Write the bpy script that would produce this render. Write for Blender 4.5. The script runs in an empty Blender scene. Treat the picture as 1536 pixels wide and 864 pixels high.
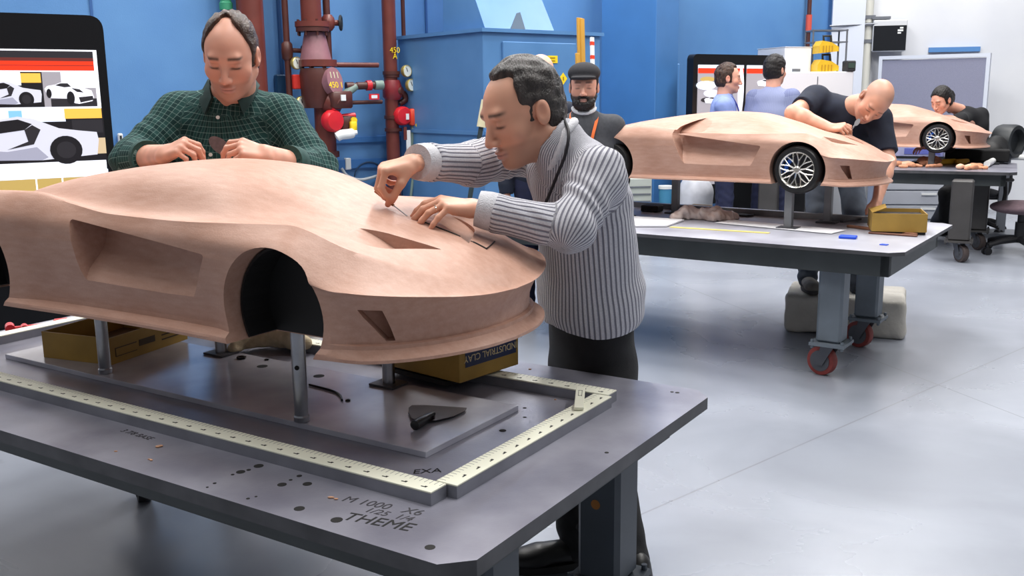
import bpy, math, random
import numpy as np
from mathutils import Vector, Matrix
random.seed(7); RNG=np.random.default_rng(7)
SC=bpy.context.scene; COL=SC.collection
A=np.array
def nrm(v):
    v=A(v,float); return v/np.linalg.norm(v)
# ---------------------------------------------------------------- camera
FL=.18   # floor level before the whole room is set down to z = 0
FPX=1457.5; PITCH=math.radians(11.189); ROLL=math.radians(-.638); CAMH=1.6
fw=A([0,math.cos(PITCH),-math.sin(PITCH)]); _r=A([1.,0,0]); _u=A([0,math.sin(PITCH),math.cos(PITCH)])
cr,sr=math.cos(ROLL),math.sin(ROLL); rt,up=cr*_r+sr*_u,-sr*_r+cr*_u
CAM=A([0,0,CAMH])
cd=bpy.data.cameras.new('camera'); co=bpy.data.objects.new('camera',cd); COL.objects.link(co)
cd.sensor_width=36; cd.lens=FPX/1536*36; cd.clip_end=100; cd.clip_start=.05
co.matrix_world=Matrix(((rt[0],up[0],-fw[0],CAM[0]),(rt[1],up[1],-fw[1],CAM[1]),(rt[2],up[2],-fw[2],CAM[2]),(0,0,0,1)))
SC.camera=co
# measurements: a sight line of the survey camera met with a plane of the room
def sight(x,y): return fw+rt*(x-768)/FPX-up*(y-432)/FPX
def at_z(x,y,z): d=sight(x,y); return CAM+d*((z-CAMH)/d[2])
def at_y(x,y,Y): d=sight(x,y); return CAM+d*(Y/d[1])
class Frame:
    def __init__(s,o,yaw):
        s.o=A(o,float); s.yaw=yaw; s.ex=A([math.cos(yaw),math.sin(yaw),0]); s.ey=A([-math.sin(yaw),math.cos(yaw),0])
    def w(s,l): return s.o+s.ex*l[0]+s.ey*l[1]+A([0,0,l[2]])
    def l(s,p): d=A(p)-s.o; return A([d@s.ex,d@s.ey,d[2]])
    def at_v(s,x,y,v): d=sight(x,y); t=((s.o+s.ey*v-CAM)@s.ey)/(d@s.ey); return s.l(CAM+d*t)
    def at_z(s,x,y,z): return s.l(at_z(x,y,s.o[2]+z))
T1=Frame([-.798,2.701,0],math.radians(-32.73))
# ---------------------------------------------------------------- objects
def empty(name,loc=(0,0,0),rz=0,parent=None):
    o=bpy.data.objects.new(name,None); COL.objects.link(o); o.location=[float(c) for c in loc]; o.rotation_euler=(0,0,rz)
    o.empty_display_size=.05
    if parent: o.parent=parent
    return o
def tag(o,label=None,cat=None,group=None,kind=None):
    if label: o['label']=label
    if cat: o['category']=cat
    if group: o['group']=group
    if kind: o['kind']=kind
    return o
def mesh_obj(name,V,F,mats,parent=None,smooth=False,fm=None,loc=None,rz=0,angle=None,attrs=None):
    me=bpy.data.meshes.new(name)
    V=np.asarray(V,np.float64)
    me.from_pydata(V.tolist() if len(V)<200000 else V.tolist(),[],[list(map(int,f)) for f in F] if not isinstance(F,np.ndarray) else F.tolist())
    if not isinstance(mats,(list,tuple)): mats=[mats]
    for m in mats: me.materials.append(m)
    if fm is not None: me.polygons.foreach_set('material_index',np.asarray(fm,np.int32))
    if smooth: me.polygons.foreach_set('use_smooth',np.ones(len(me.polygons),bool))
    me.update()
    if attrs:
        for k,(ty,data) in attrs.items():
            a=me.attributes.new(k,ty,'POINT')
            a.data.foreach_set('color' if ty=='FLOAT_COLOR' else ('vector' if ty=='FLOAT_VECTOR' else 'value'),np.asarray(data,np.float32).ravel())
    if angle is not None: me.set_sharp_from_angle(angle=math.radians(angle))
    o=bpy.data.objects.new(name,me); COL.objects.link(o)
    if parent: o.parent=parent
    if loc is not None: o.location=[float(c) for c in loc]
    o.rotation_euler=(0,0,rz)
    return o
class MB:
    """collects simple shapes into one mesh"""
    def __init__(s): s.V=[];s.F=[];s.M=[];s.n=0;s.mats=[]
    def _mi(s,m):
        if m not in s.mats: s.mats.append(m)
        return s.mats.index(m)
    def add(s,V,F,m=None,T=None):
        V=np.asarray(V,float)
        if T is not None:
            T=np.array(T); V=V@T[:3,:3].T+T[:3,3]
        s.V.append(V); i=s._mi(m)
        for f in F: s.F.append([int(a)+s.n for a in f]); s.M.append(i)
        s.n+=len(V); return s
    def box(s,c,d,m=None,rz=0,bev=0,T=None):
        hx,hy,hz=[a/2 for a in d]
        if bev>0: V,F=rbox(hx,hy,hz,min(bev,hx*.9,hy*.9,hz*.9))
        else:
            V=A([[x,y,z] for x in(-hx,hx) for y in(-hy,hy) for z in(-hz,hz)])
            F=[(0,1,3,2),(4,6,7,5),(0,4,5,1),(2,3,7,6),(0,2,6,4),(1,5,7,3)]
        c0,s0=math.cos(rz),math.sin(rz); R=A([[c0,-s0,0],[s0,c0,0],[0,0,1]])
        return s.add(V@R.T+A(c),F,m,T)
    def cyl(s,a,b,r,m=None,n=20,r2=None,cap=True,T=None):
        a,b=A(a,float),A(b,float); r2=r if r2 is None else r2
        d=nrm(b-a); x=nrm(np.cross(d,[0,0,1] if abs(d[2])<.9 else [1,0,0])); y=np.cross(d,x)
        th=np.arange(n)*2*math.pi/n; ring=np.cos(th)[:,None]*x+np.sin(th)[:,None]*y
        V=np.vstack([a+ring*r,b+ring*r2]); F=[(i,(i+1)%n,n+(i+1)%n,n+i) for i in range(n)]
        if cap: F+= [tuple(range(n-1,-1,-1)),tuple(range(n,2*n))]
        return s.add(V,F,m,T)
    def tube(s,pts,r,m=None,n=10,closed=False,T=None):
        P=A(pts,float); N=len(P); r=np.broadcast_to(A(r,float),(N,))
        tg=np.gradient(P,axis=0) if not closed else np.roll(P,-1,0)-np.roll(P,1,0)
        tg/=np.linalg.norm(tg,axis=1)[:,None]+1e-12
        x=nrm(np.cross(tg[0],[0.1,.2,1])); V=[];th=np.arange(n)*2*math.pi/n
        for i in range(N):
            x=x-tg[i]*(x@tg[i]); x=nrm(x); y=np.cross(tg[i],x)
            V.append(P[i]+r[i]*(np.cos(th)[:,None]*x+np.sin(th)[:,None]*y))
        V=np.vstack(V);F=[]
        for i in range(N if closed else N-1):
            j=(i+1)%N
            for k in range(n): F.append((i*n+k,i*n+(k+1)%n,j*n+(k+1)%n,j*n+k))
        if not closed: F+=[tuple(range(n-1,-1,-1)),tuple(range((N-1)*n,N*n))]
        return s.add(V,F,m,T)
    def lathe(s,prof,c=(0,0,0),axis=(0,0,1),m=None,n=28,T=None):
        """prof: list of (r, h) along the axis"""
        d=nrm(axis); x=nrm(np.cross(d,[0,0,1] if abs(d[2])<.9 else [1,0,0])); y=np.cross(d,x)
        th=np.arange(n)*2*math.pi/n; ring=np.cos(th)[:,None]*x+np.sin(th)[:,None]*y
        V=np.vstack([A(c)+ring*max(r,1e-5)+d*h for r,h in prof]);F=[]
        for i in range(len(prof)-1):
            for k in range(n): F.append((i*n+k,i*n+(k+1)%n,(i+1)*n+(k+1)%n,(i+1)*n+k))
        F+=[tuple(range(n-1,-1,-1)),tuple(range((len(prof)-1)*n,len(prof)*n))]
        return s.add(V,F,m,T)
    def prism(s,poly,z0,z1,m=None,T=None):
        n=len(poly); V=[(x,y,z0) for x,y in poly]+[(x,y,z1) for x,y in poly]
        F=[(i,(i+1)%n,n+(i+1)%n,n+i) for i in range(n)]+[tuple(range(n-1,-1,-1)),tuple(range(n,2*n))]
        return s.add(V,F,m,T)
    def build(s,name,mat=None,parent=None,smooth=None,**k):
        mats=[(mat if mm is None else mm) for mm in s.mats]
        return mesh_obj(name,np.vstack(s.V),s.F,mats,parent,smooth=smooth is not None,fm=s.M,angle=smooth,**k)
def rbox(hx,hy,hz,b):
    V=[];F=[];idx={}
    # rounded by chamfer: 24 verts
    for sx in(-1,1):
        for sy in(-1,1):
            for sz in(-1,1):
                for a in range(3):
                    p=[sx*(hx-b),sy*(hy-b),sz*(hz-b)]; h=(hx,hy,hz); p[a]=(sx,sy,sz)[a]*h[a]
                    idx[(sx,sy,sz,a)]=len(V); V.append(p)
    g=lambda *k: idx[k]
    for a in range(3):
        b_,c_=[i for i in range(3) if i!=a]
        for s in(-1,1):
            q=[]
            for sb,sc in((-1,-1),(1,-1),(1,1),(-1,1)):
                k=[0,0,0];k[a]=s;k[b_]=sb;k[c_]=sc; q.append(g(*k,a))
            F.append(q)
    for a in range(3):
        b_,c_=[i for i in range(3) if i!=a]
        for sb in(-1,1):
            for sc in(-1,1):
                k0=[0,0,0];k0[a]=-1;k0[b_]=sb;k0[c_]=sc;k1=list(k0);k1[a]=1
                F.append([g(*k0,b_),g(*k1,b_),g(*k1,c_),g(*k0,c_)])
    for sx in(-1,1):
        for sy in(-1,1):
            for sz in(-1,1): F.append([g(sx,sy,sz,0),g(sx,sy,sz,1),g(sx,sy,sz,2)])
    V=A(V,float); C=V.mean(0)
    for i,f in enumerate(F):
        p=V[f]; n=np.cross(p[1]-p[0],p[2]-p[0])
        if n@(p.mean(0)-C)<0: F[i]=f[::-1]
    return V,F
def basis(x=None,y=None,z=None,o=(0,0,0)):
    """4x4 from two given axes"""
    if x is not None and z is not None: z=nrm(z); x=nrm(A(x)-z*(A(x)@z)); y=np.cross(z,x)
    elif x is not None and y is not None: x=nrm(x); y=nrm(A(y)-x*(A(y)@x)); z=np.cross(x,y)
    else: y=nrm(y); z=nrm(A(z)-y*(A(z)@y)); x=np.cross(y,z)
    T=np.eye(4); T[:3,0]=x;T[:3,1]=y;T[:3,2]=z;T[:3,3]=o; return T
# ---------------------------------------------------------------- materials
def L(r,g,b): # sRGB 0-255 -> linear
    f=lambda c:(c/255/12.92 if c/255<=.04045 else ((c/255+.055)/1.055)**2.4)
    return (f(r),f(g),f(b),1)
_mats={}
def mat(name,col,rough=.5,metal=0,spec=.5,noise=0,nscale=8,bump=0,bscale=60,col2=None,emit=None,coat=0,sheen=0,stretch=None,alpha=None,trans=0):
    if name in _mats: return _mats[name]
    m=bpy.data.materials.new(name); m.use_nodes=True; nt=m.node_tree; N=nt.nodes; b=N['Principled BSDF']
    c=L(*col) if len(col)==3 else col
    b.inputs['Base Color'].default_value=c; b.inputs['Roughness'].default_value=rough; b.inputs['Metallic'].default_value=metal
    b.inputs['Specular IOR Level'].default_value=spec; b.inputs['Coat Weight'].default_value=coat; b.inputs['Sheen Weight'].default_value=sheen
    b.inputs['Transmission Weight'].default_value=trans
    if alpha is not None: b.inputs['Alpha'].default_value=alpha
    if noise or bump:
        tc=N.new('ShaderNodeTexCoord'); src=tc.outputs['Object']
        if stretch:
            mp=N.new('ShaderNodeMapping'); mp.inputs['Scale'].default_value=stretch; nt.links.new(src,mp.inputs[0]); src=mp.outputs[0]
    if noise:
        n=N.new('ShaderNodeTexNoise'); n.inputs['Scale'].default_value=nscale; n.inputs['Detail'].default_value=5
        nt.links.new(src,n.inputs['Vector'])
        mr=N.new('ShaderNodeMapRange'); mr.inputs[1].default_value=.3; mr.inputs[2].default_value=.7; nt.links.new(n.outputs[0],mr.inputs[0])
        mx=N.new('ShaderNodeMix'); mx.data_type='RGBA'
        c2=L(*col2) if col2 else tuple(max(0,x*(1-noise)) for x in c[:3])+(1,)
        mx.inputs[6].default_value=c; mx.inputs[7].default_value=c2
        nt.links.new(mr.outputs[0],mx.inputs[0]); nt.links.new(mx.outputs[2],b.inputs['Base Color'])
    if bump:
        n2=N.new('ShaderNodeTexNoise'); n2.inputs['Scale'].default_value=bscale; n2.inputs['Detail'].default_value=4
        nt.links.new(src,n2.inputs['Vector'])
        bp=N.new('ShaderNodeBump'); bp.inputs['Strength'].default_value=bump; bp.inputs['Distance'].default_value=.01
        nt.links.new(n2.outputs[0],bp.inputs['Height']); nt.links.new(bp.outputs[0],b.inputs['Normal'])
    if emit: b.inputs['Emission Color'].default_value=c; b.inputs['Emission Strength'].default_value=emit
    _mats[name]=m; return m
def text_obj(name,s,size,mat_,parent,T,extrude=.0003,align='CENTER',shear=0,space=1):
    c=bpy.data.curves.new(name,'FONT'); c.body=s; c.size=size; c.extrude=extrude; c.align_x=align; c.align_y='CENTER'; c.shear=shear; c.space_character=space
    o=bpy.data.objects.new(name,c); COL.objects.link(o); bpy.context.view_layer.update()
    me=bpy.data.meshes.new_from_object(o.evaluated_get(bpy.context.evaluated_depsgraph_get())); bpy.data.objects.remove(o); bpy.data.curves.remove(c)
    me.materials.clear(); me.materials.append(mat_); o=bpy.data.objects.new(name,me); COL.objects.link(o); o.parent=parent
    o.matrix_local=Matrix([list(map(float,r)) for r in T]); return o
def copy_tree(o,parent=None):
    c=o.copy(); COL.objects.link(c)
    if parent: c.parent=parent
    for ch in list(o.children): copy_tree(ch,c)
    return c
# ---------------------------------------------------------------- implicit surfaces (surface nets)
class Field:
    def __init__(s,lo,hi,h):
        s.h=h; s.lo=A(lo,float); n=np.maximum(4,np.ceil((A(hi)-s.lo)/h).astype(int)+1); s.n=n
        s.D=np.full(n,1e3,np.float32)
        s.ax=[(s.lo[i]+np.arange(n[i])*h).astype(np.float32) for i in range(3)]
    def _sub(s,lo,hi):
        a=np.clip(np.floor((A(lo)-s.lo)/s.h).astype(int),0,s.n); b=np.clip(np.ceil((A(hi)-s.lo)/s.h).astype(int)+1,0,s.n)
        if (b<=a).any(): return None
        sl=tuple(slice(a[i],b[i]) for i in range(3))
        X,Y,Z=np.meshgrid(*[s.ax[i][sl[i]] for i in range(3)],indexing='ij',sparse=True); return sl,X,Y,Z
    def put(s,lo,hi,fn,k=.01,op='u'):
        m=max(k,3*s.h); q=s._sub(A(lo)-m,A(hi)+m)
        if q is None: return s
        sl,X,Y,Z=q; d=fn(X,Y,Z); D=s.D[sl]
        if op=='u':
            if k>0: h=np.clip(.5+.5*(D-d)/k,0,1); s.D[sl]=D*(1-h)+d*h-k*h*(1-h)
            else: s.D[sl]=np.minimum(D,d)
        else: # subtract
            d=-d
            if k>0: h=np.clip(.5-.5*(D-d)/k,0,1); s.D[sl]=D*(1-h)+d*h+k*h*(1-h)
            else: s.D[sl]=np.maximum(D,d)
        return s
    def cap(s,a,b,r1,r2=None,k=.01,op='u'):
        a,b=A(a,float),A(b,float); r2=r1 if r2 is None else r2; R=max(r1,r2); ba=b-a; L2=float(ba@ba)+1e-12
        def fn(X,Y,Z):
            px,py,pz=X-a[0],Y-a[1],Z-a[2]; t=np.clip((px*ba[0]+py*ba[1]+pz*ba[2])/L2,0,1)
            return np.sqrt((px-t*ba[0])**2+(py-t*ba[1])**2+(pz-t*ba[2])**2)-(r1+(r2-r1)*t)
        return s.put(np.minimum(a,b)-R,np.maximum(a,b)+R,fn,k,op)
    def ell(s,c,rad,R=None,k=.01,op='u'):
        """ellipsoid, R = 3x3 columns are its axes"""
        c=A(c,float); R=np.eye(3) if R is None else A(R); rad=A(rad,float); ext=np.abs(R)@rad
        def fn(X,Y,Z):
            px,py,pz=X-c[0],Y-c[1],Z-c[2]
            q=[(px*R[0,i]+py*R[1,i]+pz*R[2,i]) for i in range(3)]
            k0=np.sqrt(sum((q[i]/rad[i])**2 for i in range(3))); k1=np.sqrt(sum((q[i]/rad[i]**2)**2 for i in range(3)))+1e-6
            return k0*(k0-1)/k1
        return s.put(c-ext,c+ext,fn,k,op)
    def ecap(s,a,b,ra,rb,side,k=.02,op='u'):
        """elliptic tapered capsule a->b, ra/rb=(half width along 'side', half depth)"""
        a,b=A(a,float),A(b,float); ba=b-a; L2=float(ba@ba)+1e-12; d=ba/math.sqrt(L2); x=nrm(A(side)-d*(A(side)@d)); y=np.cross(d,x); R=max(*ra,*rb)
        def fn(X,Y,Z):
            px,py,pz=X-a[0],Y-a[1],Z-a[2]; t=np.clip((px*ba[0]+py*ba[1]+pz*ba[2])/L2,0,1)
            qx,qy,qz=px-t*ba[0],py-t*ba[1],pz-t*ba[2]
            u=qx*x[0]+qy*x[1]+qz*x[2]; v=qx*y[0]+qy*y[1]+qz*y[2]; w=qx*d[0]+qy*d[1]+qz*d[2]
            rx=ra[0]+(rb[0]-ra[0])*t; ry=ra[1]+(rb[1]-ra[1])*t; rm=np.minimum(rx,ry)
            k0=np.sqrt((u/rx)**2+(v/ry)**2+(w/rm)**2)+1e-6; k1=np.sqrt((u/rx**2)**2+(v/ry**2)**2+(w/rm**2)**2)+1e-6
            return k0*(k0-1)/k1
        return s.put(np.minimum(a,b)-R,np.maximum(a,b)+R,fn,k,op)
    def grid(s): return np.meshgrid(*s.ax,indexing='ij',sparse=True)
    def mesh(s):
        D=s.D; n=s.n
        D[0]=D[-1]=1;D[:,0]=D[:,-1]=1;D[:,:,0]=D[:,:,-1]=1
        ins=D<0
        c=np.zeros(n-1,np.int8)
        for i in(0,1):
            for j in(0,1):
                for k in(0,1): c+=ins[i:n[0]-1+i,j:n[1]-1+j,k:n[2]-1+k]
        cells=np.argwhere((c>0)&(c<8)); idx=np.full(n-1,-1,np.int64); idx[tuple(cells.T)]=np.arange(len(cells))
        acc=np.zeros((len(cells),3)); cnt=np.zeros(len(cells))
        cor=A([(i,j,k) for i in(0,1) for j in(0,1) for k in(0,1)])
        val=np.stack([D[tuple((cells+o).T)] for o in cor],1)
        for a in range(8):
            for b in range(a+1,8):
                if np.abs(cor[a]-cor[b]).sum()!=1: continue
                m=(val[:,a]<0)!=(val[:,b]<0); t=val[m,a]/(val[m,a]-val[m,b])
                acc[m]+=cor[a]+(cor[b]-cor[a])*t[:,None]; cnt[m]+=1
        V=s.lo+(cells+acc/cnt[:,None])*s.h
        F=[]
        for ax in range(3):
            o=[1 if i==ax else 0 for i in range(3)]; u,v=[i for i in range(3) if i!=ax]
            a=ins[:n[0]-o[0],:n[1]-o[1],:n[2]-o[2]]; b=ins[o[0]:,o[1]:,o[2]:]
            E=np.argwhere(a!=b); E=E[(E[:,u]>0)&(E[:,v]>0)&(E[:,u]<n[u]-1)&(E[:,v]<n[v]-1)]
            du=np.zeros(3,int);du[u]=1;dv=np.zeros(3,int);dv[v]=1
            q=np.stack([idx[tuple((E-du-dv).T)],idx[tuple((E-dv).T)],idx[tuple(E.T)],idx[tuple((E-du).T)]],1)
            inside=a[tuple(E.T)]; flip=inside if ax!=1 else ~inside
            q[~flip]=q[~flip][:,::-1]; F.append(q)
        F=np.vstack(F); F=F[(F>=0).all(1)]
        return V,F
def noise3(P,scale,seed=0,n=14):
    """cheap smooth noise from a few sines"""
    r=np.random.default_rng(seed); out=np.zeros(len(P))
    for i in range(n):
        k=nrm(r.normal(size=3))*scale*(.6+r.random()*1.2); out+=np.sin(P@k+r.random()*6.28)
    return out/math.sqrt(n)
def relax(V,F,it=1,w=.5):
    E=np.vstack([F[:,[0,1]],F[:,[1,2]],F[:,[2,3]],F[:,[3,0]]])
    cnt=np.bincount(E[:,0],minlength=len(V))+np.bincount(E[:,1],minlength=len(V)); cnt=np.maximum(cnt,1)[:,None]
    for _ in range(it):
        S=np.zeros_like(V)
        for d in range(3):
            S[:,d]=np.bincount(E[:,0],V[E[:,1],d],len(V))+np.bincount(E[:,1],V[E[:,0],d],len(V))
        V=V*(1-w)+S/cnt*w
    return V
def vnormals(V,F):
    n=np.cross(V[F[:,2]]-V[F[:,0]],V[F[:,3]]-V[F[:,1]]); N=np.zeros_like(V)
    for i in range(4):
        for d in range(3): N[:,d]+=np.bincount(F[:,i],n[:,d],len(V))
    return N/(np.linalg.norm(N,axis=1)[:,None]+1e-12)
# ---------------------------------------------------------------- clay cars
def pchip(x,y):
    x=A(x,float);y=A(y,float);h=np.diff(x);d=np.diff(y)/h;n=len(x);m=np.zeros(n)
    for i in range(1,n-1):
        if d[i-1]*d[i]>0: w1=2*h[i]+h[i-1];w2=h[i]+2*h[i-1]; m[i]=(w1+w2)/(w1/d[i-1]+w2/d[i])
    m[0]=d[0];m[-1]=d[-1]
    def f(q):
        q=np.clip(A(q,float),x[0],x[-1]); i=np.clip(np.searchsorted(x,q)-1,0,n-2); t=(q-x[i])/h[i]
        return y[i]*(2*t**3-3*t**2+1)+h[i]*m[i]*(t**3-2*t**2+t)+y[i+1]*(3*t**2-2*t**3)+h[i]*m[i+1]*(t**3-t**2)
    return f
def catmull(P,n,ends=True):
    """P (k,2|3): n samples per segment, end excluded except last"""
    P=A(P,float); Q=np.vstack([2*P[0]-P[1],P,2*P[-1]-P[-2]]); out=[]
    for i in range(1,len(Q)-2):
        for t in np.arange(n)/n:
            p0,p1,p2,p3=Q[i-1:i+3]
            out.append(.5*(2*p1+(p2-p0)*t+(2*p0-5*p1+4*p2-p3)*t*t+(3*p1-p0-3*p2+p3)*t**3))
    if ends: out.append(P[-1])
    return A(out)
def ss(a,b,x): t=np.clip((A(x)-a)/(b-a),0,1); return t*t*(3-2*t)
CU=[-.86,-.7,-.55,-.35,-.2,0,.2,.4,.557,.7,.8,.88,.945]
CT=dict(zs=[.24,.25,.25,.25,.25,.25,.25,.245,.235,.206,.197,.185,.168],
 Cv=[.30,.33,.335,.335,.340,.350,.350,.335,.312,.270,.215,.14,.0],
 Cz=[.30,.345,.357,.361,.340,.321,.318,.322,.325,.274,.236,.203,.168],
 Dv=[.22,.24,.25,.27,.30,.320,.320,.30,.265,.20,.15,.09,0],
 Dz=[.285,.315,.33,.340,.340,.333,.332,.322,.308,.272,.241,.207,.168],
 Ev=[.12,.15,.18,.20,.225,.245,.240,.20,.17,.13,.10,.06,0],
 Ez=[.29,.325,.353,.377,.386,.396,.388,.350,.315,.278,.247,.211,.168],
 Fv=[.06,.08,.10,.12,.14,.155,.155,.13,.10,.065,.05,.03,0],
 Fz=[.30,.338,.368,.397,.414,.429,.420,.372,.322,.281,.249,.212,.168],
 Gz=[.305,.345,.374,.402,.421,.437,.429,.380,.326,.282,.250,.213,.168])
CF={k:pchip(CU,v) for k,v in CT.items()}
OUTL=[(-.86,0),(-.86,-.15),(-.848,-.28),(-.80,-.355),(-.70,-.385),(-.57,-.40),(-.40,-.395),(-.2,-.382),(0,-.374),(.2,-.371),(.4,-.376),(.557,-.384),(.64,-.382),(.705,-.371),(.76,-.351),(.808,-.322),(.852,-.278),(.889,-.222),(.917,-.16),(.937,-.085),(.945,0)]
_ol=catmull(OUTL,12); 
_WU=pchip(_ol[36:,0]+np.arange(len(_ol)-36)*1e-7,-_ol[36:,1])
ARCH_F=(.557,.130,.153); ARCH_R=(-.575,.135,.157)
def bool_apply(o,cutters,op='DIFFERENCE'):
    for c in cutters:
        m=o.modifiers.new('b','BOOLEAN'); m.operation=op; m.object=c; m.solver='EXACT'; m.use_self=False
        m.material_mode='TRANSFER'
    bpy.context.view_layer.update(); dg=bpy.context.evaluated_depsgraph_get()
    me=bpy.data.meshes.new_from_object(o.evaluated_get(dg)); old=o.data; o.modifiers.clear(); o.data=me; bpy.data.meshes.remove(old)
    for c in cutters:
        d=c.data; bpy.data.objects.remove(c); bpy.data.meshes.remove(d)
def ring_cutter(out,depthf,vface,inward=1,rings=7,name='cut',mats=None,axis='v'):
    """closed cutter: boundary polygon 'out' [(u,z)], inner surface at depthf(u,z)"""
    out=A(out,float); n=len(out); c=out.mean(0); V=[];F=[]
    V+= [(p[0],vface,p[1]) for p in out]                 # outer face ring
    fr=[1,.985,.95,.85,.65,.4,.15]
    for f in fr:
        q=c+(out-c)*f; d=depthf(q[:,0],q[:,1])
        V+= [(p[0],dd,p[1]) for p,dd in zip(q,d)]
    V.append((c[0],float(depthf(c[0:1],c[1:2])[0]),c[1])); 
    R=len(fr)+1
    for r in range(R-1):
        for i in range(n): j=(i+1)%n; F.append((r*n+i,r*n+j,(r+1)*n+j,(r+1)*n+i))
    for i in range(n): F.append(((R-1)*n+i,(R-1)*n+(i+1)%n,len(V)-1))
    F.append(tuple(range(n-1,-1,-1)))
    return V,F
def round_poly(P,rad,n=6,sub=10):
    P=A(P,float); N=len(P); out=[]
    for i in range(N):
        a,b,c=P[i-1],P[i],P[(i+1)%N]; r=rad[i]
        if r<=0: e=[b]
        else:
            p=b+nrm(a-b)*r; q=b+nrm(c-b)*r; t=np.linspace(0,1,n)[:,None]; e=list((1-t)**2*p+2*t*(1-t)*b+t*t*q)
        if out:
            s=out[-1]; d=e[0]-s
            for k in range(1,sub): out.append(s+d*k/sub)
        out+=e
    d=out[0]-out[-1]; s=out[-1]
    for k in range(1,sub): out.append(s+d*k/sub)
    return A(out)
def car_hull():
    ol=_ol; m=len(ol); tg=np.gradient(ol,axis=0); tg/=np.linalg.norm(tg,axis=1)[:,None]; nrmv=np.stack([tg[:,1],-tg[:,0]],1) # outward
    nrmv[0]=(-1,0); nrmv[-1]=(1,0)
    u=ol[:,0]; W=np.abs(ol[:,1]); ztop=CF['zs'](u)
    front=ss(.70,.80,u); tailw=1-ss(-.86,-.72,u); sill=(1-front)*(1-tailw)
    endr=ss(.40,.30,u)*1.0; sl=sill*np.where(u<.48,1,0.)
    # side profile rows: (fraction spec)
    rows=[]
    zb=.053-.006*front
    def row(z,off): rows.append(np.stack([u+nrmv[:,0]*off,ol[:,1]+nrmv[:,1]*off,z],1))
    row(zb,-.05+0*u); row(zb,.010*sill+.012*front)
    row(zb+.007,.010*sill+.012*front)
    led=ss(-.44,-.30,u)*ss(.46,.34,u)
    row(zb+.012,.009*sill-.002*led+.006*front)
    row(zb+.022,-.022*sill*led-.013*front); row(zb+.0235,-.022*sill*led-.0155*front); row(zb+.032,-.024*sill*led-.0165*front); row(zb+.034,-.024*sill*led-.027*front)
    for t in (.3,.5,.7,.85,.95):
        z=zb+.034+(ztop-zb-.034)*t
        row(z,-.022*sill*led*(1-t)**1.3-front*(.029-.039*t**2.0))
    row(ztop-.004,.012*front); row(ztop,.016*front)
    S=np.stack(rows)            # rows x m x 3
    # top
    segs=8; T=[]
    for i in range(m):
        uu=u[i]; w=W[i]; g=lambda k: float(CF[k](uu)); sgn=-1
        k=min(1,w/max(.02,abs(float(_WU(uu)))) ) if uu>-.8 else w/.385
        if uu<-.80: k=max(0,min(1,w/.36))
        vs=[w,min(w-.004*k,w*.985),g('Cv'),g('Dv'),g('Ev'),g('Fv'),0]
        if uu<-.8: vs=[w,w*.985,g('Cv')*k,g('Dv')*k,g('Ev')*k,g('Fv')*k,0]
        else: vs=[vs[0]]+[min(v,w*f) for v,f in zip(vs[1:],(.985,.93,.8,.6,.35,0))]
        fr=float(ss(.60,.74,uu))
        zB=ztop[i]+(g('Cz')-ztop[i])*(.50-.42*fr)
        zs=[ztop[i],zB,g('Cz'),g('Dz'),g('Ez'),g('Fz'),g('Gz')]
        P=A([vs,zs]).T; full=np.vstack([P,[[-P[-2][0],P[-2][1]]]])
        a=catmull(full,segs,False)[:6*segs]
        c1=catmull(P[:3],segs,False); c2=catmull(np.vstack([P[2:],[[-P[-2][0],P[-2][1]]]]),segs,False)[:4*segs]
        b=np.vstack([c1,c2]); kk=float(ss(-.30,-.12,uu)); q=a*(1-kk)+b*kk
        q=np.vstack([q,P[-1:]]); fo=.016*front[i]*np.clip(1-np.arange(len(q))/18,0,1)**1.5*min(1,w/.03); T.append(np.stack([uu+nrmv[i,0]*fo,-q[:,0]+nrmv[i,1]*fo,q[:,1]],1))
    T=np.stack(T,1)[1:]          # rows x m x 3
    G=np.vstack([S,T]); R=len(G)
    half=G.reshape(-1,3); 
    V=list(map(tuple,half)); F=[]
    for r in range(R-1):
        for i in range(m-1): F.append((r*m+i,r*m+i+1,(r+1)*m+i+1,(r+1)*m+i))
    # floor strip to the centre line
    b0=len(V); V+=[(p[0],0.0,p[2]) for p in G[0]]
    for i in range(m-1): F.append((b0+i,b0+i+1,i+1,i))
    V=A(V); n=len(V); Vm=V*[1,-1,1]; F2=[tuple(j+n for j in f[::-1]) for f in F]
    import bmesh
    bm=bmesh.new(); vs=[bm.verts.new(p) for p in np.vstack([V,Vm])]
    for f in F+F2:
        try: bm.faces.new([vs[j] for j in f])
        except ValueError: pass
    bmesh.ops.remove_doubles(bm,verts=bm.verts,dist=.0004)
    bmesh.ops.dissolve_degenerate(bm,edges=bm.edges,dist=.0003)
    bmesh.ops.holes_fill(bm,edges=[e for e in bm.edges if e.is_boundary],sides=0)
    bmesh.ops.triangulate(bm,faces=[f for f in bm.faces if len(f.verts)>4])
    bmesh.ops.recalc_face_normals(bm,faces=bm.faces)
    me=bpy.data.meshes.new('body'); bm.to_mesh(me); bm.free(); return me
CLAY=None
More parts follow.
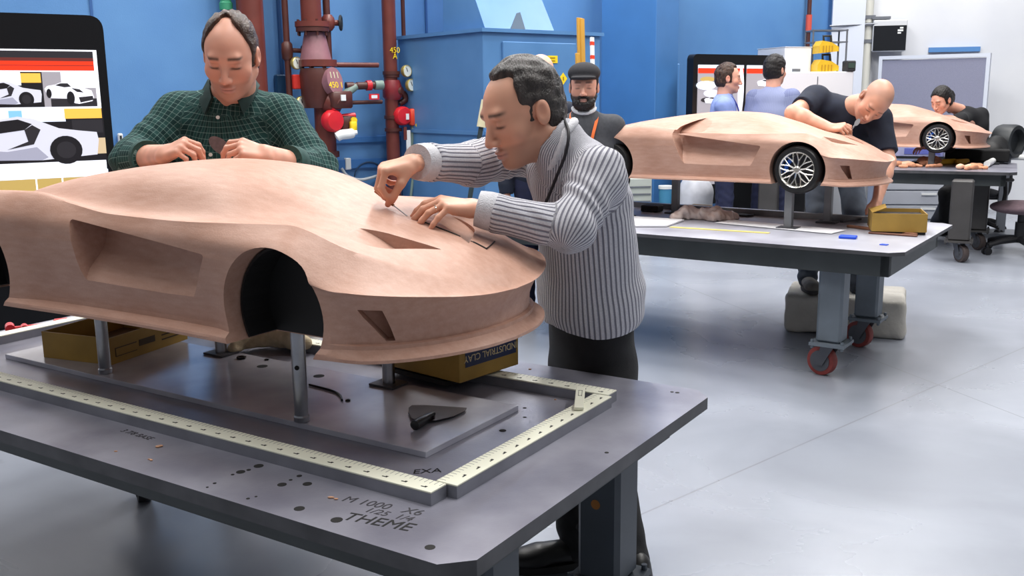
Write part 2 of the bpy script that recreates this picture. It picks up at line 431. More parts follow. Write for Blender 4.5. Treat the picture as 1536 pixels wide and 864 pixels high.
def clay_material():
    m=bpy.data.materials.new('modelling clay'); m.use_nodes=True; nt=m.node_tree; N=nt.nodes; b=N['Principled BSDF']; lk=nt.links.new
    tc=N.new('ShaderNodeTexCoord')
    def noise(s,d,v=None):
        n=N.new('ShaderNodeTexNoise'); n.inputs['Scale'].default_value=s; n.inputs['Detail'].default_value=d; lk(v or tc.outputs['Object'],n.inputs['Vector']); return n.outputs[0]
    mp=N.new('ShaderNodeMapping'); mp.inputs['Scale'].default_value=(4,14,20); lk(tc.outputs['Object'],mp.inputs[0])
    a=noise(5,6); c=noise(220,3); s=noise(4,4,mp.outputs[0])
    mx=N.new('ShaderNodeMix'); mx.data_type='RGBA'; mx.inputs[6].default_value=L(195,156,139); mx.inputs[7].default_value=L(181,139,120)
    ad=N.new('ShaderNodeMath'); ad.operation='ADD'; lk(a,ad.inputs[0]); lk(s,ad.inputs[1])
    mr=N.new('ShaderNodeMapRange'); mr.inputs[1].default_value=.75; mr.inputs[2].default_value=1.3; lk(ad.outputs[0],mr.inputs[0]); lk(mr.outputs[0],mx.inputs[0])
    m2=N.new('ShaderNodeMix'); m2.data_type='RGBA'; m2.blend_type='MULTIPLY'; m2.inputs[0].default_value=.35
    r2=N.new('ShaderNodeMapRange'); r2.inputs[1].default_value=.3; r2.inputs[2].default_value=.7; r2.inputs[3].default_value=.84; r2.inputs[4].default_value=1.06; lk(c,r2.inputs[0])
    lk(mx.outputs[2],m2.inputs[6]); lk(r2.outputs[0],m2.inputs[7]); lk(m2.outputs[2],b.inputs['Base Color'])
    b.inputs['Roughness'].default_value=.5; b.inputs['Specular IOR Level'].default_value=.35
    bp=N.new('ShaderNodeBump'); bp.inputs['Strength'].default_value=.12; bp.inputs['Distance'].default_value=.003; lk(c,bp.inputs['Height'])
    b2=N.new('ShaderNodeBump'); b2.inputs['Strength'].default_value=.10; b2.inputs['Distance'].default_value=.004; lk(s,b2.inputs['Height']); lk(bp.outputs[0],b2.inputs['Normal']); lk(b2.outputs[0],b.inputs['Normal'])
    return m
CLAY=clay_material()
M_LINER=mat('black wheel well lining',(14,14,16),.6)
def tmp_obj(V,F,mats=()):
    me=bpy.data.meshes.new('c'); me.from_pydata([tuple(map(float,p)) for p in V],[],[list(map(int,f)) for f in F])
    import bmesh
    bm=bmesh.new(); bm.from_mesh(me); bmesh.ops.recalc_face_normals(bm,faces=bm.faces); bm.to_mesh(me); bm.free()
    for m in mats: me.materials.append(m)
    o=bpy.data.objects.new('c',me); COL.objects.link(o); return o
def Wside(u): return np.where(A(u)<.70,_WU(u),_WU(u))
def car_body(variant):
    o=bpy.data.objects.new('clay_body',car_hull()); COL.objects.link(o); o.data.materials.append(CLAY)
    cut=[]
    for (cu,cz,r) in (ARCH_F,ARCH_R):
        for s in(-1,1):
            th=np.arange(64)*2*math.pi/64; n=64
            V=[(cu+r*math.cos(t),s*.235,cz+r*math.sin(t)) for t in th]+[(cu+r*math.cos(t),s*.6,cz+r*math.sin(t)) for t in th]
            F=[(i,(i+1)%n,n+(i+1)%n,n+i) for i in range(n)]+[tuple(range(n)),tuple(range(n,2*n))]
            cut.append(tmp_obj(V,F,[CLAY]))
    for s in(-1,1):
        # side scoop: deep and undercut below the belt crease, floor running out to the sill
        P=[(-.155,.304),(.352,.2505),(.277,.117),(-.125,.131)] if variant=='a' else [(-.185,.318),(.352,.2555),(.277,.117),(-.105,.128)]
        poly=round_poly(P,[.012,.012,.055,.065])
        def dep(u,z):
            zt=P[0][1]+(P[1][1]-P[0][1])*(u-P[0][0])/(P[1][0]-P[0][0]); zb=P[3][1]+(P[2][1]-P[3][1])*(u-P[3][0])/(P[2][0]-P[3][0])
            r=np.clip((z-zb)/(zt-zb),-.1,1.1); s_=np.clip((u+.15)/.5,0,1)
            D=(.085 if variant=='b' else .088)*(1-s_)**.75+.017
            return -(Wside(u)-.004)+D*(.5*ss(0,.9,r)+.5*ss(.0,.6,r))+.002
        V,F=ring_cutter(poly,dep,-.55); V=A(V)*[1,-s,1]; cut.append(tmp_obj(V,F,[CLAY]))
        if variant=='b':   # opening between roof pillar and rear fender
            P2=[(-.185,.312),(-.175,.352),(-.10,.386),(.07,.432),(.02,.385),(-.01,.325)]
            poly=round_poly(P2,[.01,.02,.03,.004,.02,.012],6,6)
            def dep2(u,z): return -(.355-1.05*np.clip(z-.32,0,1))+.06*np.clip((.06-u)/.24,0,1)**1.1+.035
            V,F=ring_cutter(poly,dep2,-.55); V=A(V)*[1,-s,1]; cut.append(tmp_obj(V,F,[CLAY]))
        # bonnet vents: floor sinks towards the nose
        Pv=[(.585,-.185),(.62,-.135),(.661,-.106),(.722,-.083),(.792,-.054),(.756,-.125),(.716,-.192),(.65,-.215)]
        poly=round_poly(Pv,[.02,.02,.02,.03,.003,.02,.03,.03],5,5); n=len(poly); c=poly.mean(0)
        def vz(q):
            u=q[:,0]; v=q[:,1]; zs=.30-.343*(u-.62)+.118*(v+.15); far=-.106+(u-.661)*.395; lat=1-.75*np.clip((far-v)/.085,0,1)
            return zs+.006-.066*np.clip((u-.60)/.15,0,1)*lat
        V=[(p[0],p[1],.5) for p in poly]; 
        for f in (1,.97,.8,.5,.2): q=c+(poly-c)*f; V+=[(p[0],p[1],zz) for p,zz in zip(q,vz(q))]
        F=[]
        for r in range(5):
            for i in range(n): F.append((r*n+i,r*n+(i+1)%n,(r+1)*n+(i+1)%n,(r+1)*n+i))
        V.append((c[0],c[1],float(vz(c[None])[0]))); 
        for i in range(n): F.append((5*n+i,5*n+(i+1)%n,len(V)-1))
        F.append(tuple(range(n-1,-1,-1)))
        V=A(V)*[1,-s if s==1 else 1,1] if False else A(V)*[1,s,1]
        cut.append(tmp_obj(V,F,[CLAY]))
        # corner intake under the nose: triangular pocket
        c0=A([.842,-.238,.075]); 
        tri=[(.785,.160),(.816,.157),(.832,.086),(.822,.086)]
        V=[];  
        for (uu,zz) in tri:
            wv=float(_WU(uu)); V.append((uu+.03,-(wv+.05),zz))
        for (uu,zz),d in zip(tri,(.030,.075,.075,.055)):
            wv=float(_WU(uu)); V.append((uu-.03,-(wv-d),zz))
        F=[(0,1,2,3),(4,5,6,7),(0,1,5,4),(1,2,6,5),(2,3,7,6),(3,0,4,7)]
        cut.append(tmp_obj(A(V)*[1,s,1],F,[CLAY]))
    bool_apply(o,cut)
    me=o.data
    me.polygons.foreach_set('use_smooth',np.ones(len(me.polygons),bool)); me.set_sharp_from_angle(angle=math.radians(28))
    return o
M_TYRE=mat('black tyre rubber',(20,20,22),.45,bump=.1,bscale=90); M_RIM=mat('polished wheel rim',(225,222,215),.25,.9); M_CAL=mat('blue brake caliper',(30,90,190),.4); M_DISC=mat('brake disc steel',(70,70,75),.35,.9); M_RIMD=mat('dark wheel barrel',(18,18,20),.5)
def make_wheel(car,u,s,z=.132,r=.131):
    w=.095; v0=-s*0; y0=s*(.395 if u<0 else .378)
    # local axis: outward = s*y
    m=MB(); prof=[(.094,-w),(.118,-w),(.127,-w+.012),(r,-w+.03),(r,-.03),(.127,-.012),(.118,0),(.100,.001),(.095,-.006),(.092,-.03),(.09,-.06)]
    m.lathe(prof,(u,y0,z),(0,s,0),M_TYRE,48); o=m.build('wheel',None,car,smooth=35)
    m=MB(); o0=A([u,y0,z])
    m.lathe([(.088,-.05),(.0945,-.012),(.098,-.001),(.0965,.002),(.090,-.003),(.086,-.012),(.084,-.05)],o0,(0,s,0),M_RIM,48)
    for k in range(10):
        a=k*math.pi/5+.15; c_,s_=math.cos(a),math.sin(a)
        pt=lambda rr,da,h: o0+A([rr*math.cos(a+da),s*h,rr*math.sin(a+da)])
        m.tube([pt(.016,0,-.010),pt(.048,0,-.007)],[.0055,.0042],M_RIM,6)
        for da in(-.21,.21): m.tube([pt(.046,0,-.007),pt(.062,da*.45,-.006),pt(.091,da,-.006)],[.0042,.0036,.0036],M_RIM,6)
    m.lathe([(.02,-.02),(.02,-.006),(.014,-.001),(.0,-.001)],o0,(0,s,0),M_RIM,16)
    m.build('rim',None,o,smooth=40)
    m=MB(); m.lathe([(.075,-.045),(.075,-.038),(.0,-.038)],o0,(0,s,0),M_DISC,32); m.build('brake_disc',None,o,smooth=30)
    m=MB(); 
    th=np.linspace(math.radians(125),math.radians(195),8)
    for i in range(7): 
        a,b=th[i],th[i+1]; m.tube([o0+A([.066*math.cos(a),-s*.028,.066*math.sin(a)]),o0+A([.066*math.cos(b),-s*.028,.066*math.sin(b)])],.013,M_CAL,8)
    m.build('brake_caliper',None,o,smooth=40)
    m=MB(); m.lathe([(.088,-.07),(.088,-.058),(.0,-.058)],o0,(0,s,0),M_RIMD,32); m.build('inner_barrel',None,o)
    return o
def make_liners(car):
    for (cu,cz,r) in (ARCH_F,ARCH_R):
        for s in(-1,1):
            R=r-.004; y0=s*.236; y1=s*(.325 if cu>0 else .34); th=np.linspace(math.radians(-30),math.radians(210),40)
            P=[(cu+R*math.cos(t),cz+R*math.sin(t)) for t in th]; Q=[(cu+(R-.006)*math.cos(t),cz+(R-.006)*math.sin(t)) for t in th]; n=40
            V=[(p[0],y0,p[1]) for p in P]+[(p[0],y1,p[1]) for p in P]+[(p[0],y0+s*.005,p[1]) for p in Q]+[(p[0],y1,p[1]) for p in Q]; F=[]
            for i in range(n-1): F+=[(i,i+1,n+i+1,n+i),(2*n+i,3*n+i,3*n+i+1,2*n+i+1),(n+i,n+i+1,3*n+i+1,3*n+i)]
            F+=[tuple(range(n)),tuple(range(3*n-1,2*n-1,-1)),(0,n,3*n,2*n),(n-1,2*n+n-1,3*n+n-1,n+n-1)]
            mesh_obj('wheel_well_liner',V,F,M_LINER,car,loc=None)
# ---------------------------------------------------------------- people
def skin_material(name,rough=.5):
    m=bpy.data.materials.new(name); m.use_nodes=True; nt=m.node_tree; b=nt.nodes['Principled BSDF']
    a=nt.nodes.new('ShaderNodeAttribute'); a.attribute_name='Col'; nt.links.new(a.outputs['Color'],b.inputs['Base Color'])
    b.inputs['Roughness'].default_value=rough; b.inputs['Subsurface Weight'].default_value=.12; b.inputs['Subsurface Radius'].default_value=(.01,.004,.002); b.inputs['Subsurface Scale'].default_value=.6
    return m
M_SKIN=skin_material('skin')
def head_field(h,C,R,s,neck,nr=.056,fat=0,age=0,extra=None):
    C=A(C,float); P=lambda *p: C+s*(R@A(p,float)); rad=.155*s
    lo=np.minimum(C-rad,A(neck)-.09); hi=np.maximum(C+rad,A(neck)+.09)
    F=Field(lo,hi,h)
    def E(p,r,k=.01,op='u',Q=None): F.ell(P(*p),A(r)*s,R if Q is None else R@Q,k*s,op)
    def K(a,b,r1,r2,k,op='u'): F.cap(P(*a),P(*b),r1*s,r2*s,k*s,op)
    E((0,-.018,.035),(.075,.097,.083)); E((0,.033,-.012),(.0625,.058,.092),.03); E((0,.030,-.074),(.049+fat,.050,.040+fat*.6),.03)
    for x in(-1,1):
        K((x*.057,-.01,-.052),(x*.022,.060,-.094),.014+fat*.5,.012,.025)
        E((x*.046,.053,-.026),(.021,.021,.02),.025)
    E((0,.073,-.099),(.021,.017,.016),.02); K((-.034,.078,.026),(.034,.078,.026),.011,.011,.018)
    for x in(-1,1): E((x*.032,.097,.003),(.019,.016,.0125),.010,'s')
    for x in(-1,1): E((x*.0315,.0735,.002),(.0145,.0135,.0135),.003)
    K((0,.086,.014),(0,.109,-.034),.0075,.0115,.011)
    for x in(-1,1): E((x*.0125,.098,-.038),(.0085,.011,.008),.007)
    E((0,.090,-.0635),(.022,.011,.0062),.008); E((0,.088,-.0755),(.019,.011,.007),.008); K((-.022,.099,-.0693),(.022,.099,-.0693),.0022,.0022,.003,'s')
    a=math.radians(12); Q=A([[1,0,0],[0,math.cos(a),-math.sin(a)],[0,math.sin(a),math.cos(a)]])
    for x in(-1,1):
        E((x*.078,-.014,-.004),(.010,.019,.031),.006,'u',Q); E((x*.088,-.008,.0),(.007,.009,.017),.005,'s',Q)
    F.cap(P(0,-.026,-.055),A(neck,float),nr*s,(nr+.008)*s,.028*s)
    if extra: extra(F,P,s)
    return F
def local_head(V,C,R,s): return (V-A(C))@R/s
def head_colors(V,C,R,s,skin,hairc,stubble=0,brow=1,lash=1,lip=(.62,.30,.26),beard=None,buzz=None,seed=1,red=.3):
    q=local_head(V,C,R,s); n=len(V); col=np.tile(A(skin)[None],(n,1)); x,y,z=np.abs(q[:,0]),q[:,1],q[:,2]
    g=lambda cx,cy,cz,w: np.exp(-(((x-cx)/w)**2+((y-cy)/w)**2+((z-cz)/w)**2))
    mixc=lambda w,c: col*(1-w[:,None])+A(c)[None]*w[:,None]
    col=col*(1+.05*noise3(q,90,seed)[:,None])
    redc=A(skin)*A([1.0,.72,.68]); col=mixc(np.clip(red*(g(.045,.06,-.03,.03)+1.0*g(0,.112,-.034,.018)+.8*g(.08,-.01,0,.03)),0,.8),redc)
    fz=ss(-.045,-.06,z)*ss(-.01,.03,y)
    if stubble: col=mixc(stubble*fz*(1-.0*x),A(skin)*.35+A(hairc)*.5)
    lipm=np.exp(-((x/.021)**4))*np.exp(-(((z+.0695)/.0095)**4))*(y>.08); col=mixc(.75*lipm,A(lip))
    line=np.exp(-((x/.021)**4))*np.exp(-(((z+.0693)/.0022)**2))*(y>.08); col=mixc(.7*line,A([.10,.03,.03]))
    bz=.029-.10*np.clip(x-.034,0,1)-.02*np.clip(.03-x,0,1); bm=np.exp(-(((z-bz)/.0045)**2))*ss(.010,.016,x)*ss(.056,.046,x)*(y>.05); col=mixc(np.clip(brow*bm,0,.9),hairc)
    lz=-.0035-14*(x-.0315)**2*-1*.0; lm=np.exp(-(((z+.0035)/.0034)**2))*np.exp(-(((x-.0315)/.0145)**4))*(y>.06); col=mixc(np.clip(lash*lm,0,.92),A([.05,.03,.025]))
    so=np.exp(-(((z-.012)/.003)**2))*np.exp(-(((x-.0315)/.014)**4))*(y>.06); col=mixc(.25*so,A(skin)*.45)
    if beard is not None:
        w=beard(q,x,y,z); col=mixc(w,A(hairc)*.9)
    if buzz is not None:
        w=buzz(q,x,y,z); col=mixc(w,A(skin)*.45+A(hairc)*.35)
    return np.clip(col,0,1)
def hair_mesh(h,C,R,s,style,seed=0):
    C=A(C,float); P=lambda *p: C+s*(R@A(p,float)); th=style.get('th',.010); top=style.get('top',.008)
    F=Field(C-.17*s-A([.02]*3),C+.17*s+A([.02]*3),h)
    F.ell(P(0,-.018,.036),A([.075+th*.8,.097+th,.083+th+top])*s,R,.01)
    F.ell(P(0,-.03,-.02),A([.074+th*.6,.078+th,.07])*s,R,.02*s)
    for e in style.get('blobs',()): F.ell(P(*e[0]),A(e[1])*s,R,.02*s)
    X,Y,Z=F.grid(); px,py,pz=X-C[0],Y-C[1],Z-C[2]
    qx,qy,qz=[(px*R[0,i]+py*R[1,i]+pz*R[2,i])/s for i in range(3)]
    ax=np.abs(qx); front=style.get('front',.07); rec=style.get('rec',.0); side=style.get('side',.022); burn=style.get('burn',-.03)
    tz=np.clip((qz-.035)/.06,0,1); tz=tz*tz*(3-2*tz)
    yl=side+(front-side)*tz - style.get('recc',0)*np.exp(-(ax/.026)**2)*tz - rec*np.exp(-((ax-.048)/.022)**2)*tz
    low=np.clip((burn-qz)/.012,0,1); yl=yl*(1-low)+(-.024)*low
    # ear hole
    ear=np.clip(1-np.sqrt(((qy+.012)/.021)**2+((qz+.006)/.031)**2),0,1)*np.where(ax>.05,1,0)
    reg=np.maximum(qy-yl,style.get('nape',-.085)-qz)*s
    if style.get('crown') is not None: # thin top: hair only below this height unless behind
        cz,cy=style['crown']; reg=np.maximum(reg,np.minimum(qz-cz,qy-cy)*s)
    reg=np.maximum(reg,np.where(ear>0,ear*.012,-1.))
    D=F.D; k=.006*s; hh=np.clip(.5-.5*(D-reg)/k,0,1); F.D=(D*(1-hh)+reg*hh+k*hh*(1-hh)).astype(np.float32)
    if style.get('post'): style['post'](F,P,s)
    V,Fc=F.mesh(); q=local_head(V,C,R,s); N=vnormals(V,Fc)
    st=noise3(q*A([1.0,.28,.45]),style.get('freq',330),seed,24)*style.get('amp',.0016)+noise3(q,60,seed+3)*.0018
    return V+N*st[:,None]*s,Fc
def hair_mat(name,c,c2): return mat(name,c,.45,0,.4,noise=1,nscale=60,col2=c2,bump=.5,bscale=220,stretch=(1.5,.35,.6))
def hand_into(F,wr,d,back,thumb,sc=1.0,curls=((20,30,20),)*4,spread=(6,1,-4,-9),thumbp=None,wrist_from=None):
    """thumb: +1 when the thumb lies on +cross(back,d)"""
    wr=A(wr,float); d=nrm(d); back=nrm(A(back)-d*(A(back)@d)); y=np.cross(back,d)*thumb
    B=lambda a,b,c: wr+sc*(d*a+y*b+back*c); tips=[]
    bases=[(.090,.026),(.095,.007),(.090,-.012),(.081,-.029)]; lens=[(.043,.026,.021),(.047,.029,.022),(.043,.027,.021),(.034,.021,.019)]; rr=[(.0092,.0085,.0078,.0066),(.0095,.0087,.008,.0068),(.009,.0083,.0076,.0064),(.0082,.0074,.0068,.0058)]
    for (bx,by) in bases: F.cap(B(.004,by*.55,0),B(bx-.004,by,0),.0135*sc,.0112*sc,.012*sc)
    F.cap(B(.02,.012,-.010),B(.055,.026,-.010),.014*sc,.010*sc,.014*sc)  # thenar
    F.cap(B(.02,-.018,-.008),B(.06,-.026,-.006),.012*sc,.009*sc,.014*sc)
    for i in range(4):
        bx,by=bases[i]; p=B(bx-.004,by,.001); sp=math.radians(spread[i]); dd=nrm(d*math.cos(sp)+y*math.sin(sp)); ang=0
        for j in range(3):
            ang+=math.radians(curls[i][j]); q=p+sc*lens[i][j]*(dd*math.cos(ang)-back*math.sin(ang))
            F.cap(p,q,rr[i][j]*sc,rr[i][j+1]*sc,.0035*sc); p=q
        tips.append(p)
    tp=thumbp or [(.026,.026,-.008),(.062,.050,-.020),(.088,.056,-.030),(.108,.052,-.036)]
    r=[.0125,.0115,.0095,.0078]
    for j in range(3): F.cap(B(*tp[j]),B(*tp[j+1]),r[j]*sc,r[j+1]*sc,.006*sc if j else .012*sc)
    tips.append(B(*tp[3])); return tips
def arm_skin(h,el,wr,hand,up_from=None,r=(.042,.027)):
    """forearm and hand in one fine field"""
    el,wr=A(el,float),A(wr,float); pts=[el,wr,wr+nrm(hand['d'])*.2]+([A(up_from)] if up_from is not None else [])
    P=A(pts); F=Field(P.min(0)-.10,P.max(0)+.10,h)
    ax=nrm(wr-el); sd=np.cross(A(hand['back'],float),nrm(hand['d']))
    m=el+(wr-el)*.3
    F.cap(el,m,r[0],r[0]*1.02,.02); F.ecap(m,wr+nrm(hand['d'])*.012,(r[0],r[0]*.95),(r[1]*1.05,r[1]*.75),sd,.02)
    if up_from is not None: F.cap(up_from,el,r[0]*1.22,r[0]*1.02,.02)
    t=hand_into(F,wr,hand['d'],hand['back'],hand['thumb'],hand.get('sc',1),hand['curls'],hand.get('spread',(6,1,-4,-9)),hand.get('tp'))
    return F,t
def skin_cols(V,skin,tips=None,seed=3):
    c=np.tile(A(skin)[None],(len(V),1))*(1+.06*noise3(V,120,seed)[:,None])
    if tips is not None:
        for t in tips: w=np.exp(-(((V-t)**2).sum(1))/.018**2)*.55; c=c*(1-w[:,None])+A(skin)*A([1.02,.74,.70])*w[:,None]
    return np.clip(c,0,1)
def fab_attr(V,segs):
    """nearest limb: fa=(cos,sin,ribs) around it, fb=(metres along, metres around, id)"""
    best=np.full(len(V),1e9); fa=np.zeros((len(V),3)); fb=np.zeros((len(V),3))
    for i,(a,b,side,R,N) in enumerate(segs):
        a,b=A(a,float),A(b,float); ba=b-a; Ln=np.linalg.norm(ba); d=ba/Ln; x=nrm(A(side,float)-d*(A(side,float)@d)); y=np.cross(d,x)
        p=V-a; t=p@d; tc=np.clip(t,0,Ln); w=p-tc[:,None]*d; dist=np.linalg.norm(w,axis=1)-R
        u,v=p@x,p@y; m=dist<best; th=np.arctan2(v,u); best[m]=dist[m]
        rr=np.sqrt(u*u+v*v)+1e-6
        fa[m]=np.stack([u/rr,v/rr,np.full(len(V),N)],1)[m]; fb[m]=np.stack([t,th*R,np.full(len(V),i)],1)[m]
    return fa,fb
class Person:
    def __init__(s,label,group=None,loc=(0,0)):
        s.loc=A([loc[0],loc[1],FL]); s.root=empty('person',s.loc); tag(s.root,label,'person',group); s.isl=[]
    def add_body(s,V,F,c): s.isl.append((V,F,c))
    def finish_body(s):
        n=0;VV=[];FF=[];CC=[]
        for V,F,c in s.isl: VV.append(V-s.loc); FF.append(F+n); CC.append(c); n+=len(V)
        C=np.hstack([np.vstack(CC),np.ones((n,1))])
        return mesh_obj('body',np.vstack(VV),np.vstack(FF),M_SKIN,s.root,smooth=True,attrs={'Col':('FLOAT_COLOR',C)})
    def part(s,name,V,F,m,parent=None,label=None,attrs=None):
        o=mesh_obj(name,V-s.loc,F,m,parent or s.root,smooth=True,attrs=attrs)
        if label: o['label']=label
        return o
    def mb(s,name,b,m=None,smooth=40,parent=None):
        T=np.eye(4); T[:3,3]=-s.loc
        b.V=[v-s.loc for v in b.V]; return b.build(name,m,parent or s.root,smooth=smooth)
def cloth_mesh(F,amp=.003,freq=22,seed=0,extra=None,it=1):
    V,Fc=F.mesh(); V=relax(V,Fc,it); N=vnormals(V,Fc)
    d=noise3(V*A([1,1,.7]),freq,seed,16); d=np.sign(d)*np.abs(d)**.8
    dd=amp*d
    if extra is not None: dd=dd+extra(V)
    return V+N*dd[:,None],Fc
def hidden_body(P,J,skin,h=.014):
    """trunk and legs under the clothes"""
    pts=A([J['neck'],J['chest'],J['pelvis'],*J['hips'],*J['knees'],*J['ankles'],*J['sh'],*J['el']]); F=Field(pts.min(0)-.2,pts.max(0)+.2,h)
    sd=nrm(A(J['sh'][0])-A(J['sh'][1]))
    F.ecap(J['pelvis'],J['chest'],(.13,.085),(.14,.09),sd,.03); F.cap(J['neck'],J['chest'],.05,.07,.04)
    for i in(0,1):
        F.cap(A(J['sh'][i])*.92+A(J['chest'])*.08,A(J['chest']),.045,.06,.03); F.cap(J['sh'][i],J['el'][i],.045,.036,.02); F.cap(J['el'][i],J['wr'][i],.034,.022,.02)
        F.cap(J['hips'][i],J['knees'][i],.072,.05,.03); F.cap(J['knees'][i],J['ankles'][i],.046,.032,.02); F.cap(J['pelvis'],J['hips'][i],.08,.075,.03)
        F.cap(A(J['ankles'][i])+A([0,0,-.02]),A(J['ankles'][i])+A([0,0,-.055])+nrm(J['toe'][i])*.10,.026,.016,.01)
    V,Fc=F.mesh(); P.add_body(V,Fc,skin_cols(V,skin))
def trousers(P,J,m,h=.008,fit=1.0,seed=5,hem=.02,waist=.06,name='trousers'):
    pts=A([J['pelvis'],*J['hips'],*J['knees'],*J['ankles']]); F=Field(pts.min(0)-.22,pts.max(0)+.22,h)
    sd=nrm(A(J['hips'][0])-A(J['hips'][1])); up_=nrm(A(J['chest'])-A(J['pelvis']))
    F.ecap(A(J['pelvis'])-A([0,0,.04]),A(J['pelvis'])+up_*waist,(.168*fit,.122*fit),(.160*fit,.115*fit),sd,.03)
    for i in(0,1):
        F.cap(J['hips'][i],J['knees'][i],.092*fit,.070*fit,.035); F.cap(J['knees'][i],A(J['ankles'][i])+A([0,0,hem-.05]),.068*fit,.058*fit,.02)
    kn=[A(k) for k in J['knees']]; an=[A(k) for k in J['ankles']]
    def ex(V):
        o=np.zeros(len(V))
        for k in kn+an: w=np.exp(-((V-k)**2).sum(1)/.13**2); o+=w*.0035*np.sin((V[:,2]-k[2])*85+4*np.sin(V[:,0]*24+V[:,1]*17))
        return o
    V,Fc=cloth_mesh(F,.004,20,seed,ex); return P.part(name,V,Fc,m)
def shoe(P,ankle,toe,m,ms,h=.005,L_=.27,z0=None):
    an=A(ankle,float); toe=nrm(A([toe[0],toe[1],0])); z0=(an[2]-.085) if z0 is None else z0; g=A([an[0],an[1],z0]); F=Field(np.minimum(g-.12,g+toe*.25-.12),np.maximum(g+.12,g+toe*.25+.12)+A([0,0,.08]),h)
    sd=np.cross(toe,[0,0,1]); u=A([0,0,1.])
    F.ecap(g-toe*.045+u*.045,g+toe*.12+u*.045,(.036,.040),(.046,.034),sd,.02); F.ell(g+toe*.165+u*.040,(.047,.055,.032),np.stack([sd,toe,u],1),.03); F.cap(g-toe*.02+u*.06,g-toe*.01+u*.13,.043,.040,.02)
    X,Y,Z=F.grid(); F.D=np.maximum(F.D,(z0+.012-Z)+0*F.D).astype(np.float32)
    V,Fc=F.mesh(); o=P.part('shoe',V,Fc,m)
    b=MB(); th=np.linspace(0,2*math.pi,28,endpoint=False); pl=[]
    for t in th:
        f=math.cos(t); w=.047 if f>-.1 else .042; pl.append(g+toe*(.07+f*.152)+sd*math.sin(t)*(w if f<.5 else .05))
    V=[(p[0],p[1],z0) for p in pl]+[(p[0],p[1],z0+.022) for p in pl]; n=28
    F2=[(i,(i+1)%n,n+(i+1)%n,n+i) for i in range(n)]+[tuple(range(n-1,-1,-1)),tuple(range(n,2*n))]
    b.add(V,F2,ms); P.mb('sole',b,None,40,o); o.children[0].location=(0,0,0); return o
def rot_from(f,u):
    """head axes (right, forward, up) as columns"""
    f=nrm(f); u=nrm(A(u)-f*(A(u)@f)); r=np.cross(f,u); return np.stack([r,f,u],1)
# ---------------------------------------------------------------- fabrics
def rib_material():
    m=bpy.data.materials.new('ribbed grey knit'); m.use_nodes=True; nt=m.node_tree; N=nt.nodes; b=N['Principled BSDF']; lk=nt.links.new
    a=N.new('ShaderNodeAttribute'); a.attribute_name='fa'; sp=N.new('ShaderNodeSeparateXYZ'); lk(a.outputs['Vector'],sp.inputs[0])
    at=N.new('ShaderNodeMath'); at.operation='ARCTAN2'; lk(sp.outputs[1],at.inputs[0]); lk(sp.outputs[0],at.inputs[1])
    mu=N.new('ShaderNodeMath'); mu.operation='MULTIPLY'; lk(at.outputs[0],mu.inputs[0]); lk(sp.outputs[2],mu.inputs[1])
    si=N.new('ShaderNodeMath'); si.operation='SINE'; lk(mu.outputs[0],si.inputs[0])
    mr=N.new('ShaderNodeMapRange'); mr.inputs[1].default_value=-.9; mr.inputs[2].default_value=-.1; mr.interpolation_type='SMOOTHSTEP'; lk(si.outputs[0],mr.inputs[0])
    mx=N.new('ShaderNodeMix'); mx.data_type='RGBA'; mx.inputs[6].default_value=L(138,138,152); mx.inputs[7].default_value=L(218,218,226); lk(mr.outputs[0],mx.inputs[0])  # rib grooves darkened in the base colour: yarn tone plus painted groove shade
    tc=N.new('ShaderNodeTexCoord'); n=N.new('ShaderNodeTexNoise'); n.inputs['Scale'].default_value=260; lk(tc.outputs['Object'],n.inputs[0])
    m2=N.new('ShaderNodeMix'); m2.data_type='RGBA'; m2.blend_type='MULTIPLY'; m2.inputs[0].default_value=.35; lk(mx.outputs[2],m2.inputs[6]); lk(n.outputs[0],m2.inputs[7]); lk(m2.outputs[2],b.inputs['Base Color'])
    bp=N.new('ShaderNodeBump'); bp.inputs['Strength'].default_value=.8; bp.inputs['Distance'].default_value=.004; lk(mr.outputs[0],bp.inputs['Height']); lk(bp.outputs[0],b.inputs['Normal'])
    b.inputs['Roughness'].default_value=.9; b.inputs['Specular IOR Level'].default_value=.15; return m
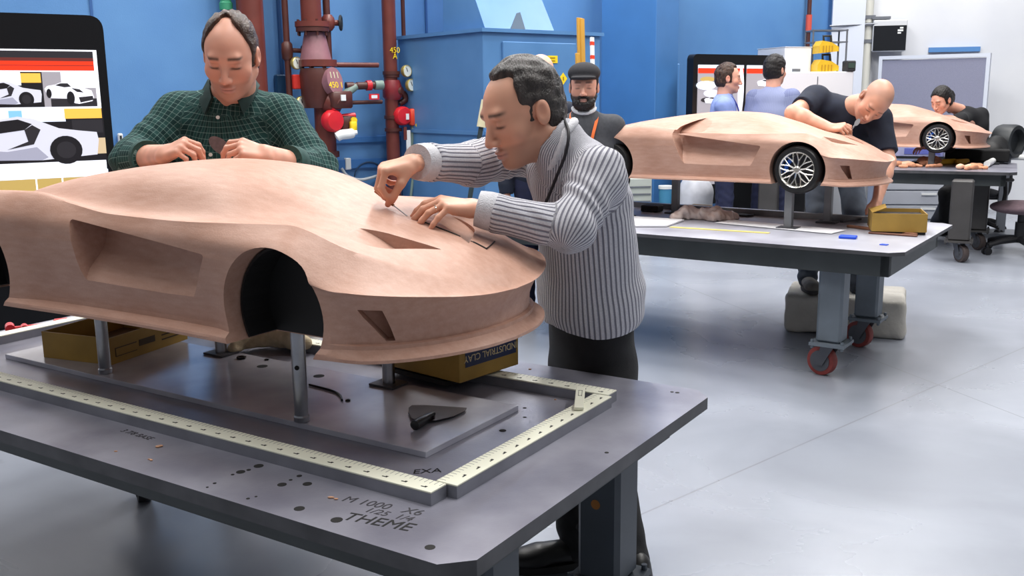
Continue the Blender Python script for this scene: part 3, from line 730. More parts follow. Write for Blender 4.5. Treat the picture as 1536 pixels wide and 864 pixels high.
def check_material(name,base,line,line2=None,sx=.017,sy=.017,w=.14,dark=None):
    m=bpy.data.materials.new(name); m.use_nodes=True; nt=m.node_tree; N=nt.nodes; b=N['Principled BSDF']; lk=nt.links.new
    a=N.new('ShaderNodeAttribute'); a.attribute_name='fb'; sp=N.new('ShaderNodeSeparateXYZ'); lk(a.outputs['Vector'],sp.inputs[0])
    def lines(o,s,wd):
        d=N.new('ShaderNodeMath'); d.operation='DIVIDE'; lk(o,d.inputs[0]); d.inputs[1].default_value=s
        f=N.new('ShaderNodeMath'); f.operation='FRACT'; lk(d.outputs[0],f.inputs[0]); c=N.new('ShaderNodeMath'); c.operation='LESS_THAN'; lk(f.outputs[0],c.inputs[0]); c.inputs[1].default_value=wd; return c.outputs[0]
    l1=lines(sp.outputs[0],sx,w); l2=lines(sp.outputs[1],sy,w)
    k=N.new('ShaderNodeMath'); k.operation='ADD'; lk(l1,k.inputs[0]); lk(l2,k.inputs[1])
    h=N.new('ShaderNodeMath'); h.operation='MULTIPLY'; h.inputs[1].default_value=.45; h.use_clamp=True; lk(k.outputs[0],h.inputs[0])
    mx=N.new('ShaderNodeMix'); mx.data_type='RGBA'; mx.inputs[6].default_value=L(*base); mx.inputs[7].default_value=L(*line); lk(h.outputs[0],mx.inputs[0])
    if dark:
        d1=lines(sp.outputs[1],sy*2,.5); m3=N.new('ShaderNodeMix'); m3.data_type='RGBA'; m3.inputs[6].default_value=L(*base); m3.inputs[7].default_value=L(*dark); lk(d1,m3.inputs[0]); lk(m3.outputs[2],mx.inputs[6])
    lk(mx.outputs[2],b.inputs['Base Color']); b.inputs['Roughness'].default_value=.85; b.inputs['Specular IOR Level'].default_value=.2; return m
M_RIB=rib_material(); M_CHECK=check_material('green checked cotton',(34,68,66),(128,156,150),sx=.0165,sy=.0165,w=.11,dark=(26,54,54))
M_BLKTR=mat('black denim',(24,24,27),.8,noise=.4,nscale=30,bump=.2,bscale=300); M_NAVY=mat('navy jersey',(24,32,52),.85,noise=.3,nscale=25); M_NAVTR=mat('navy cotton twill',(28,34,66),.85,noise=.3,nscale=25)
M_GREYJ=mat('grey blue denim',(74,82,96),.85,noise=.35,nscale=14); M_CHAR=mat('charcoal knit',(72,74,80),.9,noise=.25,nscale=60); M_BLUE=mat('light blue cotton',(140,158,216),.85,noise=.15,nscale=20)
M_STRIPE=check_material('blue grey striped cotton',(112,120,156),(150,158,190),sx=5,sy=.012,w=.35); M_BLACK=mat('black jersey',(18,19,24),.85); M_SHOE=mat('black shoe leather',(22,21,22),.45); M_SOLE=mat('black shoe sole',(15,15,15),.7)
M_GSHOE=mat('grey suede shoe',(120,116,112),.85,noise=.3,nscale=40); M_GSOLE=mat('dark shoe sole',(60,58,58),.8); M_WHITE=mat('white cotton',(228,230,235),.8); M_BUT=mat('pearl button',(235,235,230),.3)
M_CORD=mat('black lanyard cord',(26,24,32),.7); M_ORANGE=mat('orange lanyard ribbon',(222,104,40),.7); M_METAL=mat('steel',(170,172,176),.3,1); M_GOLD=mat('silver ring',(235,230,215),.2,1)
H_DARK=hair_mat('dark brown hair',(44,36,32),(20,16,15)); H_BRN=hair_mat('brown hair',(78,54,42),(38,26,21)); H_BLK=hair_mat('near black hair',(34,28,28),(14,11,11)); H_GREY=hair_mat('greying dark hair',(70,64,62),(26,23,23))
def C_(r,g,b): return np.array(L(r,g,b)[:3])
SK1=C_(214,160,134); SK2=C_(216,160,138); SK3=C_(214,160,136)
HB=A([.035,.024,.02])
def sleeve(F,sh,el,wr,r=(.066,.054,.043),k=.03,cuff=None):
    F.cap(sh,el,r[0],r[1],k); F.cap(el,wr,r[1],r[2],.02)
    if cuff: d=nrm(A(wr)-A(el)); F.cap(A(wr)-d*.055,A(wr)-d*.005,cuff*1.05,cuff,.012)
def open_end(F,c,d,r):
    """trim a sleeve square at point c (direction d outwards)"""
    c=A(c,float); d=nrm(d); X,Y,Z=F.grid()
    t=(X-c[0])*d[0]+(Y-c[1])*d[1]+(Z-c[2])*d[2]; rr=np.sqrt(np.maximum((X-c[0])**2+(Y-c[1])**2+(Z-c[2])**2-t*t,0))
    m=(rr<r)&(t>-.02)&(t<r*1.6); F.D=np.where(m,np.maximum(F.D,t),F.D).astype(np.float32)
def bb(P,m=.2): P=A(P); return P.min(0)-m,P.max(0)+m
# ---------------------------------------------------------------- man in the ribbed sweater
def cast_sweater():
    W=lambda x,y,v: T1.w(T1.at_v(x,y,v))
    sh=[W(898,262,.40),W(800,222,.62)]; el=[W(858,345,.26),W(712,246,.36)]; wr=[W(714,312,.15),W(624,243,.10)]
    neck=W(862,238,.43); pelvis=W(890,528,.76); chest=W(872,300,.52); left=nrm(sh[0]-sh[1]); fwd=np.cross([0,0,1.],left)*-1; fwd=nrm([left[1],-left[0],0]); 
    if fwd[0]>0: fwd=-fwd
    lf=nrm([left[0],left[1],0])
    hips=[pelvis+lf*.085-A([0,0,.03]),pelvis-lf*.085-A([0,0,.03])]
    an=[at_z(950,872,.09+FL),at_z(868,806,.10+FL)]; kn=[hips[0]*.5+an[0]*.5+fwd*.03,hips[1]*.48+an[1]*.52+fwd*.05]
    P=Person('man in ribbed light grey zip sweater bending over the nearest clay car',loc=an[0][:2])
    J=dict(neck=neck,chest=chest,pelvis=pelvis,hips=hips,knees=kn,ankles=an,sh=sh,el=el,wr=wr,toe=[fwd,nrm([-1,-.25,0])])
    f=nrm([-.82,-.44,-.36]); R=rot_from(f,[-.06,0,1]); s=1.09; ear=W(812,166,.33); C=ear+R[:,0]*.076*s-R[:,2]*.0+R[:,1]*.012*s
    HF=head_field(.0032,C,R,s,neck,.056); V,Fc=HF.mesh(); P.add_body(V,Fc,head_colors(V,C,R,s,SK1,HB,.45,.95,1.15))
    hl=dict(d=nrm(W(664,305,.085)-wr[0]),back=[-.05,-.30,.95],thumb=-1,curls=((28,26,12),(34,26,12),(36,24,12),(44,12,8)),spread=(4,0,-7,-26),tp=[(.026,.026,-.010),(.058,.050,-.022),(.082,.052,-.034),(.10,.044,-.044)])
    hr=dict(d=nrm(W(584,252,.045)-wr[1]),back=[-.25,-.25,.93],thumb=1,curls=((62,50,18),(66,52,20),(72,58,25),(78,62,30)),tp=[(.026,.024,-.010),(.056,.034,-.036),(.078,.026,-.066),(.094,.016,-.086)])
    for i,h in enumerate((hl,hr)):
        F,t=arm_skin(.0028,el[i],wr[i],h); V,Fc=F.mesh(); P.add_body(V,Fc,skin_cols(V,SK1*1.06,t)); P.tips=t
    hidden_body(P,J,SK1); P.finish_body()
    V,Fc=hair_mesh(.0032,C,R,s,dict(th=.006,top=.010,front=.046,rec=.030,side=.032,burn=-.012,nape=-.086,freq=300),1); P.part('hair',V,Fc,H_GREY)
    # sweater
    lo,hi=bb([*sh,*el,*wr,pelvis,neck],.19); F=Field(lo,hi,.0055); spd=nrm(neck-pelvis)
    hem=pelvis+spd*.115; bl=pelvis+(chest-pelvis)*.45-fwd*.01
    F.ecap(hem,bl,(.172,.140),(.178,.142),left,.03); F.ecap(bl,chest+spd*.05,(.178,.140),(.172,.118),left,.05)
    F.ecap(chest+spd*.06,neck-spd*.03,(.150,.098),(.075,.075),left,.05)
    for i in(0,1): F.cap(sh[i],chest*.6+neck*.4,.066,.085,.05); sleeve(F,sh[i],el[i],wr[i],(.070,.060,.042),.035,.046)
    F.cap(neck-spd*.02,neck+nrm(C-neck)*.050,.084,.076,.02)
    for i,h in enumerate((hl,hr)): open_end(F,wr[i]-nrm(wr[i]-el[i])*.045,wr[i]-el[i],.08)
    open_end(F,A([pelvis[0],pelvis[1],.945]),[-.02,.10,-1],.40)
    # hollow for the neck
    F.cap(neck+nrm(C-neck)*.02,neck+nrm(C-neck)*.12,.056,.060,.008,'s')
    seg=[(pelvis,chest,left,.155,76),(chest,neck,left,.10,76),(chest*.6+neck*.4,sh[0],fwd,.07,34),(chest*.6+neck*.4,sh[1],fwd,.07,34),(sh[0],el[0],fwd,.072,34),(sh[1],el[1],fwd,.072,34),(el[0],wr[0],fwd,.054,26),(el[1],wr[1],fwd,.054,26)]
    def ex(V):
        o=np.zeros(len(V))
        for i in(0,1):
            d=nrm(el[i]-sh[i]); w=np.exp(-((V-(el[i]*.7+sh[i]*.3))**2).sum(1)/.12**2); o+=w*.0045*np.sin(((V-el[i])@nrm(d+.4*nrm(wr[i]-el[i])))*80+3*np.sin((V-el[i])@A([31,17,23])))
        w=np.exp(-(((V-pelvis)@spd-.10)/.14)**2); o+=w*.006*np.sin((V@spd)*70+3*np.sin(V@left*14))
        w=np.exp(-((V-(sh[0]*.6+chest*.4))**2).sum(1)/.13**2); o+=w*.006*np.sin(((V-chest)@nrm(left-.8*spd))*85)
        return o
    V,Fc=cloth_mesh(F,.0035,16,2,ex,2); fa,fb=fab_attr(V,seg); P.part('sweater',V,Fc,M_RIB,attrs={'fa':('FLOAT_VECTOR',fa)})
    # cuffs, hem band and collar
    M_KN=mat('fine grey knit',(214,214,220),.9,noise=.12,nscale=90,bump=.4,bscale=300)
    for i in(0,1):
        d=nrm(wr[i]-el[i]); b=MB(); b.lathe([(.038,-.002),(.045,.0),(.047,-.012),(.049,-.03),(.0485,-.05),(.036,-.07)],wr[i]-d*.004,d,M_KN,28); P.mb('cuff',b)
    ax=nrm(C-neck); b=MB(); pts=[]
    cz=neck+ax*.052; sdn=nrm(np.cross(ax,R[:,1])); fr=nrm(np.cross(sdn,ax)); fr=fr if fr@R[:,1]>0 else -fr
    for t in np.linspace(0,2*math.pi,36,endpoint=False): pts.append(cz+(sdn*math.cos(t)*.070+fr*math.sin(t)*.072)+ax*(-.030*max(0,math.sin(t))+.012))
    b.tube(pts,.0125,M_KN,10,True); P.mb('collar',b)
    # lanyard cord round the neck and zip
    bvV=None
    def cord(name,pts,r,m):
        b=MB(); b.tube(catmull(pts,8),r,m,6); P.mb(name,b)
    cord('lanyard',[W(846,178,.40),W(853,200,.335),W(848,232,.315),W(836,262,.325),W(824,292,.355),W(812,318,.385)],.0042,M_CORD)
    cord('lanyard',[W(812,246,.40),W(806,268,.42),W(806,290,.42),W(812,318,.405)],.004,M_CORD)
    trousers(P,J,M_BLKTR,.008,1.0,waist=.15)
    for i in(0,1): shoe(P,J['ankles'][i],J['toe'][i],M_SHOE,M_SOLE)
    # ring on the left hand
    t=hl; d=nrm(t['d']); bk=nrm(A(t['back'])-d*(A(t['back'])@d)); y=-np.cross(bk,d); rp=wr[0]+d*.086+y*(-.012); a=math.radians(36); dd=d*math.cos(a)-bk*math.sin(a); rp=rp+dd*.020
    b=MB(); x2=nrm(np.cross(dd,y)); pts=[rp+(x2*math.cos(q)+y*math.sin(q))*.0096 for q in np.linspace(0,2*math.pi,20,endpoint=False)]; b.tube(pts,.0016,M_GOLD,6,True); P.mb('finger_ring',b)
    return P,J
# ---------------------------------------------------------------- man in the green checked shirt
def cast_green():
    Y=at_y; sh=[Y(424,176,3.42),Y(268,174,3.42)]; el=[Y(474,258,3.28),Y(203,240,3.26)]; wr=[Y(404,234,3.03),Y(243,233,3.02)]
    neck=Y(349,152,3.40); chest=Y(346,215,3.42); pelvis=chest+A([0,.27,-.52]); left=A([1.,0,0]); fwd=A([0,-1.,0])
    hips=[pelvis+left*.09,pelvis-left*.09]; an=[A([hips[0][0]+.05,pelvis[1]-.10,.09+FL]),A([hips[1][0]-.05,pelvis[1]-.06,.09+FL])]; kn=[(hips[i]+an[i])/2+fwd*.03 for i in(0,1)]
    P=Person('man in dark green checked shirt standing behind the roof of the nearest clay car',loc=pelvis[:2])
    J=dict(neck=neck,chest=chest,pelvis=pelvis,hips=hips,knees=kn,ankles=an,sh=sh,el=el,wr=wr,toe=[fwd,fwd])
    f=nrm([.02,-.88,-.42]); R=rot_from(f,[.04,0,1]); s=1.07; C=Y(346,84,3.27)
    HF=head_field(.0034,C,R,s,neck+A([0,0,-.01]),.064,.006); V,Fc=HF.mesh(); P.add_body(V,Fc,head_colors(V,C,R,s,SK2,HB,.32,1.0,1.3,red=.35))
    hl=dict(d=[-.88,-.30,.34],back=[.1,-.62,.75],thumb=-1,curls=((38,40,20),(42,42,20),(50,46,22),(58,50,24)),tp=[(.026,.024,-.010),(.055,.040,-.030),(.080,.036,-.052),(.10,.026,-.066)])
    hr=dict(d=[.86,-.36,.36],back=[-.15,-.55,.80],thumb=1,curls=((56,48,20),(60,52,22),(66,56,25),(74,58,28)),tp=[(.026,.024,-.010),(.056,.034,-.034),(.080,.026,-.060),(.096,.014,-.078)])
    for i,h in enumerate((hl,hr)):
        F,t=arm_skin(.003,el[i],wr[i],h,None,(.046,.031)); V,Fc=F.mesh(); P.add_body(V,Fc,skin_cols(V,SK2,t)); 
        if i==0: P.tips=t
    hidden_body(P,J,SK2); P.finish_body()
    V,Fc=hair_mesh(.0034,C,R,s,dict(th=.008,top=.004,front=.046,rec=.012,recc=.060,side=.026,burn=-.025,nape=-.08,freq=320),4); P.part('hair',V,Fc,H_BRN)
    lo,hi=bb([*sh,*el,*wr,pelvis,neck],.2); F=Field(lo,hi,.006); u=A([0,0,1.])
    F.ecap(pelvis,chest-u*.06,(.185,.14),(.205,.135),left,.04); F.ecap(chest-u*.06,chest+u*.06,(.205,.135),(.185,.115),left,.05)
    F.ecap(chest+u*.06,neck-u*.02,(.16,.095),(.075,.075),left,.06)
    cf=[]
    for i in(0,1):
        F.cap(sh[i],chest*.35+neck*.65,.066,.075,.06); e=el[i]+(wr[i]-el[i])*(.50 if i else .62); cf.append((e,nrm(wr[i]-el[i])))
        F.cap(sh[i],el[i],.074,.070,.05); F.cap(el[i],e,.068,.054,.03); open_end(F,e,wr[i]-el[i],.09)
    F.cap(neck+u*.01,neck+nrm(C-neck)*.08,.060,.066,.006,'s')
    b0=neck+A([0,-.075,.045]); F.cap(b0+A([0,-.02,.02]),neck+A([0,-.11,-.09]),.034,.004,.01,'s')
    seg=[(pelvis,chest,left,.17,1),(chest,neck,left,.12,1),(sh[0],el[0],fwd,.075,1),(sh[1],el[1],fwd,.075,1),(el[0],wr[0],fwd,.055,1),(el[1],wr[1],fwd,.055,1)]
    def ex(V):
        o=np.zeros(len(V))
        for i in(0,1):
            w=np.exp(-((V-el[i])**2).sum(1)/.13**2); o+=w*.006*np.sin(((V-el[i])@nrm(el[i]-sh[i]))*75+3*np.sin(V@A([23,11,17])))
            w=np.exp(-((V-(sh[i]*.7+chest*.3-u*.05))**2).sum(1)/.10**2); o+=w*.006*np.sin(((V-chest)@nrm((sh[i]-chest)-1.5*u*.2))*80)
        return o
    V,Fc=cloth_mesh(F,.005,15,7,ex,2); fa,fb=fab_attr(V,seg); P.part('shirt',V,Fc,M_CHECK,attrs={'fb':('FLOAT_VECTOR',fb)})
    MC0=mat('green shirt cuff cotton',(40,78,74),.85,noise=.4,nscale=60)
    for (e,d),i in zip(cf,(0,1)):
        b=MB(); b.lathe([(.046,0),(.055,.004),(.058,-.012),(.059,-.04),(.054,-.05)],e,d,MC0,24); P.mb('cuff',b)
    # collar: two stiff leaves and the open neck
    MC=mat('dark green collar cotton',(24,54,53),.85,noise=.3,nscale=40); ax=nrm(C-neck)
    for sx in(-1,1):
        q=[neck+A([sx*.012,.07,.085]),neck+A([sx*.062,.03,.085]),neck+A([sx*.066,-.035,.070]),neck+A([sx*.040,-.095,.010]),neck+A([sx*.062,-.112,-.045]),neck+A([sx*.088,-.075,.0]),neck+A([sx*.092,-.02,.035]),neck+A([sx*.085,.04,.05]),neck+A([sx*.015,.088,.05])]
        V=A(q); V=np.vstack([V,V+A([sx*.003,-.004,.004])]); n=9; F2=[(0,1,7,8),(1,2,6,7),(2,3,5,6),(3,4,5)]; F2=F2+[tuple(i+n for i in f[::-1]) for f in F2]+[(i,(i+1)%n,n+(i+1)%n,n+i) for i in range(n)]
        b=MB(); b.add(V,F2,MC); P.mb('collar',b,smooth=60)
    for k,(x,y,yy) in enumerate(((327,176,3.268),(319,210,3.272),(316,232,3.272))):
        b=MB(); p=Y(x,y,yy); b.lathe([(.0062,0),(.0062,.003),(.0,.003)],p,(0,-1,0),M_BUT,14); P.mb('button',b)
    trousers(P,J,M_GREYJ,.011,1.08)
    for i in(0,1): shoe(P,J['ankles'][i],J['toe'][i],M_SHOE,M_SOLE,.008)
    return P,J
# ---------------------------------------------------------------- people standing further off
def stander(label,hx,hy,Y,f,skin,hair,hstyle,shirt,tr,turn,height=1.75,arms=None,seed=0,hs=1.05,shirt_attr=False,headcol=None,extra=None,lean=(0,0,0),h=.007,grp=None,shoes=(M_SHOE,M_SOLE)):
    """turn: yaw of the chest (direction it faces, radians from +x); arms: [(el,wr,hand)|None]*2 left,right in body axes"""
    C=at_y(hx,hy,Y); R=rot_from(f,[0,0,1]); s=hs; fw_=A([math.cos(turn),math.sin(turn),0]); left=A([-fw_[1],fw_[0],0]); u=A([0,0,1.])
    neck=C-u*.175-fw_*.035+A(lean)*-.15; k=(C[2]+.12-FL)/1.75; chest=neck-u*.16*k-fw_*.005; pelvis=A([neck[0],neck[1],.93*k+FL]); 
    sh=[neck+left*.175-u*.06,neck-left*.175-u*.06]; el=[];wr=[];hands=[]
    for i in(0,1):
        sg=1 if i==0 else -1; a=arms[i] if arms and arms[i] else None
        if a is None:
            el.append(sh[i]-u*.27*min(1,k+.05)+left*sg*.05-fw_*.03); wr.append(el[i]-u*.24*min(1,k+.05)+fw_*.06); hands.append(dict(d=[0.1*fw_[0],.1*fw_[1],-1],back=left*sg,thumb=1 if i==0 else -1,curls=((22,30,20),)*4))
            hands[-1]['thumb']=1 if np.cross(hands[-1]['back'],hands[-1]['d'])@fw_>0 else -1
        else:
            tw=lambda q: fw_*q[0]+left*q[1]+u*q[2]
            el.append(sh[i]+tw(a[0])); wr.append(el[i]+tw(a[1])); hh=dict(a[2]); hh['d']=tw(hh['d']); hh['back']=tw(hh['back']); hands.append(hh)
    hips=[pelvis+left*.085,pelvis-left*.085]; an=[A([*(hips[0]+left*.03)[:2],.09+FL]),A([*(hips[1]-left*.03+fw_*.06)[:2],.09+FL])]; kn=[(hips[i]+an[i])/2+fw_*.02 for i in(0,1)]
    P=Person(label,grp,pelvis[:2]); J=dict(neck=neck,chest=chest,pelvis=pelvis,hips=hips,knees=kn,ankles=an,sh=sh,el=el,wr=wr,toe=[nrm(fw_+left*.2),nrm(fw_-left*.2)])
    HF=head_field(.0045,C,R,s,neck-u*.01,.058); V,Fc=HF.mesh(); P.add_body(V,Fc,head_colors(V,C,R,s,skin,HB,**(headcol or {})))
    for i in(0,1):
        F,t=arm_skin(.005,el[i],wr[i],hands[i]); V,Fc=F.mesh(); P.add_body(V,Fc,skin_cols(V,skin,t))
    hidden_body(P,J,skin,.018); P.finish_body()
    if hair is not None:
        V,Fc=hair_mesh(.0045,C,R,s,hstyle,seed); P.part('hair',V,Fc,hair)
    lo,hi=bb([*sh,*el,*wr,pelvis,neck],.18); F=Field(lo,hi,h)
    F.ecap(pelvis-u*.02,chest-u*.05,(.172,.125),(.185,.125),left,.04); F.ecap(chest-u*.05,chest+u*.06,(.185,.125),(.165,.105),left,.05); F.ecap(chest+u*.06,neck-u*.02,(.15,.09),(.07,.07),left,.05)
    for i in(0,1): F.cap(sh[i],chest*.4+neck*.6,.064,.08,.05); sleeve(F,sh[i],el[i],wr[i],(.068,.056,.043),.035,.045); open_end(F,wr[i]-nrm(wr[i]-el[i])*.004,wr[i]-el[i],.07)
    F.cap(neck,neck+nrm(C-neck)*.05,.064,.060,.02); F.cap(neck+nrm(C-neck)*.03,neck+nrm(C-neck)*.1,.055,.057,.006,'s')
    def ex(V):
        w=np.exp(-(((V-pelvis)@u-.1)/.12)**2); return w*.005*np.sin(V[:,2]*75+2*np.sin(V[:,0]*20))
    V,Fc=cloth_mesh(F,.005,15,seed+20,ex,1); seg=[(pelvis,chest,left,.17,1),(chest,neck,left,.12,1),(sh[0],el[0],fw_,.07,1),(sh[1],el[1],fw_,.07,1),(el[0],wr[0],fw_,.05,1),(el[1],wr[1],fw_,.05,1)]
    fa,fb=fab_attr(V,seg); P.part('shirt',V,Fc,shirt,attrs={'fb':('FLOAT_VECTOR',fb)} if shirt_attr else None)
    trousers(P,J,tr,.012,1.0)
    for i in(0,1): shoe(P,J['ankles'][i],J['toe'][i],*shoes,.009)
    if extra: extra(P,J,C,R,s,fw_,left)
    return P,J
def beard_fn(q,x,y,z):
    w=ss(-.040,-.052,z)*ss(-.035,-.015,y); return np.clip(w*(1-.9*np.exp(-((x/.017)**4))*np.exp(-(((z+.070)/.007)**4))),0,1)*.93
def cast_beard():
    def ex(P,J,C,R,s,fw_,left):
        # beard volume, flat cap, lanyard and white shirt collar
        F=Field(C-.16,C+.16,.0045); Pt=lambda *p: C+s*(R@A(p,float))
        F.ell(Pt(0,.045,-.092),A([.052,.052,.040])*s,R,.01)
        for x in(-1,1): F.cap(Pt(x*.060,.0,-.045),Pt(x*.036,.062,-.085),.017*s,.024*s,.02)
        F.cap(Pt(-.026,.088,-.054),Pt(.026,.088,-.054),.008*s,.008*s,.006); F.ell(Pt(0,.098,-.071),A([.020,.014,.0085])*s,R,.006,'s')
        V,Fc=F.mesh(); N=vnormals(V,Fc); V=V+N*(.002*noise3(V,260,3))[:,None]; P.part('beard',V,Fc,H_BLK)
        F=Field(C-.2,C+.2,.005); F.ell(Pt(0,-.012,.078),A([.092,.112,.062])*s,R,.01); F.ell(Pt(0,.082,.056),A([.070,.058,.012])*s,R,.015)
        F.ell(Pt(0,-.015,-.005),A([.079,.099,.090])*s,R,.006,'s')
        V,Fc=F.mesh(); P.part('cap',V,Fc,mat('black wool cap',(36,36,42),.9,noise=.3,nscale=80))
        ax=nrm(C-J['neck']); b=MB(); c=J['neck']+ax*.055
        pts=[c+left*math.cos(t)*.066+fw_*math.sin(t)*.072+A([0,0,-.03*max(0,math.sin(t))]) for t in np.linspace(0,2*math.pi,26,endpoint=False)]; b.tube(pts,.011,M_WHITE,8,True); P.mb('shirt_collar',b)
        for sg in(-1,1):
            b=MB(); n=J['neck']; pts=catmull([n+left*sg*.06-fw_*.03+A([0,0,.045]),n+left*sg*.078+fw_*.055+A([0,0,.0]),n+left*sg*.055+fw_*.125+A([0,0,-.10]),n+left*sg*.02+fw_*.140+A([0,0,-.26])],6)
            V=[];
            for p in pts: V+= [p-left*.009+fw_*.012,p+left*.009+fw_*.012]
            m=len(pts); V=V+[v-fw_*.003 for v in V]; F2=[(2*i,2*i+1,2*i+3,2*i+2) for i in range(m-1)]; F2+=[tuple(2*m+j for j in f[::-1]) for f in F2]; F2+=[(2*i,2*i+2,2*m+2*i+2,2*m+2*i) for i in range(m-1)]+[(2*i+1,2*m+2*i+1,2*m+2*i+3,2*i+3) for i in range(m-1)]
            b.add(V,F2,M_ORANGE); P.mb('lanyard',b)
    return stander('bearded man in black cap and charcoal sweater with orange lanyard',876,131,5.9,[-.12,-1,-.04],SK2,H_BLK,dict(th=.008,top=.004,front=.07,side=.02,burn=-.04),M_CHAR,M_NAVTR,math.radians(-95),seed=3,headcol=dict(beard=beard_fn,brow=.75,lash=.65),extra=ex)
def cast_bluemen():
    # light blue shirt, facing right, hand raised
    hand=dict(d=[.9,.1,.35],back=[-.2,-.9,.3],thumb=1,curls=((50,45,20),(55,48,20),(58,50,22),(60,50,25)))
    a=stander('man in plain light blue shirt facing right before the picture board',1093,118,8.9,[1,-.12,-.08],SK2,H_BRN,dict(th=.010,top=.010,front=.058,rec=.03,side=.02,burn=-.03),M_BLUE,M_NAVTR,math.radians(-14),arms=[None,([.08,-.03,-.27],[.22,.05,.12],hand)],seed=5,headcol=dict(stubble=.1,red=.9),extra=badge)
    b=stander('man in blue grey striped shirt with his back turned to the camera',1163,106,8.95,[.75,.65,-.05],SK2,H_BLK,dict(th=.014,top=.012,front=.07,side=.03,burn=-.04,nape=-.10),M_STRIPE,M_NAVTR,math.radians(55),seed=6,headcol=dict(stubble=.7),shirt_attr=True)
    return a,b
def badge(P,J,C,R,s,fw_,left):
    n=J['neck']; b=MB(); pts=catmull([n+A([0,0,.05])-left*.05,n+fw_*.08-left*.04,n+fw_*.135-left*.02+A([0,0,-.12]),n+fw_*.15+A([0,0,-.32])],6); b.tube(pts,.007,mat('blue lanyard ribbon',(50,60,140),.7),6); P.mb('lanyard',b)
def cast_hidden():
    def buzz(q,x,y,z): return .4*ss(.03,-.02,y)*ss(.07,.03,z)
    return stander('bald person mostly hidden behind the man in the ribbed sweater',812,112,6.2,[.2,-1,-.05],SK2,None,{},M_NAVY,M_NAVTR,math.radians(-80),seed=9,headcol=dict(buzz=buzz,stubble=.3))
# ---------------------------------------------------------------- bald man bending over the middle car
def cast_bald():
    Y=at_y; sh=[Y(1318,178,5.98),Y(1222,150,6.12)]; el=[Y(1331,243,5.84),Y(1190,170,5.94)]; wr=[Y(1315,300,5.62),Y(1243,192,5.80)]
    neck=Y(1282,160,6.0); chest=Y(1268,188,6.13); pelvis=Y(1250,232,6.38); left=nrm(sh[0]-sh[1]); fwd=nrm([.12,-1,0]); lf=A([1.,.1,0])
    hips=[pelvis+lf*.09-A([0,0,.02]),pelvis-lf*.09-A([0,0,.02])]; an=[at_z(1288,418,.495),at_z(1211,412,.495)]; kn=[(hips[i]+an[i])/2+fwd*.05 for i in(0,1)]
    P=Person('bald man in navy shirt leaning over the middle clay car',loc=an[0][:2])
    J=dict(neck=neck,chest=chest,pelvis=pelvis,hips=hips,knees=kn,ankles=an,sh=sh,el=el,wr=wr,toe=[nrm([.15,-1,0]),nrm([-.1,-1,0])])
    f=nrm([-.30,-.62,-.74]); R=rot_from(f,[.45,-.25,.85]); s=1.06; C=Y(1312,152,5.80)
    def buzz(q,x,y,z): return .55*ss(.045,.01,y-.35*np.clip(z-.03,0,1))*ss(-.06,-.04,z)*(1-.7*ss(.09,.115,z))
    HF=head_field(.004,C,R,s,neck,.060,.006); V,Fc=HF.mesh(); P.add_body(V,Fc,head_colors(V,C,R,s,SK3,HB,.35,.7,.9,buzz=buzz))
    hl=dict(d=[-.15,-.62,-.75],back=[.6,-.6,.5],thumb=-1,curls=((25,30,15),)*4); hl['thumb']=-1
    hr=dict(d=nrm(Y(1262,190,5.75)-wr[1]),back=[-.1,-.55,.80],thumb=1,curls=((50,45,18),(52,48,20),(56,50,22),(60,52,24)))
    for i,h in enumerate((hl,hr)):
        F,t=arm_skin(.004,el[i],wr[i],h,sh[i],(.048,.031)); V,Fc=F.mesh(); P.add_body(V,Fc,skin_cols(V,SK3,t)); P.tips=t
    hidden_body(P,J,SK3,.016); P.finish_body()
    lo,hi=bb([*sh,*el,pelvis,neck],.2); F=Field(lo,hi,.007); spd=nrm(chest-pelvis)
    F.ecap(pelvis-spd*.02,chest-spd*.05,(.182,.14),(.205,.14),left,.04); F.ecap(chest-spd*.05,chest+spd*.04,(.205,.14),(.18,.12),left,.05); F.ecap(chest+spd*.04,neck-spd*.02,(.15,.10),(.075,.075),left,.05)
    for i in(0,1):
        e=sh[i]+(el[i]-sh[i])*(.62 if i else .80); F.cap(sh[i],chest*.5+neck*.5,.076,.09,.05); F.cap(sh[i],e,.082,.074,.04); open_end(F,e,el[i]-sh[i],.11)
    F.cap(neck+nrm(C-neck)*.02,neck+nrm(C-neck)*.1,.060,.064,.006,'s')
    def ex(V):
        o=np.zeros(len(V))
        for i in(0,1): w=np.exp(-((V-(sh[i]*.6+chest*.4))**2).sum(1)/.13**2); o+=w*.008*np.sin(((V-chest)@nrm(sh[i]-chest+spd*.1))*75)
        return o
    V,Fc=cloth_mesh(F,.006,13,31,ex,1); P.part('shirt',V,Fc,M_NAVY)
    trousers(P,J,M_GREYJ,.010,1.03)
    for i in(0,1): shoe(P,J['ankles'][i],J['toe'][i],M_GSHOE,M_GSOLE,.006,z0=.411)
    return P,J
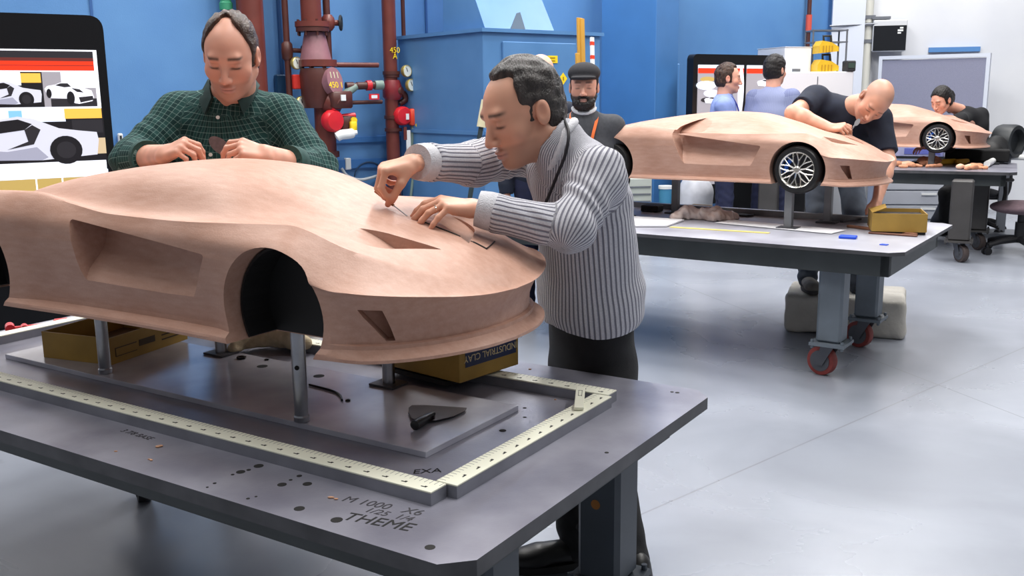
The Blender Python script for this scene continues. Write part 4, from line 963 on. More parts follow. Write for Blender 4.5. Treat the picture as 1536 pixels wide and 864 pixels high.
# ---------------------------------------------------------------- woman behind the far car
def cast_woman():
    Y=at_y; f=nrm([-.80,-.42,-.42]); R=rot_from(f,[0,0,1]); s=1.0; C=Y(1412,151,9.40)
    sh=[Y(1440,180,9.32),Y(1470,172,9.65)]; neck=Y(1440,165,9.5); chest=Y(1462,188,9.62); pelvis=Y(1466,262,9.85); left=nrm(sh[0]-sh[1]); fwd=nrm([-.9,-.3,0])
    el=[sh[0]+A([-.12,-.08,-.24]),sh[1]+A([-.10,-.05,-.26])]; wr=[el[0]+A([-.22,-.05,.0]),el[1]+A([-.23,-.1,.02])]
    lf=nrm([-fwd[1],fwd[0],0]); hips=[pelvis+lf*.085,pelvis-lf*.085]; kn=[Y(1418,290,9.65),Y(1424,284,10.0)]; an=[A([k[0]+.02,k[1]+.02,.09+FL]) for k in kn]
    P=Person('woman with dark tied back hair bending behind the farthest clay car',loc=an[0][:2])
    J=dict(neck=neck,chest=chest,pelvis=pelvis,hips=hips,knees=kn,ankles=an,sh=sh,el=el,wr=wr,toe=[fwd,fwd])
    HF=head_field(.005,C,R,s,neck,.048,-.004); V,Fc=HF.mesh(); P.add_body(V,Fc,head_colors(V,C,R,s,SK2,HB,0,.9,.9))
    for i in(0,1):
        F,t=arm_skin(.006,el[i],wr[i],dict(d=[-1,-.2,-.1],back=[0,-.2,1],thumb=(-1,1)[i],curls=((25,30,15),)*4,sc=.9),None,(.036,.024)); V,Fc=F.mesh(); P.add_body(V,Fc,skin_cols(V,SK2,t))
    hidden_body(P,J,SK2,.018); P.finish_body()
    def post(F,Pt,s_): 
        F.ell(Pt(0,-.115,.0),A([.045,.05,.06])*s_,R,.03); F.cap(Pt(0,-.12,-.02),Pt(.015,-.14,-.16),.034,.02,.03); F.cap(Pt(0.01,-.06,-.06),Pt(.02,-.10,-.15),.04,.03,.03)
    V,Fc=hair_mesh(.005,C,R,s,dict(th=.011,top=.010,front=.070,side=.034,burn=-.02,nape=-.09,post=post),12); P.part('hair',V,Fc,H_BLK)
    lo,hi=bb([*sh,*el,*wr,pelvis,neck],.18); F=Field(lo,hi,.009); spd=nrm(chest-pelvis)
    F.ecap(pelvis,chest,(.155,.115),(.165,.115),left,.04); F.ecap(chest,neck-spd*.02,(.15,.10),(.065,.065),left,.05)
    for i in(0,1): F.cap(sh[i],chest*.5+neck*.5,.064,.08,.05); sleeve(F,sh[i],el[i],wr[i],(.066,.054,.040),.03); open_end(F,wr[i],wr[i]-el[i],.07)
    V,Fc=cloth_mesh(F,.005,15,41); P.part('shirt',V,Fc,M_BLACK); trousers(P,J,M_BLKTR,.013,.95)
    for i in(0,1): shoe(P,J['ankles'][i],J['toe'][i],M_SHOE,M_SOLE,.009)
    return P,J
# ---------------------------------------------------------------- room shell
BW=Frame([0,9.9,0],math.radians(30)); WE=BW.w((4.62,0,0)); WW=Frame([WE[0],WE[1],0],math.radians(-14))
def struct(o): o['kind']='structure'; return o
def floor_mat():
    m=bpy.data.materials.new('grey sealed concrete'); m.use_nodes=True; nt=m.node_tree; N=nt.nodes; b=N['Principled BSDF']; lk=nt.links.new
    tc=N.new('ShaderNodeTexCoord')
    def noise(s,d,sc=None,dist=0):
        n=N.new('ShaderNodeTexNoise'); n.inputs['Scale'].default_value=s; n.inputs['Detail'].default_value=d; n.inputs['Distortion'].default_value=dist
        if sc: mp=N.new('ShaderNodeMapping'); mp.inputs['Scale'].default_value=sc; lk(tc.outputs['Object'],mp.inputs[0]); lk(mp.outputs[0],n.inputs[0])
        else: lk(tc.outputs['Object'],n.inputs[0])
        return n.outputs[0]
    def rng(o,a,c,d=0,e=1):
        r=N.new('ShaderNodeMapRange'); r.inputs[1].default_value=a; r.inputs[2].default_value=c; r.inputs[3].default_value=d; r.inputs[4].default_value=e; lk(o,r.inputs[0]); return r.outputs[0]
    a=noise(.9,6,None,.6); s=noise(3,3,(.7,1.1,1)); f=noise(40,4)
    mx=N.new('ShaderNodeMix'); mx.data_type='RGBA'; mx.inputs[6].default_value=L(158,163,174); mx.inputs[7].default_value=L(134,139,150); lk(rng(a,.35,.65),mx.inputs[0])
    m2=N.new('ShaderNodeMix'); m2.data_type='RGBA'; m2.blend_type='MULTIPLY'; m2.inputs[0].default_value=.22; lk(mx.outputs[2],m2.inputs[6]); lk(rng(s,.3,.7,.72,1.08),m2.inputs[7])
    m3=N.new('ShaderNodeMix'); m3.data_type='RGBA'; m3.inputs[7].default_value=L(78,72,66); lk(m2.outputs[2],m3.inputs[6])
    sp=noise(2.2,8,(1,1,1),.2); lk(rng(sp,.70,.78,0,.6),m3.inputs[0])
    # saw cut joints
    def joint(ang,P,wd):
        n_=(math.cos(ang),math.sin(ang)); sx=N.new('ShaderNodeSeparateXYZ'); mp=N.new('ShaderNodeMapping'); mp.inputs['Rotation'].default_value=(0,0,-ang); mp.inputs['Location'].default_value=(-(n_[0]*P[0]+n_[1]*P[1]),0,0); lk(tc.outputs['Object'],mp.inputs[0]); lk(mp.outputs[0],sx.inputs[0])
        d=N.new('ShaderNodeMath'); d.operation='ABSOLUTE'; lk(sx.outputs[0],d.inputs[0]); c=N.new('ShaderNodeMath'); c.operation='LESS_THAN'; c.inputs[1].default_value=wd; lk(d.outputs[0],c.inputs[0]); return c.outputs[0]
    j1=joint(math.radians(17.3),(2.095,4.60),.004); j2=joint(math.radians(131.5),(2.095,4.60),.004); j=N.new('ShaderNodeMath'); j.operation='MAXIMUM'; lk(j1,j.inputs[0]); lk(j2,j.inputs[1])
    jm=N.new('ShaderNodeMath'); jm.operation='MULTIPLY'; jm.inputs[1].default_value=.35; lk(j.outputs[0],jm.inputs[0])
    m4=N.new('ShaderNodeMix'); m4.data_type='RGBA'; m4.inputs[7].default_value=L(84,80,78); lk(m3.outputs[2],m4.inputs[6]); lk(jm.outputs[0],m4.inputs[0]); lk(m4.outputs[2],b.inputs['Base Color'])
    lk(rng(a,.3,.7,.25,.31),b.inputs['Roughness']); b.inputs['Specular IOR Level'].default_value=.6
    bp=N.new('ShaderNodeBump'); bp.inputs['Strength'].default_value=.03; bp.inputs['Distance'].default_value=.004; lk(f,bp.inputs['Height']); lk(bp.outputs[0],b.inputs['Normal'])
    return m
M_BWALL=mat('blue painted wall',(94,144,197),.55,noise=1,nscale=1.6,col2=(82,131,187),bump=.08,bscale=90)
M_WWALL=mat('white painted wall',(226,228,232),.6,noise=1,nscale=1.2,col2=(214,217,224))
struct(mesh_obj('floor',[(-9,-3,FL),(13,-3,FL),(13,16,FL),(-9,16,FL)],[(0,1,2,3)],floor_mat()))
def wall(name,fr,u0,u1,h,m,th=.2):
    r=MB(); r.box(((u0+u1)/2,th/2,(h+FL)/2),(u1-u0,th,h-FL)); return struct(r.build(name,m,None,None,loc=fr.o,rz=fr.yaw))
b=MB(); b.box((-2.69,.1,(2.96+FL)/2),(14.62,.2,2.96-FL),M_BWALL); b.box((-2.69,.1,4.73),(14.62,.2,3.54),M_WWALL); struct(b.build('wall_back',None,None,None,loc=BW.o,rz=BW.yaw)); wall('wall_right',WW,0,9,6.5,M_WWALL)
# seams and rails of the blue wall
b=MB(); M_RAIL=mat('blue rail',(58,112,176),.5)
for z,hh in ((1.22,.05),(1.00,.08)): b.box((-1.6,-.02,z),(12.4,.04,hh))
struct(b.build('trim_1',M_RAIL,None,loc=BW.o,rz=BW.yaw))
b=MB()
for px in (141,640,1010):
    q=BW.at_v(px,60,0); b.box((q[0],-.006,3.3),(.02,.012,6.2))
struct(b.build('trim_2',mat('dark blue seam',(44,90,150),.6),None,loc=BW.o,rz=BW.yaw))
# white pilaster at the wall junction with its conduit
b=MB(); q0=WW.at_v(1247,60,-.25); q1=WW.at_v(1296,60,-.25); b.box(((q0[0]+q1[0])/2,-.125,3.34),(q1[0]-q0[0],.25,6.32)); struct(b.build('trim_3',mat('white pilaster paint',(214,220,232),.6),None,loc=WW.o,rz=WW.yaw))
# ---------------------------------------------------------------- tables
M_STEEL=mat('worn steel plate',(158,158,170),.32,.32,noise=1,nscale=5,col2=(120,120,134),bump=.04,bscale=180); M_STEELE=mat('dark steel edge',(88,88,92),.5,.4,noise=.4,nscale=12); M_SKIRT=mat('dark green grey frame paint',(64,70,72),.5,noise=.3,nscale=6)
M_LEG=mat('grey blue leg paint',(92,102,110),.5,noise=.3,nscale=6); M_CASTR=mat('red polyurethane caster',(150,62,56),.5,noise=.3,nscale=30); M_HUB=mat('cast iron hub',(96,98,104),.5,.5); M_HOLE=mat('dark bolt hole',(14,13,13),.8); M_LAM=mat('worn white laminate',(184,186,196),.35,noise=1,nscale=3,col2=(146,146,158))
def chamf(hx,hy,c): return [(-hx+c,-hy),(hx-c,-hy),(hx,-hy+c),(hx,hy-c),(hx-c,hy),(-hx+c,hy),(-hx,hy-c),(-hx,-hy+c)]
def table(fr,lx,ly,h,top_m,label,ch=.05,th=.032,skirt=.085,inset=.09,legs=(),caster=True,legm=M_LEG,lw=.12,edge_m=M_STEELE,rust=False,castm=None):
    castm=castm or M_CASTR
    r=empty('work_table',(fr.o[0],fr.o[1],FL),fr.yaw); h=h-FL; tag(r,label,'work table')
    b=MB(); P=chamf(lx/2,ly/2,ch); n=8
    b.add([(x,y,h) for x,y in P],[tuple(range(n))],top_m); b.add([(x,y,h) for x,y in P]+[(x,y,h-th) for x,y in P],[(i,n+i,n+(i+1)%n,(i+1)%n) for i in range(n)]+[tuple(range(2*n-1,n-1,-1))],edge_m)
    b.build('table_top',None,r)
    b=MB(); hx,hy=lx/2-inset,ly/2-inset; z=h-th-skirt/2
    for sy in(-1,1): b.box((0,sy*(hy-.02),z),(2*hx,.04,skirt))
    for sx in(-1,1): b.box((sx*(hx-.02),0,z),(.04,2*hy,skirt))
    for x in (-.5,.5): b.box((x*lx*.5,0,z),(.05,2*hy-.04,skirt))
    b.build('frame',M_SKIRT,r)
    for (x,y,ang) in legs:
        z1=h-th-skirt*.3; z0=.185 if caster else 0
        b=MB(); b.box((x,y,(z1+z0)/2),(lw,lw,z1-z0),legm,bev=.012)
        if rust: b.cyl((x-.005,y-lw/2-.0006,.40),(x-.005,y-lw/2+.002,.40),.013,mat('rust spot',(150,96,40),.8),14)
        lg=b.build('leg',None,r)
        b=MB(); b.box((x,y,z0-.008),(lw+.05,lw+.05,.016),legm)
        for sx in(-1,1):
            for sy in(-1,1): b.cyl((x+sx*(lw/2+.012),y+sy*(lw/2+.012),z0-.03),(x+sx*(lw/2+.012),y+sy*(lw/2+.012),z0+.015),.008,legm,8)
        b.build('leg_plate',None,lg)
        if caster:
            d=A([math.cos(ang),math.sin(ang),0]); s=A([-d[1],d[0],0]); c=A([x,y,.075])+d*.045; b=MB()
            b.lathe([(.05,-.025),(.073,-.023),(.075,-.018),(.075,.018),(.073,.023),(.05,.025)],c,s,castm,28)
            b.lathe([(.054,-.0275),(.054,.0275)],c,s,M_HUB,24); b.lathe([(.02,-.034),(.02,.034)],c,s,M_HUB,14)
            b.build('caster_wheel',None,lg,smooth=40)
            b=MB()
            for sg in(-1,1):
                p=c+s*sg*.032; q=A([x,y,.165]); V=[p+d*.02-A([0,0,.02]),p-d*.02-A([0,0,.02]),A([q[0],q[1],.165])+s*sg*.032-d*.035,A([q[0],q[1],.165])+s*sg*.032+d*.035]; V=V+[v+s*sg*.005 for v in V]
                b.add(V,[(0,1,2,3),(7,6,5,4),(0,4,5,1),(1,5,6,2),(2,6,7,3),(3,7,4,0)],M_HUB)
            b.cyl((x,y,.158),(x,y,.178),.045,M_HUB,20); b.build('caster_fork',None,lg)
    return r
TAB1=table(T1,2.438,1.19,.80,M_STEEL,'large steel work table carrying the nearest clay car',legs=[(1.06,.275,.4),(1.06,-.30,.6),(-.74,.19,2.6),(-1.06,-.32,-2.4)],legm=mat('dark blue grey leg paint',(58,66,76),.45,noise=.3,nscale=5),rust=True,castm=mat('black caster',(26,26,28),.5))
YAW2=math.radians(-34.5); H2=.865; T2=Frame([0,0,0],YAW2); p=T2.l(at_z(1250,373,H2)); q=T2.l(at_z(1408,349.5,H2)); T2.o=T2.w((q[0]-1.22,p[1]+.6175,0))
lA=T2.at_z(1247,511,.185+FL); lB=T2.at_z(1302,474,.185+FL)
TAB2=table(T2,2.44,1.235,H2,M_LAM,'grey steel work table under the middle clay car',ch=.06,th=.018,skirt=.11,inset=.07,legs=[(lA[0],lA[1],2.9),(lB[0],lB[1],2.9),(lA[0]-1.60,lA[1],.3),(lB[0]-1.60,lB[1],-.4)],lw=.125,legm=mat('blue grey leg paint',(112,122,132),.5,noise=.3,nscale=6))
H3=.925; q3=at_z(1522,259,H3); T3=Frame([0,0,0],math.radians(-27)); T3.o=A([q3[0],q3[1],0])-T3.ex*1.20+T3.ey*.62
l3=T3.at_z(1438,362,.17+FL); l3b=T3.at_z(1464,346,.17+FL)
TAB3=table(T3,2.44,1.235,H3,M_STEEL,'dark steel work table under the farthest clay car',ch=.06,th=.025,skirt=.10,inset=.08,legs=[(l3[0],l3[1],-.9),(l3b[0],l3b[1],-.9),(l3[0]-1.6,l3[1],.3),(l3b[0]-1.6,l3b[1],-.4)],lw=.17,legm=mat('dark grey leg paint',(66,64,64),.5,noise=.3,nscale=6),castm=mat('brown worn caster',(70,60,58),.6))
# ---------------------------------------------------------------- the three clay cars on their posts
CAR1=empty('clay_car_model',T1.w((0,0,1.0)),T1.yaw); tag(CAR1,'nearest and largest clay sports car model without wheels on steel posts','clay model')
o=car_body('a'); o.name='clay_body'; o.parent=CAR1; make_liners(CAR1)
YC2=math.radians(-34.5); C2=Frame([0,0,0],YC2); p=at_y(1195,255,5.25); C2.o=p-C2.ex*.557+C2.ey*.375; C2.o[2]=p[2]-.132
CAR2=empty('clay_car_model',C2.o,YC2); tag(CAR2,'middle clay sports car model with wheels, beside the bald man','clay model')
o=car_body('b'); o.name='clay_body'; o.parent=CAR2; make_liners(CAR2)
for u_ in (.557,-.575):
    for s_ in (-1,1): make_wheel(CAR2,u_,s_)
YC3=math.radians(-31); C3=Frame([0,0,0],YC3); p=at_y(1406,208,8.75); C3.o=p-C3.ex*.557+C3.ey*.375; C3.o[2]=p[2]-.132
CAR3=copy_tree(CAR2); CAR3.location=C3.o; CAR3.rotation_euler=(0,0,YC3); tag(CAR3,'farthest clay sports car model with wheels, before the grey partition','clay model')
# contact with the nearest car
from mathutils.bvhtree import BVHTree
bpy.context.view_layer.update()
def bvh_of(root):
    dg=bpy.context.evaluated_depsgraph_get(); o=[c for c in root.children if c.name.startswith('clay_body')][0]; return BVHTree.FromObject(o,dg)
BV1=bvh_of(CAR1)
def on_car(u,v):
    h=BV1.ray_cast(Vector((u,v,1.0)),Vector((0,0,-1))); return None if h[0] is None else h[0][2]
def car_hit(x,y):
    d=sight(x,y); o_=T1.l(CAM)-A([0,0,1.0]); h=BV1.ray_cast(Vector(o_),Vector((d@T1.ex,d@T1.ey,d[2]))); return None if h[0] is None else A(h[0])
# black line of tape along the far bonnet vent
ln=[]
pts=[(.635,.052),(.70,.062),(.77,.072),(.828,.078)]; c=catmull([(a,b_,0) for a,b_ in pts],8)
b=MB(); b.tube([A([p[0],p[1],(on_car(p[0],p[1]) or .25)+.0012]) for p in c],.0022,None,6)
c2=[(.828,.078),(.812,.12),(.796,.16)]; 
b.tube([A([p[0],p[1],max(on_car(p[0],p[1]) or 0,.238-.0*p[1])+.002]) for p in catmull([(a,b_,0) for a,b_ in c2],5)],.0018,None,6)
o=b.build('guide_tape',mat('black guide tape',(36,28,24),.6),CAR1,30); o['label']='black tape line along the bonnet vent'
M_POST=mat('galvanised post steel',(178,180,186),.28,1,noise=.25,nscale=20)
def post(fr,u,v,z0,z1,r,label,base=True,grp=None,hole=False,m=M_POST):
    q=fr.w((u,v,0)); e=empty('support_post',(q[0],q[1],z0),fr.yaw); tag(e,label,'post',grp)
    b=MB(); b.cyl((0,0,0.004),(0,0,min(z1,1.0525)-z0),r,None,24); o=b.build('tube',m,e,30)
    if hole:
        b=MB(); ang=math.radians(-62); d=A([math.cos(ang),math.sin(ang),0]); b.cyl(d*(r-.004)+A([0,0,.14]),d*(r+.0012)+A([0,0,.14]),.006,M_HOLE,12); b.build('bolt_hole',None,o)
    b=MB()
    if base: b.box((0,0,.003),(.085,.07,.006))
    else: b.lathe([(r+.002,0),(r+.002,.012),(r,.016)],(0,0,0),(0,0,1))
    b.build('foot_plate',M_STEELE if base else m,e); return e
post(T1,.447,-.189,.816,1.075,.0175,'steel post under the front wheel arch of the nearest clay car',False,hole=True)
post(T1,-.362,-.172,.816,1.075,.0175,'steel post beside the open gold box, under the nearest clay car',False)
post(T1,.436,.159,.816,1.07,.0175,'steel post beside the upside down box of clay under the nose')
post(T1,-.235,.150,.816,1.07,.0175,'steel post behind the open gold box, far side of the nearest car')
# ---------------------------------------------------------------- things on the near table
M_PLATE=mat('bright aluminium plate',(214,216,226),.20,.25,noise=1,nscale=4,col2=(172,172,186)); M_BONE=mat('ivory scale face',(226,226,208),.5); M_ALU=mat('grey aluminium bar',(150,152,160),.4,.6,noise=.25,nscale=10); M_INK=mat('black ink',(16,16,18),.7)
e=empty('base_plate',T1.w((.005,-.006,.80)),T1.yaw); tag(e,'thick bright metal base plate lying inside the scale bars','base plate')
b=MB(); b.box((0,0,.0075),(1.675,.392,.015),M_PLATE,bev=.001)
for x,y in ((-.77,.03),(-.02,.12),(.20,.13)): b.cyl((x,y,.0145),(x,y,.0156),.016,M_HOLE,18)
b.build('plate',None,e)
def scale_bar(a,c,w,h,label,ticks=True,z=.80,inner=1):
    """graduated bar from a to c in table coordinates"""
    a,c=A(a,float),A(c,float); d=c-a; Ln=np.linalg.norm(d); an=math.atan2(d[1],d[0]); q=T1.w((*a,z)); e=empty('scale_bar',q,T1.yaw+an); tag(e,label,'scale bar')
    b=MB(); b.box((Ln/2,w/2,(h-.004)/2),(Ln,w,h-.004)); b.build('bar',M_ALU,e)
    b=MB(); b.box((Ln/2,w/2,h-.002),(Ln,w,.004),M_BONE,bev=.0008)
    if ticks:
        for i in range(int(Ln/.0508)):
            x=Ln-.03-i*.0508; b.box((x,w*.30,h+.0003),(.013,.0028,.0006),M_INK); b.box((x+.004,w*.30+.0035,h+.0003),(.006,.0022,.0006),M_INK)
        for i in range(int(Ln/.0127)): b.box((Ln-.005-i*.0127,w*.82,h+.0002),(.0009,w*.3,.0004),M_ALU)
    b.build('scale_face',None,e)
    return e
scale_bar((-1.062,-.405),(1.012,-.405),.052,.030,'long near scale bar with ivory face parallel to the table edge')
scale_bar((1.036,-.350),(1.036,.338),.052,.030,'ivory faced scale bar across the right end of the table').rotation_euler=(0,0,T1.yaw+math.pi/2)
scale_bar((-1.06,.343),(1.022,.343),.052,.030,'far scale bar with ivory face behind the box of clay',True)
scale_bar((-1.075,.395),(-1.075,-.335),.052,.030,'ivory faced scale bar across the left end of the table',False)
# folded paper ruler lying over the bar end
q=T1.at_z(869,610,.834); e=empty('measuring_block',T1.w((q[0],q[1],.8305)),0); tag(e,'small ivory measuring block lying across the bar corner','measuring block')
a0=at_z(871,582,.836); a1=at_z(868,634,.80); d=a1-a0; ang=math.atan2(d[1],d[0]); Ln=np.linalg.norm(d[:2])
e.location=[float(k) for k in (a0+a1)/2]; e.location.z=.8315; e.rotation_euler=(0,math.radians(0),ang)
b=MB(); b.box((0,0,.004),(Ln*.98,.024,.008),bev=.001); b.build('body',M_BONE,e)
b=MB(); 
for x,w_ in ((-.03,.05),): b.box((x,.005,.0082),(w_,.0012,.0006)); b.box((x,-.004,.0082),(w_*.8,.0012,.0006)); b.box((x-.025,0,.0082),(.0012,.012,.0006)); b.box((x+.02,0,.0082),(.0012,.010,.0006))
b.build('markings',M_INK,e)
# writing and holes on the table
def on_table(name,s,px,py,size,rot,m,align='CENTER',z=.8005):
    q=T1.at_z(px,py,.80); T=np.eye(4); c_,s_=math.cos(rot),math.sin(rot); T[:2,:2]=[[c_,-s_],[s_,c_]]; T[:3,3]=[q[0],q[1],z-FL]; return text_obj(name,s,size,m,TAB1,T,.0002,align,.15)
on_table('handwriting','THEME',566,783,.048,math.radians(10),M_INK); on_table('handwriting','M 1000   X6',573,759,.036,math.radians(8),mat('faded ink',(52,50,56),.7)); on_table('handwriting','1/25  1/4',583,772,.030,math.radians(6),mat('faded ink',(52,50,56),.7))
on_table('handwriting','EXA',640,707,.034,math.radians(40),M_INK); on_table('handwriting','24  1/8',838,645,.026,math.radians(50),mat('faded ink',(52,50,56),.7)); on_table('handwriting','3 7/8 BASE',205,652,.026,math.radians(-2),mat('faded ink',(52,50,56),.7))
b=MB()
for px,py,r_ in ((361,708,.010),(373,705,.005),(388,699,.011),(349,712,.004),(423,727,.010),(449,714,.006),(461,726,.010),(436,720,.004),(449,763,.011),(505,780,.012),(645,821,.010),(754,646,.009),(787,626,.005),(787,612,.005),(322,725,.004),(311,731,.003),(372,748,.004),(384,745,.003),(1008,588,.005),(1016,589,.006),(910,679,.005)):
    q=T1.at_z(px,py,.80); b.cyl((q[0],q[1],.7995),(q[0],q[1],.8006),r_,M_HOLE,14)
b.V=[v-A([0,0,FL]) for v in b.V]; o=[c for c in TAB1.children if c.name.startswith('table_top')][0]; V0=[tuple(v.co) for v in o.data.vertices]; F0=[list(p.vertices) for p in o.data.polygons]; M0=[p.material_index for p in o.data.polygons]; mats0=list(o.data.materials); n0=len(V0)
bpy.data.objects.remove(o); mesh_obj('table_top',V0+[tuple(v) for v in np.vstack(b.V)],F0+[[i+n0 for i in f] for f in b.F],mats0+[M_HOLE],TAB1,fm=M0+[len(mats0)]*len(b.F))
M_CRUMB=mat('clay crumb',(196,150,120),.8)
for i,(px,py,r_) in enumerate(((237,671,.006),(174,678,.003),(227,691,.004),(500,747,.005),(822,632,.006),(640,680,.003),(833,600,.004),(795,570,.005),(768,563,.006))):
    q=at_z(px,py,.80); zz=.80+(.03 if (py<575 and px>700) else 0); F=Field(q-A([.02]*3),q+A([.02]*3),.0015); rr=np.random.default_rng(i)
    for k in range(3): F.ell(q*A([1,1,0])+A([0,0,zz+r_*.4])+rr.normal(size=3)*A([r_*.7,r_*.7,0]),(r_,r_*.6,r_*.4),None,.002)
    if i>5: F=Field(A([q[0],q[1],zz])-.02,A([q[0],q[1],zz])+.02,.0015); F.ell(A([q[0],q[1],zz+r_*.4]),(r_,r_*.7,r_*.45),None,.002)
    V,Fc=F.mesh(); o=mesh_obj('clay_crumb',V-A([q[0],q[1],zz]),Fc,M_CRUMB,smooth=True,loc=(q[0],q[1],zz)); tag(o,'tiny crumb of clay lying loose on the near table or its bars','clay crumb','clay crumbs on the near table')
# cardboard boxes
M_CARD=mat('gold brown cardboard',(176,140,62),.55,noise=.25,nscale=9); M_CARDI=mat('dark cardboard inside',(92,70,40),.8); M_BLUEP=mat('dark blue print',(34,44,84),.5)
def open_box(name,fr,c,rz,sx,sy,h,label,z,flaps=True,print_fn=None):
    e=empty(name,(*fr.w((c[0],c[1],0))[:2],z),fr.yaw+rz); tag(e,label,'cardboard box'); t=.004; b=MB()
    for s_ in(-1,1): b.box((0,s_*(sy/2-t/2),h/2),(sx,t,h)); b.box((s_*(sx/2-t/2),0,h/2),(t,sy-2*t,h))
    b.box((0,0,t/2),(sx-2*t,sy-2*t,t)); b.build('carton',M_CARD,e)
    return e
# box of clay, upside down, under the nose: raised on two battens
p0=T1.at_z(690,576,.835); p1=T1.at_z(778,547,.835); d=p1-p0; ang=math.atan2(d[1],d[0]); Ln=np.linalg.norm(d[:2])
dirx=A([math.cos(ang),math.sin(ang)]); diry=A([-dirx[1],dirx[0]]); w_=.30; cc=p0[:2]+dirx*Ln/2+diry*w_/2
BX=empty('clay_box',T1.w((cc[0],cc[1],.8310)),T1.yaw+ang); tag(BX,'gold box of industrial clay standing upside down under the nose','cardboard box')
b=MB(); b.box((0,0,.0575),(Ln,w_,.105),bev=.002); b.build('carton',M_CARD,BX)
b=MB(); b.box((.005,-w_/2-.0004,.068),(Ln*.86,.0012,.048)); b.build('label_panel',M_BLUEP,BX)
T=np.eye(4); T[:3,0]=(-1,0,0); T[:3,1]=(0,0,-1); T[:3,2]=(0,-1,0); T[:3,3]=(.005,-w_/2-.0014,.068); text_obj('lettering','INDUSTRIAL CLAY',.0268,mat('pale gold print',(214,196,150),.5),BX,T,.0003)
b=MB()
for x in (-.05,.06): b.box((x,.0,.0025),(.02,w_*.9,.005))
b.build('batten',M_STEELE,BX)
b=MB(); b.box((0,0,-.007),(Ln*1.02,w_*1.1,.014)); 
SP=empty('wooden_slab',BX.location,T1.yaw+ang); tag(SP,'dark board lying under the upside down box of clay','board'); SP.location.z=.8165; b2=MB(); b2.box((0,.035,.0065),(Ln*.96,w_*.85,.013)); b2.build('board',mat('dark board',(30,28,28),.7),SP)
# open gold box at the left, dark mouth towards the car
p0=T1.at_z(66,536,.815); p1=T1.at_z(167,548,.815); d=p1-p0; ang=math.atan2(d[1],d[0]); Ln=np.linalg.norm(d[:2]); dirx=A([math.cos(ang),math.sin(ang)]); diry=A([-dirx[1],dirx[0]]); dp=.34; cc=p0[:2]+dirx*Ln/2+diry*dp/2
e=open_box('open_box',T1,cc,ang,Ln,dp,.083,'open gold cardboard box on the base plate beside a rear post',.8155)
b=MB(); b.box((0,0,.012),(Ln-.01,dp-.01,.016)); b.build('lining',M_CARDI,e)
b=MB(); x=Ln/2+.0006
for y0_,y1_,z0_,z1_ in ((-.15,-.06,.045,.048),(-.15,-.06,.02,.022),(-.15,-.147,.02,.047),(-.05,.02,.03,.05),(.05,.13,.04,.044),(.05,.13,.025,.029)): b.box((x,(y0_+y1_)/2,(z0_+z1_)/2),(.001,abs(y1_-y0_),abs(z1_-z0_)))
b.build('printing',mat('dark brown print',(70,54,30),.6),e)
# red clamp
M_RED=mat('red tool plastic',(196,28,36),.4); p=T1.at_z(58,494,.80); e=empty('bar_clamp',(*T1.w((p[0],p[1],0))[:2],.80),T1.yaw+math.radians(62)); tag(e,'red bar clamp lying behind the open gold box','clamp')
b=MB(); b.box((0,0,.014),(.20,.014,.012),bev=.003); b.build('bar',M_RED,e)
for a_,c_,r_ in (((-.09,-.02,.016),(-.09,.03,.016),.016),((-.045,-.035,.014),(-.045,.005,.014),.013)):
    b=MB(); b.cyl(a_,c_,r_,None,16); b.build('jaw',M_RED,e,40)
b=MB(); b.box((.075,.0,.020),(.05,.03,.02),bev=.005); b.build('handle',M_RED,e)
# steel spatula with a dark handle
M_BLADE=mat('dark tarnished blade',(58,50,54),.3,.85,noise=.4,nscale=25); M_BHAN=mat('black wooden handle',(20,18,20),.3)
pl=[(613,615),(618,611),(640,611),(672,613),(700,615),(697,620),(680,628),(655,634),(630,636),(618,631),(613,623)]; P=[at_z(x,y,.8165) for x,y in pl]; c0=np.mean(P,0); e=empty('scraper',(c0[0],c0[1],.8152)); tag(e,'half moon steel scraper with black handle on the base plate','scraper')
b=MB(); b.prism([(p[0]-c0[0],p[1]-c0[1]) for p in P][::-1],.0055,.0075,M_BLADE); b.build('blade',None,e)
h0=at_z(646,628,.82)-A([c0[0],c0[1],.8152]); h1=at_z(622,643,.82)-A([c0[0],c0[1],.8152]); b=MB(); h0[2]=.013;h1[2]=.013; d=nrm(h1-h0); b.tube([h0-d*.015,h0,h0+(h1-h0)*.3,h0+(h1-h0)*.7,h1,h1+d*.004],[.006,.008,.0115,.0125,.012,.007],None,14); b.build('handle',M_BHAN,e,40)
b=MB(); d2=nrm(A([P[4][0]-P[1][0],P[4][1]-P[1][1],0])); b.box((h0[0]-.0,h0[1],.010),(.02,.02,.008),bev=.002); b.build('rivet_plate',M_BLADE,e)
# hexagon key, nuts, cloth
pts=[at_z(464,577,.8185),at_z(488,583,.8185),at_z(503,588,.8185),at_z(511,594,.8185),at_z(513,600,.8185)]; c0=pts[2]; b=MB(); b.tube(catmull(A(pts)-c0,5),.0032,None,6); o=b.build('hex_key',mat('black steel key',(26,25,27),.35,.7),None,40,loc=(c0[0],c0[1],c0[2])); tag(o,'bent black hexagon key on the base plate behind a post','hex key')
for px,py,r_,lab in ((362,538,.015,'black flat nut on the plate near the cloth'),(400,540,.007,'small black screw end right of the flat nut'),(522,601,.007,'tiny black nut beside the bent key')):
    q=at_z(px,py,.8155); b=MB(); b.lathe([(r_,0),(r_,r_*.45),(r_*.55,r_*.5),(r_*.5,r_*.3),(0,r_*.3)],(0,0,0),(0,0,1),None,6); o=b.build('hex_nut',mat('black steel key',(26,25,27),.35,.7),None,loc=q); tag(o,lab,'nut')
M_RAG=mat('cream cloth rag',(196,180,150),.9,noise=.4,nscale=30,bump=.3,bscale=120)
